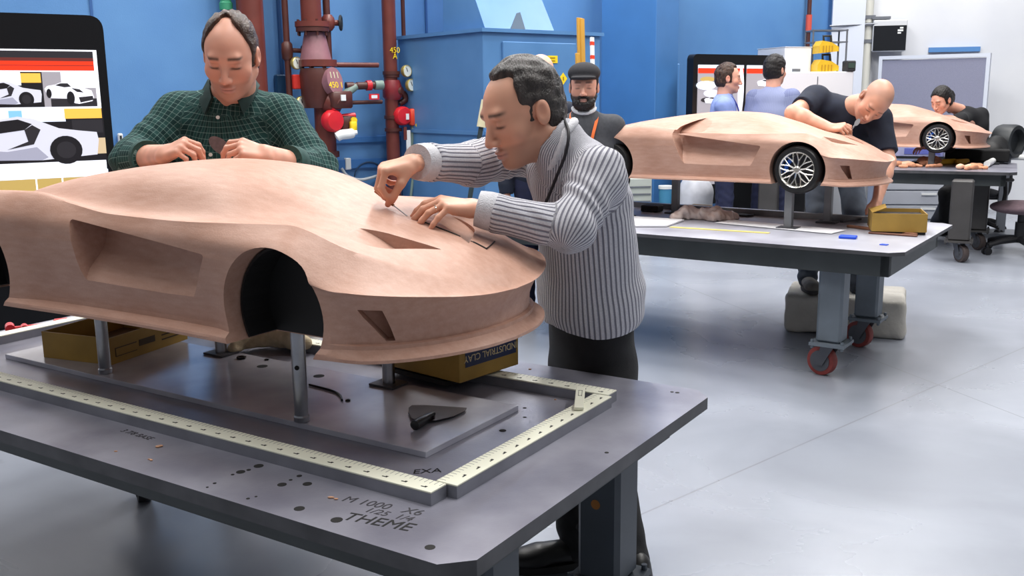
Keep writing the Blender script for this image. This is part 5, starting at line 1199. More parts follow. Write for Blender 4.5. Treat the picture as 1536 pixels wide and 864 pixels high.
def rag(pts,rad,label,m,name,seed=0,zf=None,h=.005,amp=.006):
    P=A(pts); F=Field(P.min(0)-.1,P.max(0)+.1,h)
    for i in range(len(P)-1): F.cap(P[i],P[i+1],rad[i],rad[i+1],.02)
    X,Y,Z=F.grid(); F.D=np.maximum(F.D,(zf+.001-Z)+0*F.D).astype(np.float32)
    V,Fc=F.mesh(); N=vnormals(V,Fc); d=amp*np.abs(noise3(V,55,seed))+amp*.5*noise3(V,130,seed+1); V=V+N*d[:,None]; V[:,2]=np.maximum(V[:,2],zf+.0005); c=A([*P.mean(0)[:2],zf]); o=mesh_obj(name,V-c,Fc,m,smooth=True,loc=c); return o
q=lambda x,y,z: at_z(x,y,z)
o=rag([q(350,522,.83),q(368,508,.845),q(395,505,.845),q(420,503,.85),q(440,508,.845),q(455,515,.835)],[.014,.026,.030,.034,.030,.018],'',M_RAG,'cloth_rag',4,.8155); tag(o,'crumpled cream rag on the plate under the front wheel arch','rag')
p=T1.w(T1.at_v(466,480,.53)); p[2]=.80; b=MB(); b.box((0,0,.03),(.05,.03,.06),bev=.004); o=b.build('tape_roll',mat('yellow plastic',(236,214,40),.5),None,loc=p); tag(o,'small yellow block behind the front post of the near car','plastic block')
# ---------------------------------------------------------------- middle table: posts, rails and clutter
zb=T2.o[2]+0.865
for u_,v_,lab in ((.51,-.33,'near steel post under the front wheel of the middle car'),(.62,.02,'far steel post under the front wheel of the middle car'),(-.52,-.30,'near rear steel post of the middle car beside the sweater'),(-.33,.02,'far rear steel post of the middle car beside the white bag')):
    w_=C2.w((u_,v_,0)); e=empty('support_post',(w_[0],w_[1],0.865),YC2); tag(e,lab,'post'); b=MB(); b.box((0,0,(C2.o[2]+.052-0.865)/2),(.042,.042,C2.o[2]+.052-0.865),bev=.003); b.build('tube',mat('grey square tube',(128,130,134),.4,.5,noise=.2,nscale=14),e)
    b=MB(); b.box((0,0,.005),(.11,.09,.01)); b.build('foot_plate',M_STEELE,e)
def bar(name,fr,a,c,w,h,m,label,cat,z,th=None,bev=0):
    a,c=A(a,float)[:2],A(c,float)[:2]; d=c-a; e=fr.w(((a+c)[0]/2,(a+c)[1]/2,0)); b=MB(); b.box((0,0,h/2),(np.linalg.norm(d),w,h),bev=bev); o=b.build(name,m,None,loc=(e[0],e[1],z),rz=fr.yaw+math.atan2(d[1],d[0])); tag(o,label,cat); return o
z2=lambda x,y,z=0.865: T2.at_z(x,y,z)
bar('steel_rail',T2,z2(945,303,0.895),z2(1312,327,0.895),.04,.035,mat('worn steel rail',(150,150,152),.35,.8,noise=.3,nscale=12),'long steel rail along the far side of the middle table','rail',0.8655)
bar('wooden_strip',T2,z2(1040,307,0.9),z2(1068,309,0.9),.02,.004,mat('pale wood',(220,198,160),.6),'short pale wooden strip lying on the far rail','wooden strip',0.9007)
bar('yellow_scale',T2,z2(1006,341),z2(1154,350),.035,.003,mat('yellow scale strip',(226,208,120),.5),'yellow measuring strip at the near edge of the middle table','measuring strip',0.8652)
bar('white_sheet',T2,z2(1085,333),z2(1258,349),.18,.002,mat('white paper',(232,232,236),.7),'white paper strip on the near side of the middle table','paper',0.8688)
e_=[z2(925,325),z2(1026,332),z2(1000,341),z2(925,341)]
P=[T2.w((*k[:2],0))[:2] for k in e_]; c0=np.mean(P,0); b=MB(); b.prism([tuple(p-c0) for p in P][::-1],0,.008); o=b.build('paper_pad',mat('white paper',(232,232,236),.7),None,loc=(c0[0],c0[1],0.8685)); tag(o,'thick white paper pad at the table edge beside the sweater','paper')
o=rag([at_z(1012,326,0.88),at_z(1030,322,0.89),at_z(1050,325,0.88),at_z(1072,326,0.885),at_z(1100,326,0.88)],[.03,.045,.035,.05,.03],'',mat('clear cream plastic',(212,200,196),.25,noise=1,nscale=12,col2=(176,150,140)),'plastic_bag',9,0.8665,.007,.010); tag(o,'crumpled clear plastic bag with clay on the middle table','plastic bag')
o=bar('blue_tape',T2,z2(1259,357),z2(1285,358.5),.05,.015,mat('bright blue tape',(30,80,214),.45),'bright blue tape block near the edge of the middle table','tape',0.8655,bev=.003)
o=bar('blue_tape',T2,z2(1321,367),z2(1331,368),.03,.004,mat('bright blue tape',(30,80,214),.45),'small flat blue tape scrap at the very table edge','tape',0.8655)
M_BRN=mat('brown clay strip',(140,92,66),.6,noise=.2,nscale=15)
bar('clay_strip',T2,z2(1272,341),z2(1374,354),.03,.014,M_BRN,'longer brown clay strip lying before the gold box','clay strip',0.8655,bev=.003); bar('clay_strip',T2,z2(1303,350.5),z2(1376,355.5),.022,.010,mat('darker clay strip',(112,70,52),.6),'shorter dark clay strip nearest the table edge','clay strip',0.8655,bev=.003)
bar('pry_bar',T2,z2(1262,338),z2(1310,331),.02,.012,mat('dark flat steel',(52,46,50),.5,.5),'dark flat bar leaning by the left side of the gold box','flat bar',0.8795)
p0=z2(1307,347,0.88); p1=z2(1390,349,0.88); d=p1-p0; ang=math.atan2(d[1],d[0]); Ln=np.linalg.norm(d[:2]); dirx=A([math.cos(ang),math.sin(ang)]); diry=A([-dirx[1],dirx[0]]); dp=.26; cc=p0[:2]+dirx*Ln/2+diry*dp/2
e=open_box('open_box',T2,cc,ang,Ln,dp,.095,'open gold cardboard box on the right end of the middle table',0.8805)
b=MB(); b.box((0,0,.07),(Ln-.012,dp-.012,.012)); b.build('contents',mat('dark box contents',(44,36,34),.8,noise=.5,nscale=40),e)
V=[(-Ln/2,-dp/2,.095),(-Ln/2+.09,-dp/2,.095),(-Ln/2+.07,-dp/2-.03,.125),(-Ln/2+.01,-dp/2-.03,.125)]; V=[(-Ln/2,-dp/2+.01,.095),(-Ln/2,dp/2-.05,.095),(-Ln/2+.08,dp/2-.06,.122),(-Ln/2+.07,-dp/2+.02,.122)]; V=V+[(x,y,z+.003) for x,y,z in V]; b=MB(); b.add(V,[(0,1,2,3),(7,6,5,4),(0,4,5,1),(1,5,6,2),(2,6,7,3),(3,7,4,0)]); b.build('flap',M_CARD,e)
b=MB(); x=Ln/2+.0006
for z_ in (.035,.050,.065): b.box((x,0,z_),(.001,dp*.6,.007))
b.build('printing',mat('dark brown print',(70,54,30),.6),e)
c_=T2.w((*cc,0)); b=MB(); b.box((0,0,.0065),(Ln*.9,dp*.95,.013)); o=b.build('black_board',mat('dark board',(30,28,28),.7),None,loc=(c_[0]+.01,c_[1]-.0,0.8662),rz=T2.yaw+ang); tag(o,'black board under the gold box on the middle table','board')
b=MB(); b.lathe([(.05,0),(.05,.012),(.0,.012)],(0,0,0),(0,0,1),None,20); o=b.build('black_disc',mat('dark board',(30,28,28),.7),None,loc=at_z(1118,323,0.87)); tag(o,'flat black disc on the middle table behind the plastic bag','disc'); o.location.z=0.866
b=MB(); b.box((0,0,.02),(.12,.09,.04),bev=.006); q=at_z(978,316,0.87); o=b.build('black_foot_block',mat('dark board',(30,28,28),.7),None,loc=(q[0],q[1],0.866),rz=T2.yaw); tag(o,'black block beside the rear post of the middle car','block')
p=at_z(1086,318,0.88); b=MB(); b.box((0,0,.01),(.07,.03,.02),bev=.004); o=b.build('yellow_tape',mat('yellow plastic',(236,214,40),.5),None,loc=(p[0],p[1],0.866)); tag(o,'small yellow tape piece by the rail of the middle table','tape')
# foam block under the bald man's feet
F=Field(A([-.40,-.30,-.02]),A([.40,.30,.28]),.011)
F.put((-.34,-.24,0),(.34,.24,.23),lambda X,Y,Z: (np.sqrt(np.maximum(np.abs(X)-.31,0)**2+np.maximum(np.abs(Y)-.21,0)**2+np.maximum(np.abs(Z-.115)-.085,0)**2)-.03),0)
V,Fc=F.mesh(); N=vnormals(V,Fc); V=V+N*(.006*noise3(V,14,2)+.003*noise3(V,50,3))[:,None]; V[:,2]=np.clip(V[:,2],0.001,.2295)
q=[at_z(1175,498,FL),at_z(1355,511,FL)]; ex_=nrm(q[1]-q[0]); ey_=A([-ex_[1],ex_[0],0]); c=q[0]+ex_*.34+ey_*.24
o=mesh_obj('foam_block',V,Fc,mat('dirty white foam',(206,202,194),.95,noise=.25,nscale=6,bump=.4,bscale=40),smooth=True,loc=(c[0],c[1],FL),rz=math.atan2(ex_[1],ex_[0])); tag(o,'big dirty white foam block on the floor under the bald man','foam block')
PS,JS=cast_sweater(); PG,JG=cast_green(); cast_beard(); cast_bluemen(); cast_hidden(); PB,JB=cast_bald(); PW,JW=cast_woman(); P_WOMAN=JW['pelvis']
# tools in the hands
t=PS.tips; mid=(t[0]+t[4])/2; tip=T1.w(car_hit(612,325)+A([0,0,1.0])); d=nrm(mid-tip); e=empty('modelling_tool',tip); tag(e,'thin steel clay modelling tool in the right hand of the man in sweater','tool'); b=MB(); b.tube([A([0,0,0])+d*.002,d*(np.linalg.norm(mid-tip)+.015)],[.0013,.002],M_METAL,8); b.build('rod',None,e,40); b=MB(); Ln=np.linalg.norm(mid-tip); b.tube([d*(Ln-.012),d*(Ln+.05)],[.0035,.004],mat('wooden tool grip',(150,90,50),.5),10); b.build('grip',None,e,40)

t=PG.tips; c=(t[0]+t[4])/2; e=empty('clay_scraper',c); tag(e,'thin oval steel scraper in the hand of the man in green shirt','scraper'); T=basis(x=[-.75,-.1,.65],z=[.35,-.9,.25],o=[0,0,0]); b=MB(); th=np.linspace(0,2*math.pi,30,endpoint=False); b.prism([(.034+.040*math.cos(a),.022*math.sin(a)) for a in th],-.0006,.0006,None,T); b.build('blade',mat('coppery steel scraper',(150,120,116),.3,.8,noise=.4,nscale=60),e)
t=PB.tips; c=(t[0]+t[4])/2; e=empty('modelling_tool',c); tag(e,'pale clay modelling tool in the right hand of the bald man','tool'); b=MB(); d=nrm([.5,-.2,.75]); b.tube([-d*.03,d*.05],[.004,.005],M_METAL,8); b.build('rod',None,e,40); b=MB(); T=basis(x=d,z=[0,-1,.2],o=d*.058); b.prism([(.024*math.cos(a),.013*math.sin(a)) for a in th],-.001,.001,None,T); b.build('blade',mat('pale steel blade',(206,206,210),.3,.7),e)
# ---------------------------------------------------------------- along the blue wall
M_PIPE=mat('red brown pipe paint',(112,54,46),.4,noise=.35,nscale=6); M_PIPD=mat('dark brown pipe paint',(84,42,36),.45,noise=.3,nscale=8); M_MAUV=mat('faded mauve paint',(150,104,112),.45,noise=.25,nscale=10); M_BELL=mat('alarm red',(206,36,46),.35); M_YEL=mat('warning yellow',(238,206,30),.5); M_GAUGE=mat('gauge face',(232,236,228),.35); M_GRIM=mat('brass gauge rim',(196,180,110),.35,.6); M_GRN=mat('green pipe paint',(52,138,104),.5); M_TAGW=mat('white tag',(230,232,232),.6); M_GREYP=mat('grey pipe fitting',(120,140,132),.5); M_WHEEL=mat('dark valve wheel',(36,40,44),.5); M_DBLUE=mat('dark blue conduit',(44,86,140),.5)
def bw(x,y,off): return BW.at_v(x,y,-off)
def px_m(x,off): # metres per pixel (vertical) on that plane
    return abs(bw(x,100,off)[2]-bw(x,101,off)[2])
def bthing(name,label,cat,x,off,z=0,grp=None):  # wall pieces are rooted at the wall foot
    q=bw(x,100,off); e=empty(name,BW.w((q[0],-off,z)),BW.yaw); tag(e,label,cat,grp); e['_u']=q[0]; return e,q[0]
def ring_bolts(b,c,r,n,m,h=.03):
    for k in range(n): a=k*2*math.pi/n; b.cyl((c[0]+r*math.cos(a),c[1]+r*math.sin(a),c[2]-h/2),(c[0]+r*math.cos(a),c[1]+r*math.sin(a),c[2]+h/2),.011,m,6)
# wide riser behind the man in the checked shirt, green stub beside it
e,_=bthing('wide_riser_pipe','widest red brown pipe, right behind the head of the man in green','pipe',380,.22); w=px_m(380,.22); b=MB(); b.cyl((0,0,.02+FL),(0,0,5.6),20*w,M_PIPE,28); b.build('pipe',None,e,40)
b=MB()
for z in (.05+FL,2.9): b.lathe([(20*w+.05,0),(20*w+.05,.04)],(0,0,z),(0,0,1),M_PIPD,28)
b.build('flange',None,e,40)
e,_=bthing('green_pipe','green pipe coming down beside the widest brown pipe','pipe',345,.14); z0=bw(345,16,.14)[2]; b=MB(); b.cyl((0,0,z0+.06),(0,0,5.6),.045,M_GRN,20); b.build('pipe',None,e,40); b=MB(); b.lathe([(.03,0),(.055,.005),(.055,.06),(.045,.07)],(0,0,z0),(0,0,1),M_GRN,20); b.build('coupling',None,e,40)
e,_=bthing('dark_conduit','thin dark blue conduit on the wall left of the valve stack','conduit',423,.06); z0=bw(423,112,.06)[2]; b=MB(); b.cyl((0,0,z0),(0,0,5.6),.02,M_DBLUE,12); b.build('tube',None,e,40); b=MB(); b.box((0,.0,z0-.10),(.14,.08,.20),bev=.01); b.build('junction_box',mat('dark teal box',(30,74,112),.5),e)
def gauge(e,c,r,name='pressure_gauge',tilt=(.35,-1,0)):
    d=nrm(tilt); b=MB(); b.lathe([(r*.9,-.03),(r,-.02),(r,.008),(r*.9,.012),(r*.88,.006)],c,d,M_GRIM,24); o=b.build(name,None,e,40)
    b=MB(); b.lathe([(r*.88,.0065),(r*.88,.008),(0,.008)],c,d,M_GAUGE,24); x=nrm(np.cross(d,[0,0,1])); z=np.cross(x,d); c2=A(c)+d*.0095; b.tube([c2-z*r*.1,c2+z*r*.55+x*r*.25],.0035,M_WHEEL,5); b.build('dial',None,o)
# thin branch with two gauges
e,u0=bthing('gauge_pipe','thin brown pipe with two dial gauges left of the valve stack','pipe',432,.30); b=MB(); z=lambda y,x=432,o=.30: bw(x,y,o)[2]
b.cyl((0,0,.8),(0,0,5.6),.027,M_PIPD,14); b.build('pipe',None,e,40)
b=MB(); b.lathe([(.027,-.09),(.046,-.07),(.05,-.01),(.046,.05),(.027,.07)],(0,0,z(75)),(0,0,1),M_PIPD,16); b.cyl((0,0,z(75)),(.13,0,z(76)),.02,M_PIPD,10); b.cyl((.13,0,z(76)),(.145,0,z(76)),.045,M_WHEEL,14); b.build('valve',None,e,40)
k=px_m(432,.30); gauge(e,(11*k,-.06,z(95)),9.5*k); gauge(e,(15*k,-.06,z(154)),9.5*k)
b=MB(); b.box((9*k,-.05,z(123)),(12*k,.05,22*k),bev=.008); b.build('red_switch_box',mat('switch red',(196,44,34),.45),e)
# main valve stack
e,u0=bthing('valve_stack','big red brown valve stack with round alarm bell behind the man in green','valve assembly',478,.40); k=px_m(478,.40); z=lambda y: bw(478,y,.40)[2]
b=MB(); b.cyl((-8*k,0,z(38)),(-8*k,0,5.6),15.5*k,M_PIPE,28); b.build('upper_pipe',None,e,40)
b=MB()
for y0_,y1_,r in ((33,41,26),(41,48,25)): b.lathe([(r*k,0),(r*k,z(y0_)-z(y1_))],(-7*k,0,z(y1_)),(0,0,1),M_PIPD if y0_==41 else M_PIPE,30)
ring_bolts(b,(-7*k,0,z(42)),22*k,8,M_PIPD,.13); b.build('upper_flange',None,e,40)
b=MB(); b.lathe([(24*k,0),(15.5*k,z(49)-z(90))],(-4*k,0,z(90)),(0,0,1),M_MAUV,30); b.build('reducer',None,e,40)
b=MB(); b.lathe([(29*k,0),(29*k,10*k)],(-1*k,0,z(100)),(0,0,1),M_PIPE,30); ring_bolts(b,(-1*k,0,z(102)),25*k,8,M_PIPD,.12); b.build('lower_flange',None,e,40)
b=MB(); b.lathe([(22*k,0),(26*k,10*k),(27*k,30*k),(28*k,50*k),(26*k,60*k)],(-2*k,0,z(162)),(0,0,1),M_PIPD,30); b.cyl((8*k,-14*k,z(152)),(22*k,-24*k,z(160)),18*k,M_PIPE,20); b.build('valve_body',None,e,40)
d=nrm([.45,-1,.25]); c=A([13*k,-30*k,z(122)]); T=basis(x=np.cross([0,0,1],d),z=d,o=c); b=MB(); th=np.linspace(0,2*math.pi,28,endpoint=False); b.prism([(16*k*math.cos(t),21*k*math.sin(t)) for t in th],-.06,.012,M_MAUV,T); o=b.build('cover_plate',None,e,40)
T2_=T.copy(); T2_[:3,3]=c+d*.0135+T[:3,1]*-7*k; text_obj('lettering','450 1',13*k,M_YEL,o,T2_,.001); T3_=T.copy(); T3_[:3,3]=c+d*.0135+T[:3,1]*8*k; text_obj('lettering','111',14*k,mat('pale mark',(206,206,170),.5),o,T3_,.001)
b=MB(); b.box((22*k,-26*k,z(150)),(38*k,20*k,26*k),bev=.015,rz=.3); b.box((24*k,-36.5*k,z(147)),(9*k,.01,9*k),M_TAGW,rz=.3); b.build('valve_cap',M_PIPD,e,60)
b=MB(); d=nrm([.25,-1,.0]); c=A([9*k,-34*k,z(181)]); b.lathe([(8*k,-.10),(15*k,-.08),(17*k,-.05),(17*k,.0),(14*k,.025),(0,.035)],c,d,M_BELL,28); b.cyl(c+A([0,0,16*k]),c+A([0,0,20*k]),3*k,M_BELL,10); b.build('alarm_bell',None,e,40)
b=MB(); b.cyl((22*k,-20*k,z(176)),(48*k,-20*k,z(174)),4.5*k,M_BELL,12); b.box((35*k,-18*k,z(186)),(22*k,16*k,24*k),M_PIPD,bev=.01); b.cyl((42*k,-28*k,z(181)),(42*k,-32*k,z(181)),5*k,M_YEL,14); b.box((41*k,-29*k,z(190)),(11*k,8*k,16*k),M_YEL,bev=.01); b.build('tamper_switch',None,e,50)
b=MB(); b.tube(catmull([(10*k,-34*k,z(206)),(18*k,-36*k,z(202)),(30*k,-36*k,z(201)),(44*k,-34*k,z(199))],4),[.01]+[.042]*10+[.02]*2,M_TAGW,10); b.build('white_lever_cover',None,e,50)
b=MB(); b.cyl((6*k,0,.05+FL),(6*k,0,z(160)),16*k,M_PIPE,26); b.lathe([(20*k,0),(20*k,.05)],(6*k,0,z(236)),(0,0,1),M_PIPD,26); b.lathe([(24*k,0),(24*k,.05)],(6*k,0,.05+FL),(0,0,1),M_PIPD,26); b.build('lower_pipe',None,e,40)
b=MB(); b.cyl((21*k,12*k,z(95)),(21*k,12*k,5.6),5.5*k,M_PIPD,16); b.lathe([(6*k,-12*k),(10*k,-7*k),(11*k,0),(10*k,7*k),(6*k,12*k)],(21*k,8*k,z(33)),(0,0,1),M_PIPE,18); b.cyl((21*k,8*k,z(33)),(38*k,8*k,z(33)),4.5*k,M_PIPE,12); b.build('bypass_pipe',None,e,40)
b=MB(); d=nrm([1,-.5,0]); c=A([41*k,6*k,z(33)]); x=nrm(np.cross(d,[0,0,1])); zz=np.cross(x,d); b.tube([c+(x*math.cos(t)+zz*math.sin(t))*10*k for t in np.linspace(0,2*math.pi,24,endpoint=False)],.013,M_WHEEL,6,True)
for a in range(5): t=a*2*math.pi/5; b.tube([c,c+(x*math.cos(t)+zz*math.sin(t))*10*k],.008,M_WHEEL,5)
b.build('hand_wheel',None,e,40)
b=MB(); b.cyl((27*k,4*k,z(97)),(100*k,4*k,z(97)),4*k,M_PIPE,14); b.build('cross_pipe',None,e,40)
b=MB(); b.cyl((30*k,4*k,z(155)),(104*k,4*k,z(154)),3.2*k,M_PIPD,12); b.tube([(40*k,0,z(152)),(30*k,-4*k,z(148)),(46*k,-6*k,z(137)),(58*k,-4*k,z(130))],[.03,.045,.035,.03],M_GREYP,10); b.build('drain_pipe',None,e,40)
b=MB()
for x0,x1,r,m in ((42,54,6.5,M_PIPD),(54,60,5,M_PIPD),(60,76,6,M_PIPD),(76,84,8,M_BELL),(84,90,5.5,M_PIPD),(90,104,7.5,M_GREYP)): b.cyl((x0*k,-2*k,z(131-.03*x0)),(x1*k,-2*k,z(131-.03*x1)),r*k,m,14)
b.build('test_valve',None,e,40)
b=MB(); b.box((86*k,-8*k,z(146)),(17*k,.012,9*k),M_BELL); b.box((86*k,-8*k-.007,z(146)),(10*k,.004,5*k),M_TAGW); b.box((42*k,-8*k,z(148)),(11*k,.012,11*k),M_TAGW); b.build('tag_plate',None,e)
# right hand riser
e,u0=bthing('slim_riser_pipe','slimmer red brown riser with red bell, between valve stack and blue cabinet','pipe',588,.34); k=px_m(588,.34); z=lambda y: bw(588,y,.34)[2]
b=MB(); b.cyl((-3*k,0,.05+FL),(-2*k,0,5.6),10.5*k,M_PIPE,24); b.build('pipe',None,e,40)
T=np.eye(4); dd=nrm([.15,-1,0]); T=basis(x=nrm(np.cross([0,0,1],dd)*-1),z=dd,o=A([0,0,z(76)])+dd*(10.5*k+.004)); T[:3,0]=nrm(np.cross([0,0,1],dd)); T[:3,1]=(0,0,1); T[:3,2]=dd
for s_,y_ in (('450',76),('A',85)): T[:3,3]=A([-1*k,0,z(y_)])+dd*(10.6*k+.006); text_obj('lettering',s_,12*k,M_YEL,e,T,.001)
b=MB()
for y_,r in ((112,13.5),(116,12.5),(178,13.5),(197,13.5)): b.lathe([(r*k,0),(r*k,5*k)],(-1.5*k,0,z(y_)),(0,0,1),M_PIPD,24)
b.build('flange',None,e,40)
b=MB(); b.lathe([(11*k,0),(15*k,5*k),(15*k,20*k),(12*k,30*k)],(-1*k,0,z(150)),(0,0,1),mat('red painted valve',(140,44,50),.4,noise=.3,nscale=12),22); b.cyl((0,-4*k,z(138)),(10*k,-14*k,z(136)),6*k,M_PIPD,12); b.tube(catmull([(8*k,0,z(140)),(18*k,0,z(141)),(20*k,0,z(150)),(10*k,0,z(156))],4),5*k,M_PIPD,10); b.build('valve_body',None,e,40)
gauge(e,(17*k,-.10,z(107)),9*k); gauge(e,(24*k,-.10,z(128)),9.5*k)
b=MB(); c=A([10*k,-16*k,z(174)]); b.lathe([(6*k,-.10),(13*k,-.08),(14.5*k,-.04),(14.5*k,0),(12*k,.02),(0,.03)],c,nrm([.1,-1,0]),M_BELL,26); b.box((14*k,-17.0*k-.02,z(175)),(5*k,.01,9*k),M_TAGW); b.build('alarm_bell',None,e,40)
b=MB(); b.box((28*k,-14*k,z(176)),(16*k,12*k,26*k),mat('orange red',(222,66,36),.45),bev=.012); b.cyl((33*k,-20*k,z(188)),(33*k,-25*k,z(188)),6.5*k,M_YEL,18); b.build('flow_switch',None,e,50)
b=MB(); b.box((16*k,-17*k,z(211)),(7*k,.01,32*k),M_TAGW); b.box((11*k,-17*k,z(200)),(5*k,.012,20*k),M_PIPE); b.build('hanging_tag',None,e)
b=MB(); b.tube(catmull([(27*k,-12*k,z(190)),(25*k,-12*k,z(205)),(23*k,-11*k,z(225)),(25*k,-10*k,z(262)),(20*k,-9*k,z(300)),(16*k,-9*k,z(330))],6),[3.5*k]*12+[2.2*k]*19,M_GREYP,10); b.build('grey_hose',None,e,50)
e,u0=bthing('thin_drop_pipe','thinnest brown pipe with small red tap left of the blue cabinet','pipe',607,.26); k=px_m(607,.26); z=lambda y: bw(607,y,.26)[2]
b=MB(); b.cyl((0,0,z(105)),(0,0,5.6),3.2*k,M_PIPD,12); b.cyl((0,0,z(89)),(10*k,-2*k,z(89)),2.2*k,M_PIPD,8); b.box((1*k,-3.4*k,z(75)),(3*k,.01,8*k),M_TAGW); b.build('pipe',None,e,40); b=MB(); d=nrm([.8,-.6,0]); c=A([14*k,-3*k,z(89)]); x=nrm(np.cross(d,[0,0,1])); zz=np.cross(x,d); b.tube([c+(x*math.cos(t)+zz*math.sin(t))*4.5*k for t in np.linspace(0,2*math.pi,14,endpoint=False)],.012,M_BELL,6,True); b.tube([c-x*4*k,c+x*4*k],.012,M_BELL,6); b.tube([c-zz*4*k,c+zz*4*k],.012,M_BELL,6); b.build('red_tap',None,e,40)
# white socket and its cable
e,u0=bthing('wall_socket','small white socket with looping grey cable beside the valve stack','socket',515,.03); k=px_m(515,.03); z=lambda y: bw(515,y,.03)[2]
b=MB(); b.box((0,0,z(246)),(9*k,.05,18*k),bev=.006); b.build('body',M_TAGW,e); b=MB(); b.tube(catmull([(-12*k,-.03,z(252)),(-4*k,-.04,z(263)),(14*k,-.05,z(270)),(36*k,-.05,z(268)),(56*k,-.04,z(262)),(70*k,-.03,z(256))],6),.014,mat('pale grey cable',(190,196,200),.5),8); b.build('cable',None,e,50)
b=MB(); b.tube([(34*k+25*k*math.cos(t),-.02,z(268)+24*k*math.sin(t)*1.0) for t in np.linspace(.2,5.6,30)],.007,mat('dark cable',(34,60,90),.5),6); b.build('coiled_cable',None,e,50)
# white outlet box near the display
e,u0=bthing('outlet_box','small white outlet box on the rail beside the big display','socket',171,.04); k=px_m(171,.04); b=MB(); b.box((0,0,bw(171,207,.04)[2]),(7*k,.06,14*k),bev=.008); b.build('body',M_TAGW,e); b=MB(); b.box((0,-.032,bw(171,207,.04)[2]),(3*k,.006,7*k)); b.build('socket_face',M_WHEEL,e)
e,u0=bthing('yellow_bin','yellow bin at the wall left of the man in green','bin',178,.3); b=MB(); zt=bw(178,242,.3)[2]; b.box((0,0,(zt+FL)/2),(.36,.3,zt-FL),bev=.02); b.build('body',mat('amber plastic',(214,170,60),.5),e); b=MB(); b.box((0,-.01,zt+.02),(.40,.34,.04),bev=.01); b.build('lid',mat('grey lid',(90,96,110),.5),e)
# ---------------------------------------------------------------- blue air handling cabinet and ducts
M_AHU=mat('blue cabinet enamel',(88,134,184),.42,noise=1,nscale=2.2,col2=(76,122,172)); M_AHUD=mat('dark cabinet recess',(52,72,92),.6)
p=at_y(724,47,8.05); AF=Frame([p[0],p[1],0],math.radians(38)); zt=p[2]
ux=AF.at_v(900,100,0)[0]
AH=empty('air_handling_cabinet',AF.o,AF.yaw); tag(AH,'blue sheet metal air cabinet with sloped duct on top','cabinet')
b=MB(); b.box((ux/2,.65,(zt+FL)/2),(ux,1.3,zt-FL),bev=.006); b.build('casing',M_AHU,AH)
b=MB(); b.box((ux/2,.65,zt+.012),(ux+.05,1.35,.03)); 
for z_ in (1.30,): b.box((-.008,.65,z_),(.016,1.3,.03)); b.box((ux/2,-.008,z_-.0),(ux,.016,.03))
b.build('edge_trim',M_AHU,AH)
q0=AF.at_v(752,62,0); q1=AF.at_v(862,66,0); b=MB(); z0_=.53; b.box(((q0[0]+q1[0])/2,-.012,(q0[2]+z0_)/2),(q1[0]-q0[0],.024,q0[2]-z0_),bev=.006); b.build('access_door',M_AHU,AH)
h0,h1=AF.at_v(735,8,0.35),AF.at_v(840,8,.35)
b=MB(); ya,yb=.05,.66; xa,xb=AF.at_v(728,30,ya)[0],AF.at_v(832,30,ya)[0]; H=1.2
V=[(xa,ya,zt+.02),(xb,ya,zt+.02),(xb,yb,zt+.02),(xa,yb,zt+.02),(xa+.02,ya+.42,zt+.75),(xb-.02,ya+.42,zt+.75),(xb-.02,yb,zt+.75),(xa+.02,yb,zt+.75)]
apx=((xa+xb)/2,ya+.34,zt+.60)
F=[(0,8,1),(0,4,8),(4,5,8),(5,1,8),(1,5,6,2),(2,6,7,3),(3,7,4,0),(0,3,2,1)]; b.add(V+[apx],F,M_AHU); b.add([(xa+.02,ya+.42,zt+.75),(xb-.02,ya+.42,zt+.75),(xb-.02,yb,zt+.75),(xa+.02,yb,zt+.75),(xa+.02,ya+.42,zt+.92),(xb-.02,ya+.42,zt+.92),(xb-.02,yb,zt+.92),(xa+.02,yb,zt+3)],[(0,1,5,4),(1,2,6,5),(2,3,7,6),(3,0,4,7),(4,5,6,7)],M_AHU)
b.build('sloped_duct',None,AH)
t0,t1,t2=AF.at_v(765,47,.035),AF.at_v(789,47,.035),AF.at_v(778,10,.175); b=MB(); V=[t0,t1,t2,t0+A([0,.12,0]),t1+A([0,.12,0]),t2+A([0,.1,0])]; b.add(V,[(0,1,2),(5,4,3),(0,3,4,1),(1,4,5,2),(2,5,3,0)]); o=b.build('inspection_gap',M_AHUD,AH); o['label']='dark triangular gap in the duct'
def label_on(fr,name,x,y,wp,hp,m,label,v=-.03,cat='label',diamond=False):
    q=fr.at_v(x,y,v); kx=abs(fr.at_v(x+wp/2,y,v)[0]-fr.at_v(x-wp/2,y,v)[0]); kz=abs(fr.at_v(x,y-hp/2,v)[2]-fr.at_v(x,y+hp/2,v)[2]); b=MB()
    if diamond: V=[(0,0,-kz/2),(kx/2,0,0),(0,0,kz/2),(-kx/2,0,0)]; V=V+[(x_,.004,z_) for x_,_,z_ in V]; b.add(V,[(0,1,2,3),(7,6,5,4),(0,4,5,1),(1,5,6,2),(2,6,7,3),(3,7,4,0)])
    else: b.box((0,.002,0),(kx,.004,kz))
    o=b.build(name,m,None,loc=fr.w(q),rz=fr.yaw); tag(o,label,cat); return o
o=label_on(AF,'warning_sign',829,89,15,11,M_YEL,'yellow rectangular sticker on the blue air cabinet'); b=MB()
for i_,zz_ in ((0,.012),(0,-.012)): b.box((0,-.0012,zz_),(.055,.002,.008))
b.build('print_lines',mat('sticker print',(150,120,20),.6),o)
o=label_on(AF,'warning_sign',845,118,12,18,M_YEL,'yellow diamond sticker on the blue air cabinet',diamond=True); b=MB(); b.box((0,-.0012,0),(.012,.002,.03)); b.build('print_mark',mat('sticker print',(150,120,20),.6),o)
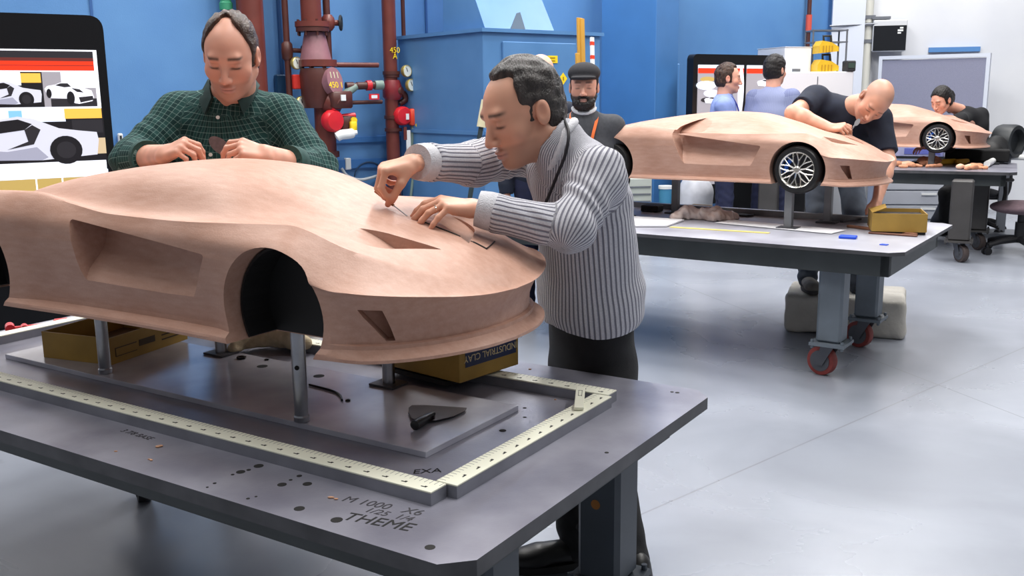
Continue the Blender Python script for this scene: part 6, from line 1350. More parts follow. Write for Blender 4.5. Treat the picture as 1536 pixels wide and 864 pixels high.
for x,w_,top,lab,hh in ((869,4.5,27,'leftmost and tallest yellow plank leaning on the air cabinet',0),(873,3.5,28,'yellow plank just right of the tallest one on the cabinet',0),(866,3,80,'short yellow plank stub left of the tall planks',0)):
    p1=at_y(x,top,7.95 if top<50 else 7.8); p0=A([p1[0]+.03,p1[1]-.28,FL]); T=basis(z=p1-p0,x=AF.ex,o=(p0+p1)/2); L_=np.linalg.norm(p1-p0); b=MB(); b.box((0,0,0),(w_*2*.0055,.02,L_),bev=.002); o=b.build('yellow_plank',mat('yellow pine plank',(204,154,60),.55,noise=.3,nscale=14,stretch=(1,1,.1))); o.matrix_world=Matrix([list(map(float,r)) for r in T]); tag(o,lab,'plank')
p1=at_y(888,56,8.1); p0=A([p1[0]+.02,p1[1]-.3,FL]); T=basis(z=p1-p0,x=AF.ex,o=(p0+p1)/2); L_=np.linalg.norm(p1-p0); e=empty('measuring_staff',(0,0,0)); e.matrix_world=Matrix([list(map(float,r)) for r in T]); tag(e,'white staff with red bands leaning right of the yellow planks','staff'); b=MB(); b.box((0,0,0),(.03,.02,L_)); b.build('staff',M_TAGW,e); b=MB()
for i in range(8): b.box((0,0,L_/2-.05-i*.11),(.031,.021,.03))
b.build('band',mat('orange red',(222,66,36),.45),e)
p1=at_y(728,150,7.3); p0=at_y(707,285,7.25); d=nrm(p1-p0); p0=p0-d*((p0[2]-FL)/d[2])+A([0,0,.02]); e=empty('push_broom',(p0[0],p0[1],FL)); tag(e,'dark handled broom with pale grip leaning on the air cabinet','broom'); b=MB(); r_=p0*1.; o_=A([p0[0],p0[1],FL]); b.cyl(p0-o_+d*.1,p1-o_-d*.19,.018,mat('dark broom handle',(44,58,62),.5),12); b.build('handle',None,e,40); b=MB(); b.cyl(p1-o_-d*.2,p1-o_,.034,mat('cream grip',(220,212,176),.5),14,r2=.030); b.build('grip',None,e,40); b=MB(); b.box((0,0,.06),(.4,.06,.12),bev=.01); b.build('brush_head',mat('dark bristle',(40,38,36),.9),e)
# tall blue column and conduits right of the cabinet
CB=empty('blue_duct_column',AF.w((ux+.02,-.25,0)),AF.yaw); tag(CB,'tall plain blue duct column behind the bearded man','duct')
p=at_y(984,60,9.75); CF_=Frame([p[0],p[1],0],math.radians(38)); CB.location=CF_.o; CB.rotation_euler=(0,0,CF_.yaw)
# its long face looks left: build from the px 902..984 edges
ql=at_y(902,60,10.2); dcol=ql-p; angc=math.atan2(dcol[1],dcol[0]); wl=np.linalg.norm(dcol[:2]); CB.rotation_euler=(0,0,angc+math.pi)
b=MB(); b.box((-wl/2,.20,2.9+FL/2),(wl,.40,5.8-FL),bev=.006); b.build('duct',mat('mid blue duct enamel',(66,120,180),.45,noise=.12,nscale=3),CB)
CW=bw(998,60,.12)
e=empty('conduit_bundle',BW.w((CW[0],0,0)),BW.yaw); tag(e,'bundle of curved blue conduits above the slim blue box','conduit')
for i,(xa_,xb_,off) in enumerate(((986,988,.10),(995,994,.12),(1003,999,.12),(1011,1004,.14))):
    a_,b_=bw(xa_,-60,off),bw(xb_,96,off); m1=bw(xa_,40,off); m2=bw(xb_,62,off); b=MB(); b.tube(catmull([a_-A([CW[0],0,0]),m1-A([CW[0],0,0]),m2-A([CW[0],0,0]),b_-A([CW[0],0,0])],6),.024,None,10); b.build('conduit',mat('blue conduit paint',(98,150,212),.4),e,40)
q0,q1=bw(981,95,.22),bw(1021,95,.22); e=empty('slim_electric_box',BW.w(((q0[0]+q1[0])/2,-.11,0)),BW.yaw); tag(e,'tall slim blue electric box with a white sticker','electric box'); b=MB(); b.box((0,.0,q0[2]/2+.3),(q1[0]-q0[0],.21,q0[2]-.6),bev=.01); b.build('casing',mat('light blue enamel',(96,150,210),.4),e); b=MB(); b.box((-.04,-.113,bw(998,101,.22)[2]),(.04,.006,.11)); b.build('sticker',M_TAGW,e)
# ---------------------------------------------------------------- displays
def emis(name,c,s=1.0):
    return mat(name,c,.4,emit=s)
M_BEZ=mat('black display bezel',(14,14,18),.3); M_SCR={k:emis('screen '+k,c) for k,c in dict(white=(226,228,236),dark=(34,32,36),red=(226,46,20),maroon=(84,34,30),silver=(176,176,188),silver2=(132,132,148),lsil=(206,206,216),black=(20,18,22),blue=(110,160,214),amber=(206,158,66),olive=(158,134,76),grey=(132,128,134),pale=(196,206,222),tan=(170,150,120)).items()}
def flat(b,fr,poly,m,h):
    """polygon given as picture fractions drawn on a display face"""
    n=len(poly); b.add([(fr[0]+x*fr[2],-h,fr[1]+y*fr[3]) for x,y in poly],[tuple(range(n))],m)
def rect(x0,y0,x1,y1): return [(x0,y0),(x1,y0),(x1,y1),(x0,y1)]
def disc(cx,cy,rx,ry,n=20): return [(cx+rx*math.cos(t),cy+ry*math.sin(t)) for t in np.linspace(0,2*math.pi,n,endpoint=False)]
def car_picture(b,fr,x0,y0,w_,h_,h,body='silver',shade='silver2'):
    """simple side view of a silver sports car facing left"""
    M=M_SCR; g=lambda P: [(x0+x*w_,y0+y*h_) for x,y in P]
    flat(b,fr,g([(0,.18),(.06,.10),(.55,.06),(.98,.14),(1.0,.45),(.99,.62),(.86,.66),(.70,.72),(.52,.92),(.40,.98),(.26,.92),(.12,.66),(0,.52)]),M[body],h)
    flat(b,fr,g([(0,.18),(.06,.10),(.55,.06),(.60,.12),(.52,.34),(.30,.26),(0,.34)]),M[shade],h+.0006)
    flat(b,fr,g([(.10,.66),(.26,.88),(.40,.92),(.50,.82),(.44,.70),(.2,.62)]),M['black'],h+.0012)
    flat(b,fr,g([(.44,.70),(.50,.80),(.56,.70),(.50,.40),(.30,.30),(.46,.46)]),M['dark'],h+.0018)
    for c in (.74,): flat(b,fr,[(x0+c*w_+.125*w_*math.cos(t),y0+.26*h_+.30*h_*math.sin(t)) for t in np.linspace(0,2*math.pi,22,endpoint=False)],M['black'],h+.0024); flat(b,fr,[(x0+c*w_+.075*w_*math.cos(t),y0+.26*h_+.18*h_*math.sin(t)) for t in np.linspace(0,2*math.pi,22,endpoint=False)],M['dark'],h+.003)
def display(name,label,o_,yaw,W_,zb,zt_,cat,rad=.07):
    e=empty(name,(o_[0],o_[1],0),yaw); tag(e,label,cat); b=MB(); P=round_poly([(-W_,zb),(0,zb),(0,zt_),(-W_,zt_)],[.02,.02,rad,rad],8,2); n=len(P)
    V=[(x,0,z) for x,z in P]+[(x,.09,z) for x,z in P]; b.add(V,[tuple(range(n)),tuple(range(2*n-1,n-1,-1))]+[(i,n+i,n+(i+1)%n,(i+1)%n) for i in range(n)]); b.build('bezel',M_BEZ,e); return e
# big display at the left; its right edge stands at px 160
p=at_y(160,100,4.75); D1=Frame([p[0],p[1],0],math.radians(33)); zt_=D1.at_v(140,27,0)[2]+.012; DW=1.9
E1=display('touch_display','huge black framed touch display at the left showing silver car photos','display',0,0,0,0,'display') if False else display('touch_display','huge black framed touch display at the left showing silver car photos',D1.o,D1.yaw,DW,.55,zt_,'display')
ix=D1.at_v(146,100,0)[0]; iz=D1.at_v(120,75,0)[2]; izb=1.0-.02; fr=(ix-1.72,izb-.2,1.72,iz-izb+.2)
b=MB(); b.box((fr[0]+fr[2]/2,-.004,fr[1]+fr[3]/2),(fr[2],.006,fr[3])); b.build('screen',M_SCR['white'],E1)
def fy(y,x=100): return (D1.at_v(x,y,0)[2]-fr[1])/fr[3]
def fx(x,y=150): return (D1.at_v(x,y,0)[0]-fr[0])/fr[2]
b=MB(); H_=.0085
def R_(x0,y0,x1,y1,m,h=H_): flat(b,fr,rect(x0,fy(y1),fx(x1) if x1>1.5 else x1,fy(y0)),M_SCR[m],h)
R_(0,77,145,87,'dark'); R_(0,87,145,92,'maroon'); R_(0,92,145,106,'red'); R_(0,98,145,99,'maroon',H_+.0005)
R_(0,108,145,160,'dark'); b.build('banner_picture',None,E1)
b=MB()
flat(b,fr,rect(0,fy(160),fx(65),fy(108)),M_SCR['black'],.0092); flat(b,fr,rect(0,fy(128),fx(34),fy(108)),M_SCR['pale'],.0096); flat(b,fr,rect(fx(34),fy(124),fx(64),fy(110)),M_SCR['amber'],.0098)
cw=fx(63)-fx(-30); car_picture(b,fr,fx(-30),fy(158),cw,fy(121)-fy(158),.0102)
b.build('side_view_photo',None,E1)
b=MB(); flat(b,fr,rect(fx(66),fy(160),fx(145),fy(108)),M_SCR['grey'],.0092); flat(b,fr,rect(fx(94),fy(132),fx(145),fy(108)),M_SCR['lsil'],.0096); flat(b,fr,rect(fx(76),fy(160),fx(145),fy(148)),M_SCR['dark'],.0097)
P=[(68,133),(72,129),(84,127),(92,124),(104,124),(112,129),(124,131),(138,136),(141,146),(138,152),(118,156),(112,155),(100,148),(84,147),(72,146)]; flat(b,fr,[(fx(x),fy(y)) for x,y in P][::-1],M_SCR['lsil'],.0102)
for P in ([(84,128),(92,125),(103,125),(108,130),(98,131)],[(118,146),(139,144),(140,150),(120,154)],[(108,132),(120,134),(126,139),(116,138)]): flat(b,fr,[(fx(x),fy(y)) for x,y in P][::-1],M_SCR['dark'],.0108)
for cx_,cy_,rx_,ry_ in ((106,147,6,10),(74,140,4,7)): flat(b,fr,[(fx(cx_+rx_*math.cos(t)),fy(cy_+ry_*math.sin(t))) for t in np.linspace(0,2*math.pi,18,endpoint=False)][::-1],M_SCR['black'],.0112)
b.build('front_view_photo',None,E1)
b=MB(); flat(b,fr,rect(0,fy(242),fx(152),fy(163)),M_SCR['black'],.0092); flat(b,fr,rect(0,fy(182),fx(95),fy(163)),M_SCR['pale'],.0096); flat(b,fr,rect(fx(94),fy(178),fx(150),fy(163)),M_SCR['amber'],.0098); flat(b,fr,rect(fx(10),fy(176),fx(30),fy(165)),M_SCR['blue'],.0098); flat(b,fr,rect(fx(128),fy(232),fx(152),fy(208)),M_SCR['tan'],.0097); flat(b,fr,rect(fx(104),fy(200),fx(150),fy(180)),M_SCR['dark'],.0096)
cw=fx(142)-fx(-62); car_picture(b,fr,fx(-62),fy(243),cw,fy(172)-fy(243),.0102); b.build('large_side_photo',None,E1)
b=MB(); flat(b,fr,rect(0,fy(300),fx(152),fy(262)),M_SCR['olive'],.0092); flat(b,fr,rect(0,fy(266),fx(152),fy(256)),M_SCR['pale'],.0095)
for x_ in (40,80,117): flat(b,fr,rect(fx(x_),fy(300),fx(x_+2.5),fy(258)),M_SCR['white'],.0098)
b.build('lower_photo',None,E1)
b=MB(); b.box((-DW/2,.05,.33),(DW*.96,.12,.44)); b.box((-DW/2,.05,.03+FL),(DW*.8,.7,.06),bev=.02); b.build('stand',M_BEZ,E1)
# second display board behind the men in blue
p=at_y(1040,100,9.7); D2=Frame([p[0],p[1],0],math.radians(33)); W2=D2.at_v(1190,100,0)[0]; zt2=D2.at_v(1052,81,0)[2]
E2=display('picture_board','black framed display with two picture sheets behind the men in blue',D2.w((W2,0,0)),D2.yaw,W2,.5,zt2,'display',.06)
q=lambda x,y: D2.at_v(x,y,0)-A([W2,0,0])
b=MB()
for x0_,x1_ in ((1047,1115),(1120,1182)):
    a_,c_=q(x0_,98),q(x1_,98); b.box(((a_[0]+c_[0])/2,-.004,(a_[2]+.7)/2),(c_[0]-a_[0],.008,a_[2]-.7),M_SCR['grey']); 
    b.box(((a_[0]+c_[0])/2,-.006,q(1060,106)[2]),(c_[0]-a_[0],.008,.05),M_SCR['red']); b.box(((a_[0]+c_[0])/2,-.0055,q(1060,100)[2]),(c_[0]-a_[0],.008,.035),M_SCR['pale'])
b.build('screen',None,E2)
b=MB()
for (x_,y_,w_,h_,m_) in ((1058,128,30,14,'pale'),(1066,140,24,12,'silver'),(1060,119,22,8,'olive'),(1110,135,9,70,'lsil'),(1060,150,20,8,'dark')):
    a_=q(x_-w_/2,y_); c_=q(x_+w_/2,y_); zc=q(x_,y_)[2]; hz=abs(q(x_,y_-h_/2)[2]-q(x_,y_+h_/2)[2]); n=18; th=np.linspace(0,2*math.pi,n,endpoint=False); b.add([((a_[0]+c_[0])/2+(c_[0]-a_[0])/2*math.cos(t),-.0115,zc+hz/2*math.sin(t)) for t in th],[tuple(range(n))],M_SCR[m_])
for (xo,yo,sc_,m_) in ((1150,126,.42,'white'),(1070,152,.40,'lsil')):
    P=[(68,133),(72,129),(84,127),(92,124),(104,124),(112,129),(124,131),(138,136),(141,146),(138,152),(118,156),(112,155),(100,148),(84,147),(72,146)]
    for PP,mm,hh in ((P,m_,.012),([(118,146),(139,144),(140,150),(120,154)],'dark',.0125),([(84,128),(92,125),(103,125),(108,130),(98,131)],'dark',.0125)):
        V=[q(xo+(x-105)*sc_,yo+(y-140)*sc_) for x,y in PP][::-1]; b.add([(v[0],-hh,v[2]) for v in V],[tuple(range(len(V)))],M_SCR[mm])
b.build('pictures',None,E2)
b=MB(); b.box((-W2/2,.06,.34),(W2*.3,.1,.34)); b.box((-W2/2,.05,.03+FL),(W2*.7,.6,.06),bev=.02); b.build('stand',M_BEZ,E2)
# ---------------------------------------------------------------- white corner with cabinets
M_WCAB=mat('white cabinet enamel',(226,229,236),.4); M_LGREY=mat('light grey cabinet enamel',(186,190,200),.4,noise=.1,nscale=3); M_PULL=mat('grey drawer pull',(120,124,132),.4,.5)
def gridbox(name,label,cat,fr_yaw,Y,x0,x1,ytop,ybot,depth,m,split=None,pulls=(),zb=None):
    p0=at_y(x0,ytop,Y); F_=Frame([p0[0],p0[1],0],fr_yaw); w_=F_.at_v(x1,ytop,0)[0]; zt_=p0[2]; zb=F_.at_v((x0+x1)/2,ybot,0)[2] if zb is None else zb
    e=empty(name,F_.w((w_/2,depth/2,zb)),fr_yaw); tag(e,label,cat); b=MB(); b.box((0,0,(zt_-zb)/2),(w_,depth,zt_-zb),bev=.008); b.build('carcass',m,e); return e,w_,zt_-zb,F_
e,w_,h_,F_=gridbox('white_cabinet','white cabinet behind the man in striped shirt, a white box on it','cabinet',math.radians(8),10.2,1172,1281,108,300,.6,M_WCAB,zb=FL)
b=MB(); b.box((0,-.305,h_/2),(.006,.004,h_*.94)); b.build('door_gap',M_PULL,e); b=MB(); b.box((.06,-.315,h_*.55),(.02,.02,.16)); b.build('handle',M_PULL,e); CABZ=h_+FL
e,w_,h_,F_=gridbox('white_box','white rectangular box standing on the white cabinet','box',math.radians(20),10.35,1178,1218,71,108,.5,M_WCAB,zb=CABZ)
b=MB(); b.box((0,0,h_+.004),(w_*1.01,.505,.008)); b.build('lid',M_WCAB,e); b=MB(); b.box((-.02,-.252,.02),(.10,.006,.03)); b.build('latch',M_PULL,e)
M_YH=mat('yellow plastic housing',(232,188,44),.45,noise=.15,nscale=10)
for yt,yb_,x0_,x1_,lab in ((90,109,1221,1253,'lower yellow tool case hanging at the rack beside the white box'),(62,80,1224,1253,'upper yellow tool case hanging at the rack beside the white box')):
    p=at_y((x0_+x1_)/2,(yt+yb_)/2,10.4); e=empty('yellow_tool_case',p,.1); tag(e,lab,'tool case'); k=10.4/1457; w_=(x1_-x0_)*k; h_=(yb_-yt)*k; b=MB(); P=[(-w_/2,-h_/2),(w_/2,-h_/2+.02),(w_/2,0),(w_*.15,h_/2-.02),(-w_*.35,h_/2),(-w_/2,h_*.1)]; n=len(P); V=[(x,-.09,z) for x,z in P]+[(x,.09,z) for x,z in P]; b.add(V,[tuple(range(n)),tuple(range(2*n-1,n-1,-1))]+[(i,n+i,n+(i+1)%n,(i+1)%n) for i in range(n)]); b.build('case',M_YH,e); b=MB(); b.tube([(-w_*.1,-.0,h_/2-.02),(-.03,0,h_/2+.05),(.05,0,h_/2+.05),(.06,0,h_/2-.04)],.014,M_WHEEL,8); b.build('handle',None,e,40)
    b=MB()
    for i in range(4): b.box((-w_*.3+i*w_*.15,-.092,-h_*.15),(.012,.006,h_*.5))
    b.build('ribs',mat('dark amber plastic',(190,146,30),.5),e)
p0=at_y(1222,110,10.55); e=empty('wire_rack',(p0[0]+.13,p0[1],FL),.1); tag(e,'thin grey wire rack holding the yellow tool cases','rack'); b=MB()
for x_,y_ in ((-.17,0),(.20,0),(-.17,.2),(.20,.2)): b=MB(); b.cyl((x_,y_,0),(x_+.0,y_,2.25-FL),.010,M_PULL,8); b.build('upright',None,e)
for z_ in (.4,1.0,1.80,2.12,2.24): b=MB(); b.box((.015,.1,z_-FL),(.39,.22,.012)); b.build('shelf',M_PULL,e)
e,u0=bthing('corner_pipe','dark red thin pipe on the blue wall above the white box','pipe',1210,.08); b=MB(); z=lambda y: bw(1210,y,.08)[2]; b.cyl((0,0,z(72)),(0,0,5.8),.026,M_PIPD,12); b.build('pipe',None,e,40); b=MB(); b.cyl((0,0,z(48)),(0,0,z(22)),.036,mat('red sleeve',(204,84,70),.5),12); b.build('sleeve',None,e,40)
e,u0=bthing('dark_case','small dark instrument case on the right end of the white cabinet','case',1272,.25,CABZ); p=at_y(1273,107,10.35); e.location=(p[0],p[1],CABZ); e.rotation_euler=(0,0,.1); b=MB(); b.box((0,0,.055),(.10,.12,.11),bev=.01); b.build('body',mat('dark box',(48,50,54),.5),e); b=MB(); b.box((0,-.062,.06),(.07,.006,.05)); b.build('front_panel',mat('dark green panel',(60,78,70),.4),e)
# conduit pipe, wall monitor, blue strip on the white wall
def ww(x,y,off): return WW.at_v(x,y,-off)
q=ww(1302,40,.12); e=empty('white_conduit',WW.w((q[0],-.12,0)),WW.yaw); tag(e,'white vertical conduit with clamps right of the pilaster','conduit'); b=MB(); b.cyl((0,0,FL),(0,0,5.8),.055,mat('cream conduit',(206,206,198),.5),18); b.build('tube',None,e,40)
for y_ in (26,37,62): b=MB(); b.box((0,.02,ww(1302,y_,.12)[2]),(.15,.16,.04)); b.build('clamp',M_PULL,e)
b=MB(); b.tube(catmull([(-.45,-.17,ww(1302,39,.12)[2]),(-.1,-.12,ww(1302,39,.12)[2]+.01),(.2,-.1,ww(1302,37,.12)[2]),(.35,-.05,ww(1302,37,.12)[2])],5),.012,M_PULL,6); b.build('cable',None,e,40)
q0,q1=ww(1309,54,.22),ww(1360,54,.22); e=empty('wall_monitor',WW.w(((q0[0]+q1[0])/2,-.22,ww(1334,77,.22)[2])),WW.yaw); tag(e,'boxy dark monitor on a bracket on the white wall','monitor'); w_=q1[0]-q0[0]; h_=ww(1334,30,.22)[2]-ww(1334,77,.22)[2]; b=MB(); b.box((0,.05,h_/2),(w_,.14,h_),bev=.01); b.build('casing',mat('light grey casing',(208,210,214),.5),e); b=MB(); b.box((0,-.022,h_*.42),(w_*.96,.008,h_*.80)); b.build('screen',mat('dark screen glass',(30,32,36),.15),e); b=MB(); b.box((0,.17,h_/2),(.2,.12,.2)); b.box((-.1,.1,h_+.03),(w_*.55,.16,.03)); b.build('bracket',M_PULL,e)
b=MB(); b.box((w_*.30,-.027,h_*.66),(w_*.16,.004,h_*.06)); b.box((w_*.33,-.027,h_*.74),(w_*.10,.004,h_*.05)); b.box((w_*.27,-.027,h_*.58),(w_*.10,.004,h_*.05)); b.build('sticker',M_TAGW,e)
q0,q1=ww(1393,75,.03),ww(1470,74,.03); e=empty('blue_strip',WW.w(((q0[0]+q1[0])/2,-.03,q0[2])),WW.yaw); tag(e,'blue strip on the white wall above the grey partition','strip'); b=MB(); b.box((0,0,0),(q1[0]-q0[0],.05,.055)); b.build('strip',mat('blue strip paint',(84,136,196),.5),e)
# grey partition
p0=at_y(1320,84,11.9); p1=at_y(1487,80,11.2); d=p1-p0; ang=math.atan2(d[1],d[0]); w_=np.linalg.norm(d[:2]); e=empty('grey_partition',((p0[0]+p1[0])/2,(p0[1]+p1[1])/2,FL),ang); tag(e,'grey fabric partition with pale frame behind the farthest car','partition'); zt_=(p0[2]+p1[2])/2-FL
b=MB(); b.box((0,0,(zt_+.35)/2),(w_-.08,.04,zt_-.45)); b.build('fabric_panel',mat('grey violet fabric',(142,144,166),.95,noise=.22,nscale=160),e); b=MB()
for s_ in(-1,1): b.box((s_*(w_/2-.02),0,zt_/2),(.04,.07,zt_))
b.box((0,0,zt_-.02),(w_-.08,.07,.04)); b.box((0,0,.10),(w_-.08,.07,.05)); b.build('frame',mat('pale frame',(206,212,224),.4),e); b=MB()
for s_ in(-1,1): b.box((s_*(w_/2-.1),0,.02),(.06,.5,.04))
b.build('foot',M_PULL,e)
# drawer cabinet behind the middle table
e,w_,h_,F_=gridbox('drawer_cabinet','low light grey drawer cabinet under the farthest table','cabinet',math.radians(-8),10.9,1318,1442,262,352,.5,M_LGREY,zb=FL)
for i,zz in enumerate((h_*.82,h_*.50,h_*.18)):
    b=MB(); b.box((0,-.262,zz),(w_*.96,.02,h_*.29),bev=.004); o=b.build('drawer',M_LGREY,e)
    b=MB(); b.box((w_*.12,-.278,zz+h_*.08),(w_*.18,.014,.022)); b.build('pull',M_TAGW,o)
e,w_,h_,F_=gridbox('slatted_crate','pale slatted cabinet seen under the rear of the middle car','cabinet',math.radians(5),9.3,925,978,268,330,.4,mat('pale olive enamel',(178,184,176),.5),zb=FL)
b=MB()
for i in range(8): b.box((0,-.205,h_*(.1+.11*i)),(w_*.94,.012,.012))
b.build('slats',M_PULL,e)
# bin with a white liner and a blue pail, behind the middle table
p=at_y(1042,290,9.5); V_=[]; F=Field(A([-.28,-.25,0]),A([.28,.25,.9]),.014); F.cap((0,0,.2),(0,0,.45),.15,.17,.03); V,Fc=F.mesh(); N=vnormals(V,Fc); V=V+N*(.012*noise3(V,16,4))[:,None]; V[:,2]=np.maximum(V[:,2],.002); 
e=empty('waste_bin',(p[0],p[1],FL)); tag(e,'bin with grey white liner behind the middle table','bin'); mesh_obj('liner',V*A([1,1,1.02]),Fc,mat('white bin liner',(206,208,216),.4,noise=.25,nscale=9),e,smooth=True); b=MB(); b.lathe([(.14,0),(.155,.02),(.165,.25)],(0,0,0),(0,0,1),M_WHEEL,20); b.build('bin_body',None,e,40)
p=at_y(998,290,9.6); e=empty('blue_pail',(p[0],p[1],FL)); tag(e,'blue pail with pale lid left of the lined bin','pail'); b=MB(); zt_=at_y(998,283,9.6)[2]-FL; b.lathe([(.055,0),(.065,zt_)],(0,0,0),(0,0,1),mat('blue pail plastic',(70,140,180),.4),20); b.build('pail',None,e,40); b=MB(); b.lathe([(.07,0),(.07,.03),(.0,.03)],(0,0,zt_),(0,0,1),M_TAGW,20); b.build('lid',None,e,40)
# ---------------------------------------------------------------- far table clutter
t3=lambda x,y,z=H3: T3.at_z(x,y,z)
def on3(name,label,cat,x,y,rz=0,z=H3): q=at_z(x,y,z); e=empty(name,(q[0],q[1],z),T3.yaw+rz); tag(e,label,cat); return e
e=on3('can_carton','blue and white carton lying on the far table before the car','carton',1378,238); b=MB(); b.box((0,.06,.09),(.46,.14,.14),bev=.006); b.build('carton',mat('white blue carton',(196,200,232),.5,noise=1,nscale=8,col2=(150,156,214)),e); b=MB(); b.box((-.29,.06,.09),(.12,.12,.12),bev=.02); b.build('end_cap',mat('dark box',(48,50,54),.5),e); b=MB(); b.box((.03,-.012,.075),(.34,.004,.06)); b.build('blue_print',mat('carton blue print',(110,120,206),.5),e); b=MB(); b.box((0,.06,.01),(.56,.18,.02)); b.build('tray',M_WHEEL,e)
M_SCR1=mat('clay shaving',(214,150,116),.8,noise=.2,nscale=40); M_SCR2=mat('pale clay shaving',(228,186,158),.8)
rr=np.random.default_rng(5)
for i,(x,y,r_) in enumerate(((1348,250,.045),(1356,252,.03),(1363,250,.05),(1372,251,.04),(1380,251,.03),(1386,249,.05),(1394,247,.075),(1399,249,.05),(1403,251,.035),(1392,252,.03),(1441,254,.045),(1448,255,.03),(1457,254,.04),(1464,253,.05),(1471,254,.035),(1478,254,.025))):
    q=at_z(x,y,H3); F=Field(A([-.12,-.12,-.01]),A([.12,.12,.14]),.007)
    for k in range(4): F.ell(rr.normal(size=3)*A([r_*.6,r_*.4,0])+A([0,0,r_*.5]),(r_*.8,r_*.5,r_*.5),None,.01)
    X,Y,Z=F.grid(); F.D=np.maximum(F.D,(.001-Z)+0*F.D).astype(np.float32)
    V,Fc=F.mesh(); N=vnormals(V,Fc); V=V+N*(.006*noise3(V,70,i))[:,None]; V[:,2]=np.maximum(V[:,2],.0005); o=mesh_obj('clay_scrap',V,Fc,M_SCR2 if i in(2,10) else M_SCR1,smooth=True,loc=(q[0],q[1],H3)); tag(o,'lump of scrap clay lying along the near edge of the far table','clay scrap','clay scraps on the far table')
for (x0_,x1_,lab,m_) in ((1406,1433,'left yellow wooden handle lying on the far table',M_YH),(1434,1452,'right yellow wooden handle touching the left one',mat('darker yellow wood',(206,160,50),.5))):
    a_,c_=t3(x0_,247),t3(x1_,246); q=T3.w(((a_[0]+c_[0])/2,(a_[1]+c_[1])/2,0)); b=MB(); b.box((0,0,.025),(np.linalg.norm((c_-a_)[:2]),.05,.05),bev=.012); o=b.build('yellow_wooden_bat',m_,None,loc=(q[0],q[1],H3),rz=T3.yaw+math.atan2((c_-a_)[1],(c_-a_)[0])); tag(o,lab,'handle')
e=on3('white_pipe_frame','white pipes joined by a coupling at the right end of the far table','pipe frame',1500,242); b=MB(); a_=at_z(1480,251,H3)-A(e.location); c_=at_z(1500,240,H3)-A(e.location); d_=at_z(1545,241,H3)-A(e.location); Rz=A([[math.cos(-T3.yaw),-math.sin(-T3.yaw),0],[math.sin(-T3.yaw),math.cos(-T3.yaw),0],[0,0,1]]); a_,c_,d_=[Rz@(A(k)*[1,1,0])+A([0,0,.03]) for k in (a_,c_,d_)]; b.tube([a_,c_],.028,M_TAGW,12); b.build('short_pipe',None,e,40); b=MB(); b.tube([c_,d_],.028,M_TAGW,12); b.build('long_pipe',None,e,40); b=MB(); b.cyl(c_-A([.05,0,0]),c_+A([.05,0,0]),.042,mat('grey coupling',(150,160,150),.5),14); b.build('coupling',None,e,40)
e=on3('black_base_plate','dark plate and black block under the farthest car','base plate',1432,246); b=MB(); b.box((.0,.14,.009),(.75,.3,.018)); b.build('plate',M_WHEEL,e); b=MB(); b.box((.18,.2,.075),(.55,.22,.11),bev=.01); b.build('block',mat('black foam',(18,18,20),.9),e)
for u_,lab in ((.50,'front steel post under the farthest car'),(-.45,'rear steel post under the farthest car')):
    w_=C3.w((u_,-.22,0)); e=empty('support_post',(w_[0],w_[1],H3),YC3); tag(e,lab,'post'); b=MB(); b.box((0,0,(C3.o[2]+.052-H3)/2),(.05,.05,C3.o[2]+.052-H3)); b.build('tube',mat('grey square tube',(128,130,134),.4,.5,noise=.2,nscale=14),e); b=MB(); b.box((0,0,.005),(.1,.1,.01)); b.build('foot_plate',M_STEELE,e)
# black bag and the drum behind the nose of the far car
p=at_z(1491,243,H3); F=Field(A([-.2,-.2,-.01]),A([.25,.3,.35]),.012); F.ecap((-.02,.05,.09),(.06,.10,.13),(.14,.12),(.11,.12),(0,1,0),.05); V,Fc=F.mesh(); V[:,2]=np.maximum(V[:,2],.001); o=mesh_obj('black_bag',V,Fc,mat('black nylon',(20,20,22),.6),smooth=True,loc=(p[0],p[1],H3)); tag(o,'black rounded bag on the far table under the nose','bag')
p=at_y(1509,240,9.6); e=empty('black_drum',(p[0],p[1],FL),math.radians(-20)); tag(e,'black horizontal drum on a stand right of the farthest car','drum'); zc=at_y(1511,212,9.6)[2]-FL; b=MB(); b.lathe([(.10,-.10),(.155,-.09),(.165,-.06),(.165,.07),(.155,.10),(.12,.10),(.11,.04),(0,.04)],(0,0,zc),nrm([.8,-.6,0]),M_WHEEL,28); b.build('drum',None,e,40); b=MB(); b.box((0,0,(zc-.1)/2),(.08,.08,zc-.1)); b.box((0,0,.02),(.4,.4,.04)); b.build('stand',M_PULL,e)
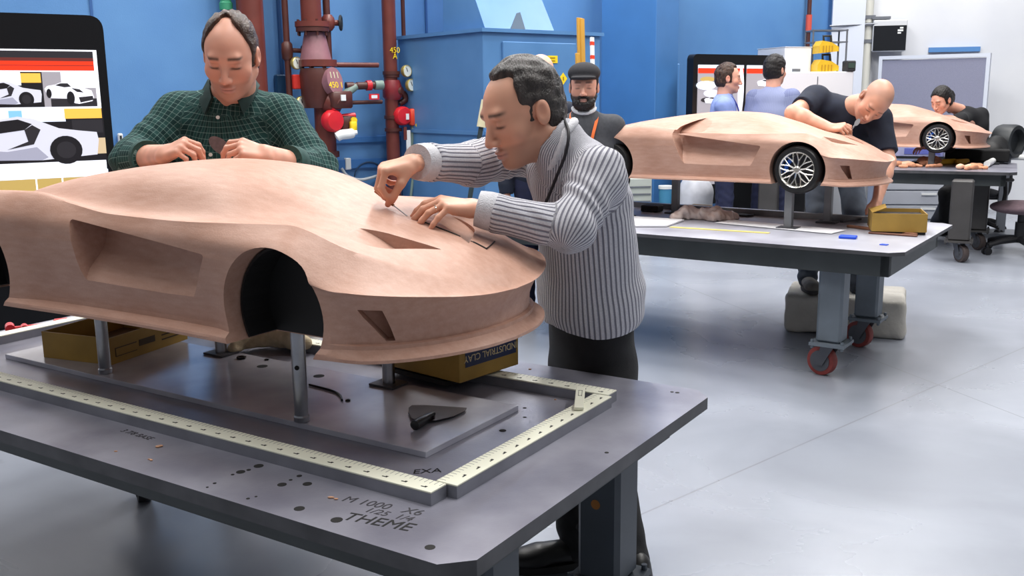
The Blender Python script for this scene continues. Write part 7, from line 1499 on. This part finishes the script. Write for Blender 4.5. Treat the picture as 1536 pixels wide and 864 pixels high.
# ---------------------------------------------------------------- office chairs
M_CHM=mat('mauve grey upholstery',(112,92,100),.8,noise=.3,nscale=30); M_CHB=mat('black chair plastic',(26,26,30),.5); M_CHD=mat('dark upholstery',(34,36,44),.85)
def chair(label,loc,rz,fab,seat=.50,arms=True):
    e=empty('office_chair',(loc[0],loc[1],FL),rz); tag(e,label,'chair')
    F=Field(A([-.3,-.3,-.08]),A([.3,.3,.08]),.012); F.ell((0,0,0),(.25,.25,.05),None,.03); F.ell((0,.03,.0),(.24,.22,.055),None,.03); V,Fc=F.mesh(); mesh_obj('seat',V+A([0,0,seat]),Fc,fab,e,smooth=True)
    F=Field(A([-.3,-.1,-.3]),A([.3,.1,.3]),.012); F.ell((0,0,0),(.22,.045,.25),None,.03); V,Fc=F.mesh(); V[:,1]+=.25*V[:,0]**2*2; mesh_obj('backrest',V+A([0,-.24,seat+.38]),Fc,fab,e,smooth=True)
    b=MB(); b.tube(catmull([(0,-.05,seat-.04),(0,-.26,seat-.02),(0,-.30,seat+.15),(0,-.27,seat+.3)],6),.022,M_CHB,8); b.build('back_support',None,e,40)
    b=MB(); b.cyl((0,0,.10),(0,0,seat-.03),.03,M_CHB,14); b.cyl((0,0,.10),(0,0,.28),.045,M_CHB,14); b.build('gas_column',None,e,40)
    for k in range(5):
        a=k*2*math.pi/5+.3; d=A([math.cos(a),math.sin(a),0]); b=MB(); b.tube([d*.03+A([0,0,.13]),d*.18+A([0,0,.115]),d*.30+A([0,0,.085])],[.032,.026,.020],M_CHB,8); o=b.build('base_leg',None,e,40)
        b=MB(); s_=A([-d[1],d[0],0])
        for g in(-1,1): b.cyl(d*.31+s_*g*.012+A([0,0,.032]),d*.31+s_*g*.032+A([0,0,.032]),.032,M_CHB,14)
        b.cyl(d*.30+A([0,0,.04]),d*.30+A([0,0,.085]),.012,M_CHB,8); b.build('caster',None,o,40)
    if arms:
        for g in(-1,1):
            b=MB(); b.tube(catmull([(g*.16,-.02,seat-.05),(g*.27,-.02,seat-.02),(g*.29,-.04,seat+.10),(g*.28,-.02,seat+.20)],5),.018,M_CHB,8); b.box((g*.28,.03,seat+.215),(.06,.26,.03),M_CHB,bev=.012); b.build('armrest',None,e,40)
    return e
p=at_y(1533,316,8.5); chair('mauve office chair at the right edge of the picture',(p[0],p[1],0),math.radians(100),M_CHM,.41)
p=at_z(1462,332,.3); chair('dark stool chair under the woman behind the farthest table',(*P_WOMAN[:2],0),math.radians(60),M_CHD,.40,False)
e=empty('black_sack',at_z(1424,350,FL),.2); tag(e,'dark navy sack leaning behind the far table leg','sack'); F=Field(A([-.25,-.2,-.01]),A([.25,.2,.7]),.014); F.cap((-.10,0,.12),(.08,0,.52),.12,.06,.03); V,Fc=F.mesh(); N=vnormals(V,Fc); V=V+N*(.012*noise3(V,15,8))[:,None]; V[:,2]=np.maximum(V[:,2],.001); mesh_obj('sack',V,Fc,mat('navy black nylon',(26,30,46),.7),e,smooth=True)
w=bpy.data.worlds.new('hall'); SC.world=w; w.use_nodes=True
bg=w.node_tree.nodes['Background']; bg.inputs[0].default_value=(.93,.95,1,1); bg.inputs[1].default_value=.16
def area(loc,sx,sy,power,rot=(0,0,0),col=(1,.98,.95)):
    l=bpy.data.lights.new('ceiling_lamp','AREA'); l.shape='RECTANGLE'; l.size=sx; l.size_y=sy; l.energy=power; l.color=col
    o=bpy.data.objects.new('ceiling_lamp',l); COL.objects.link(o); o.location=loc; o.rotation_euler=rot; return o
for x,kx in ((-3.5,.55),(0.2,1.),(4.2,.85)):
    for y,ky in ((0.5,.22),(3.6,.85),(7.2,1.05),(10.3,.9)):
        area((x,y,6.2),.5,2.4,185*kx*ky)
SC.view_settings.view_transform='Standard'; SC.view_settings.look='None'; SC.view_settings.exposure=.40; SC.view_settings.gamma=1
SC.view_settings.use_curve_mapping=False

# set the whole room down so that its floor lies at z = 0
for o in list(SC.objects):
    if o.parent is None: o.location.z-=FL
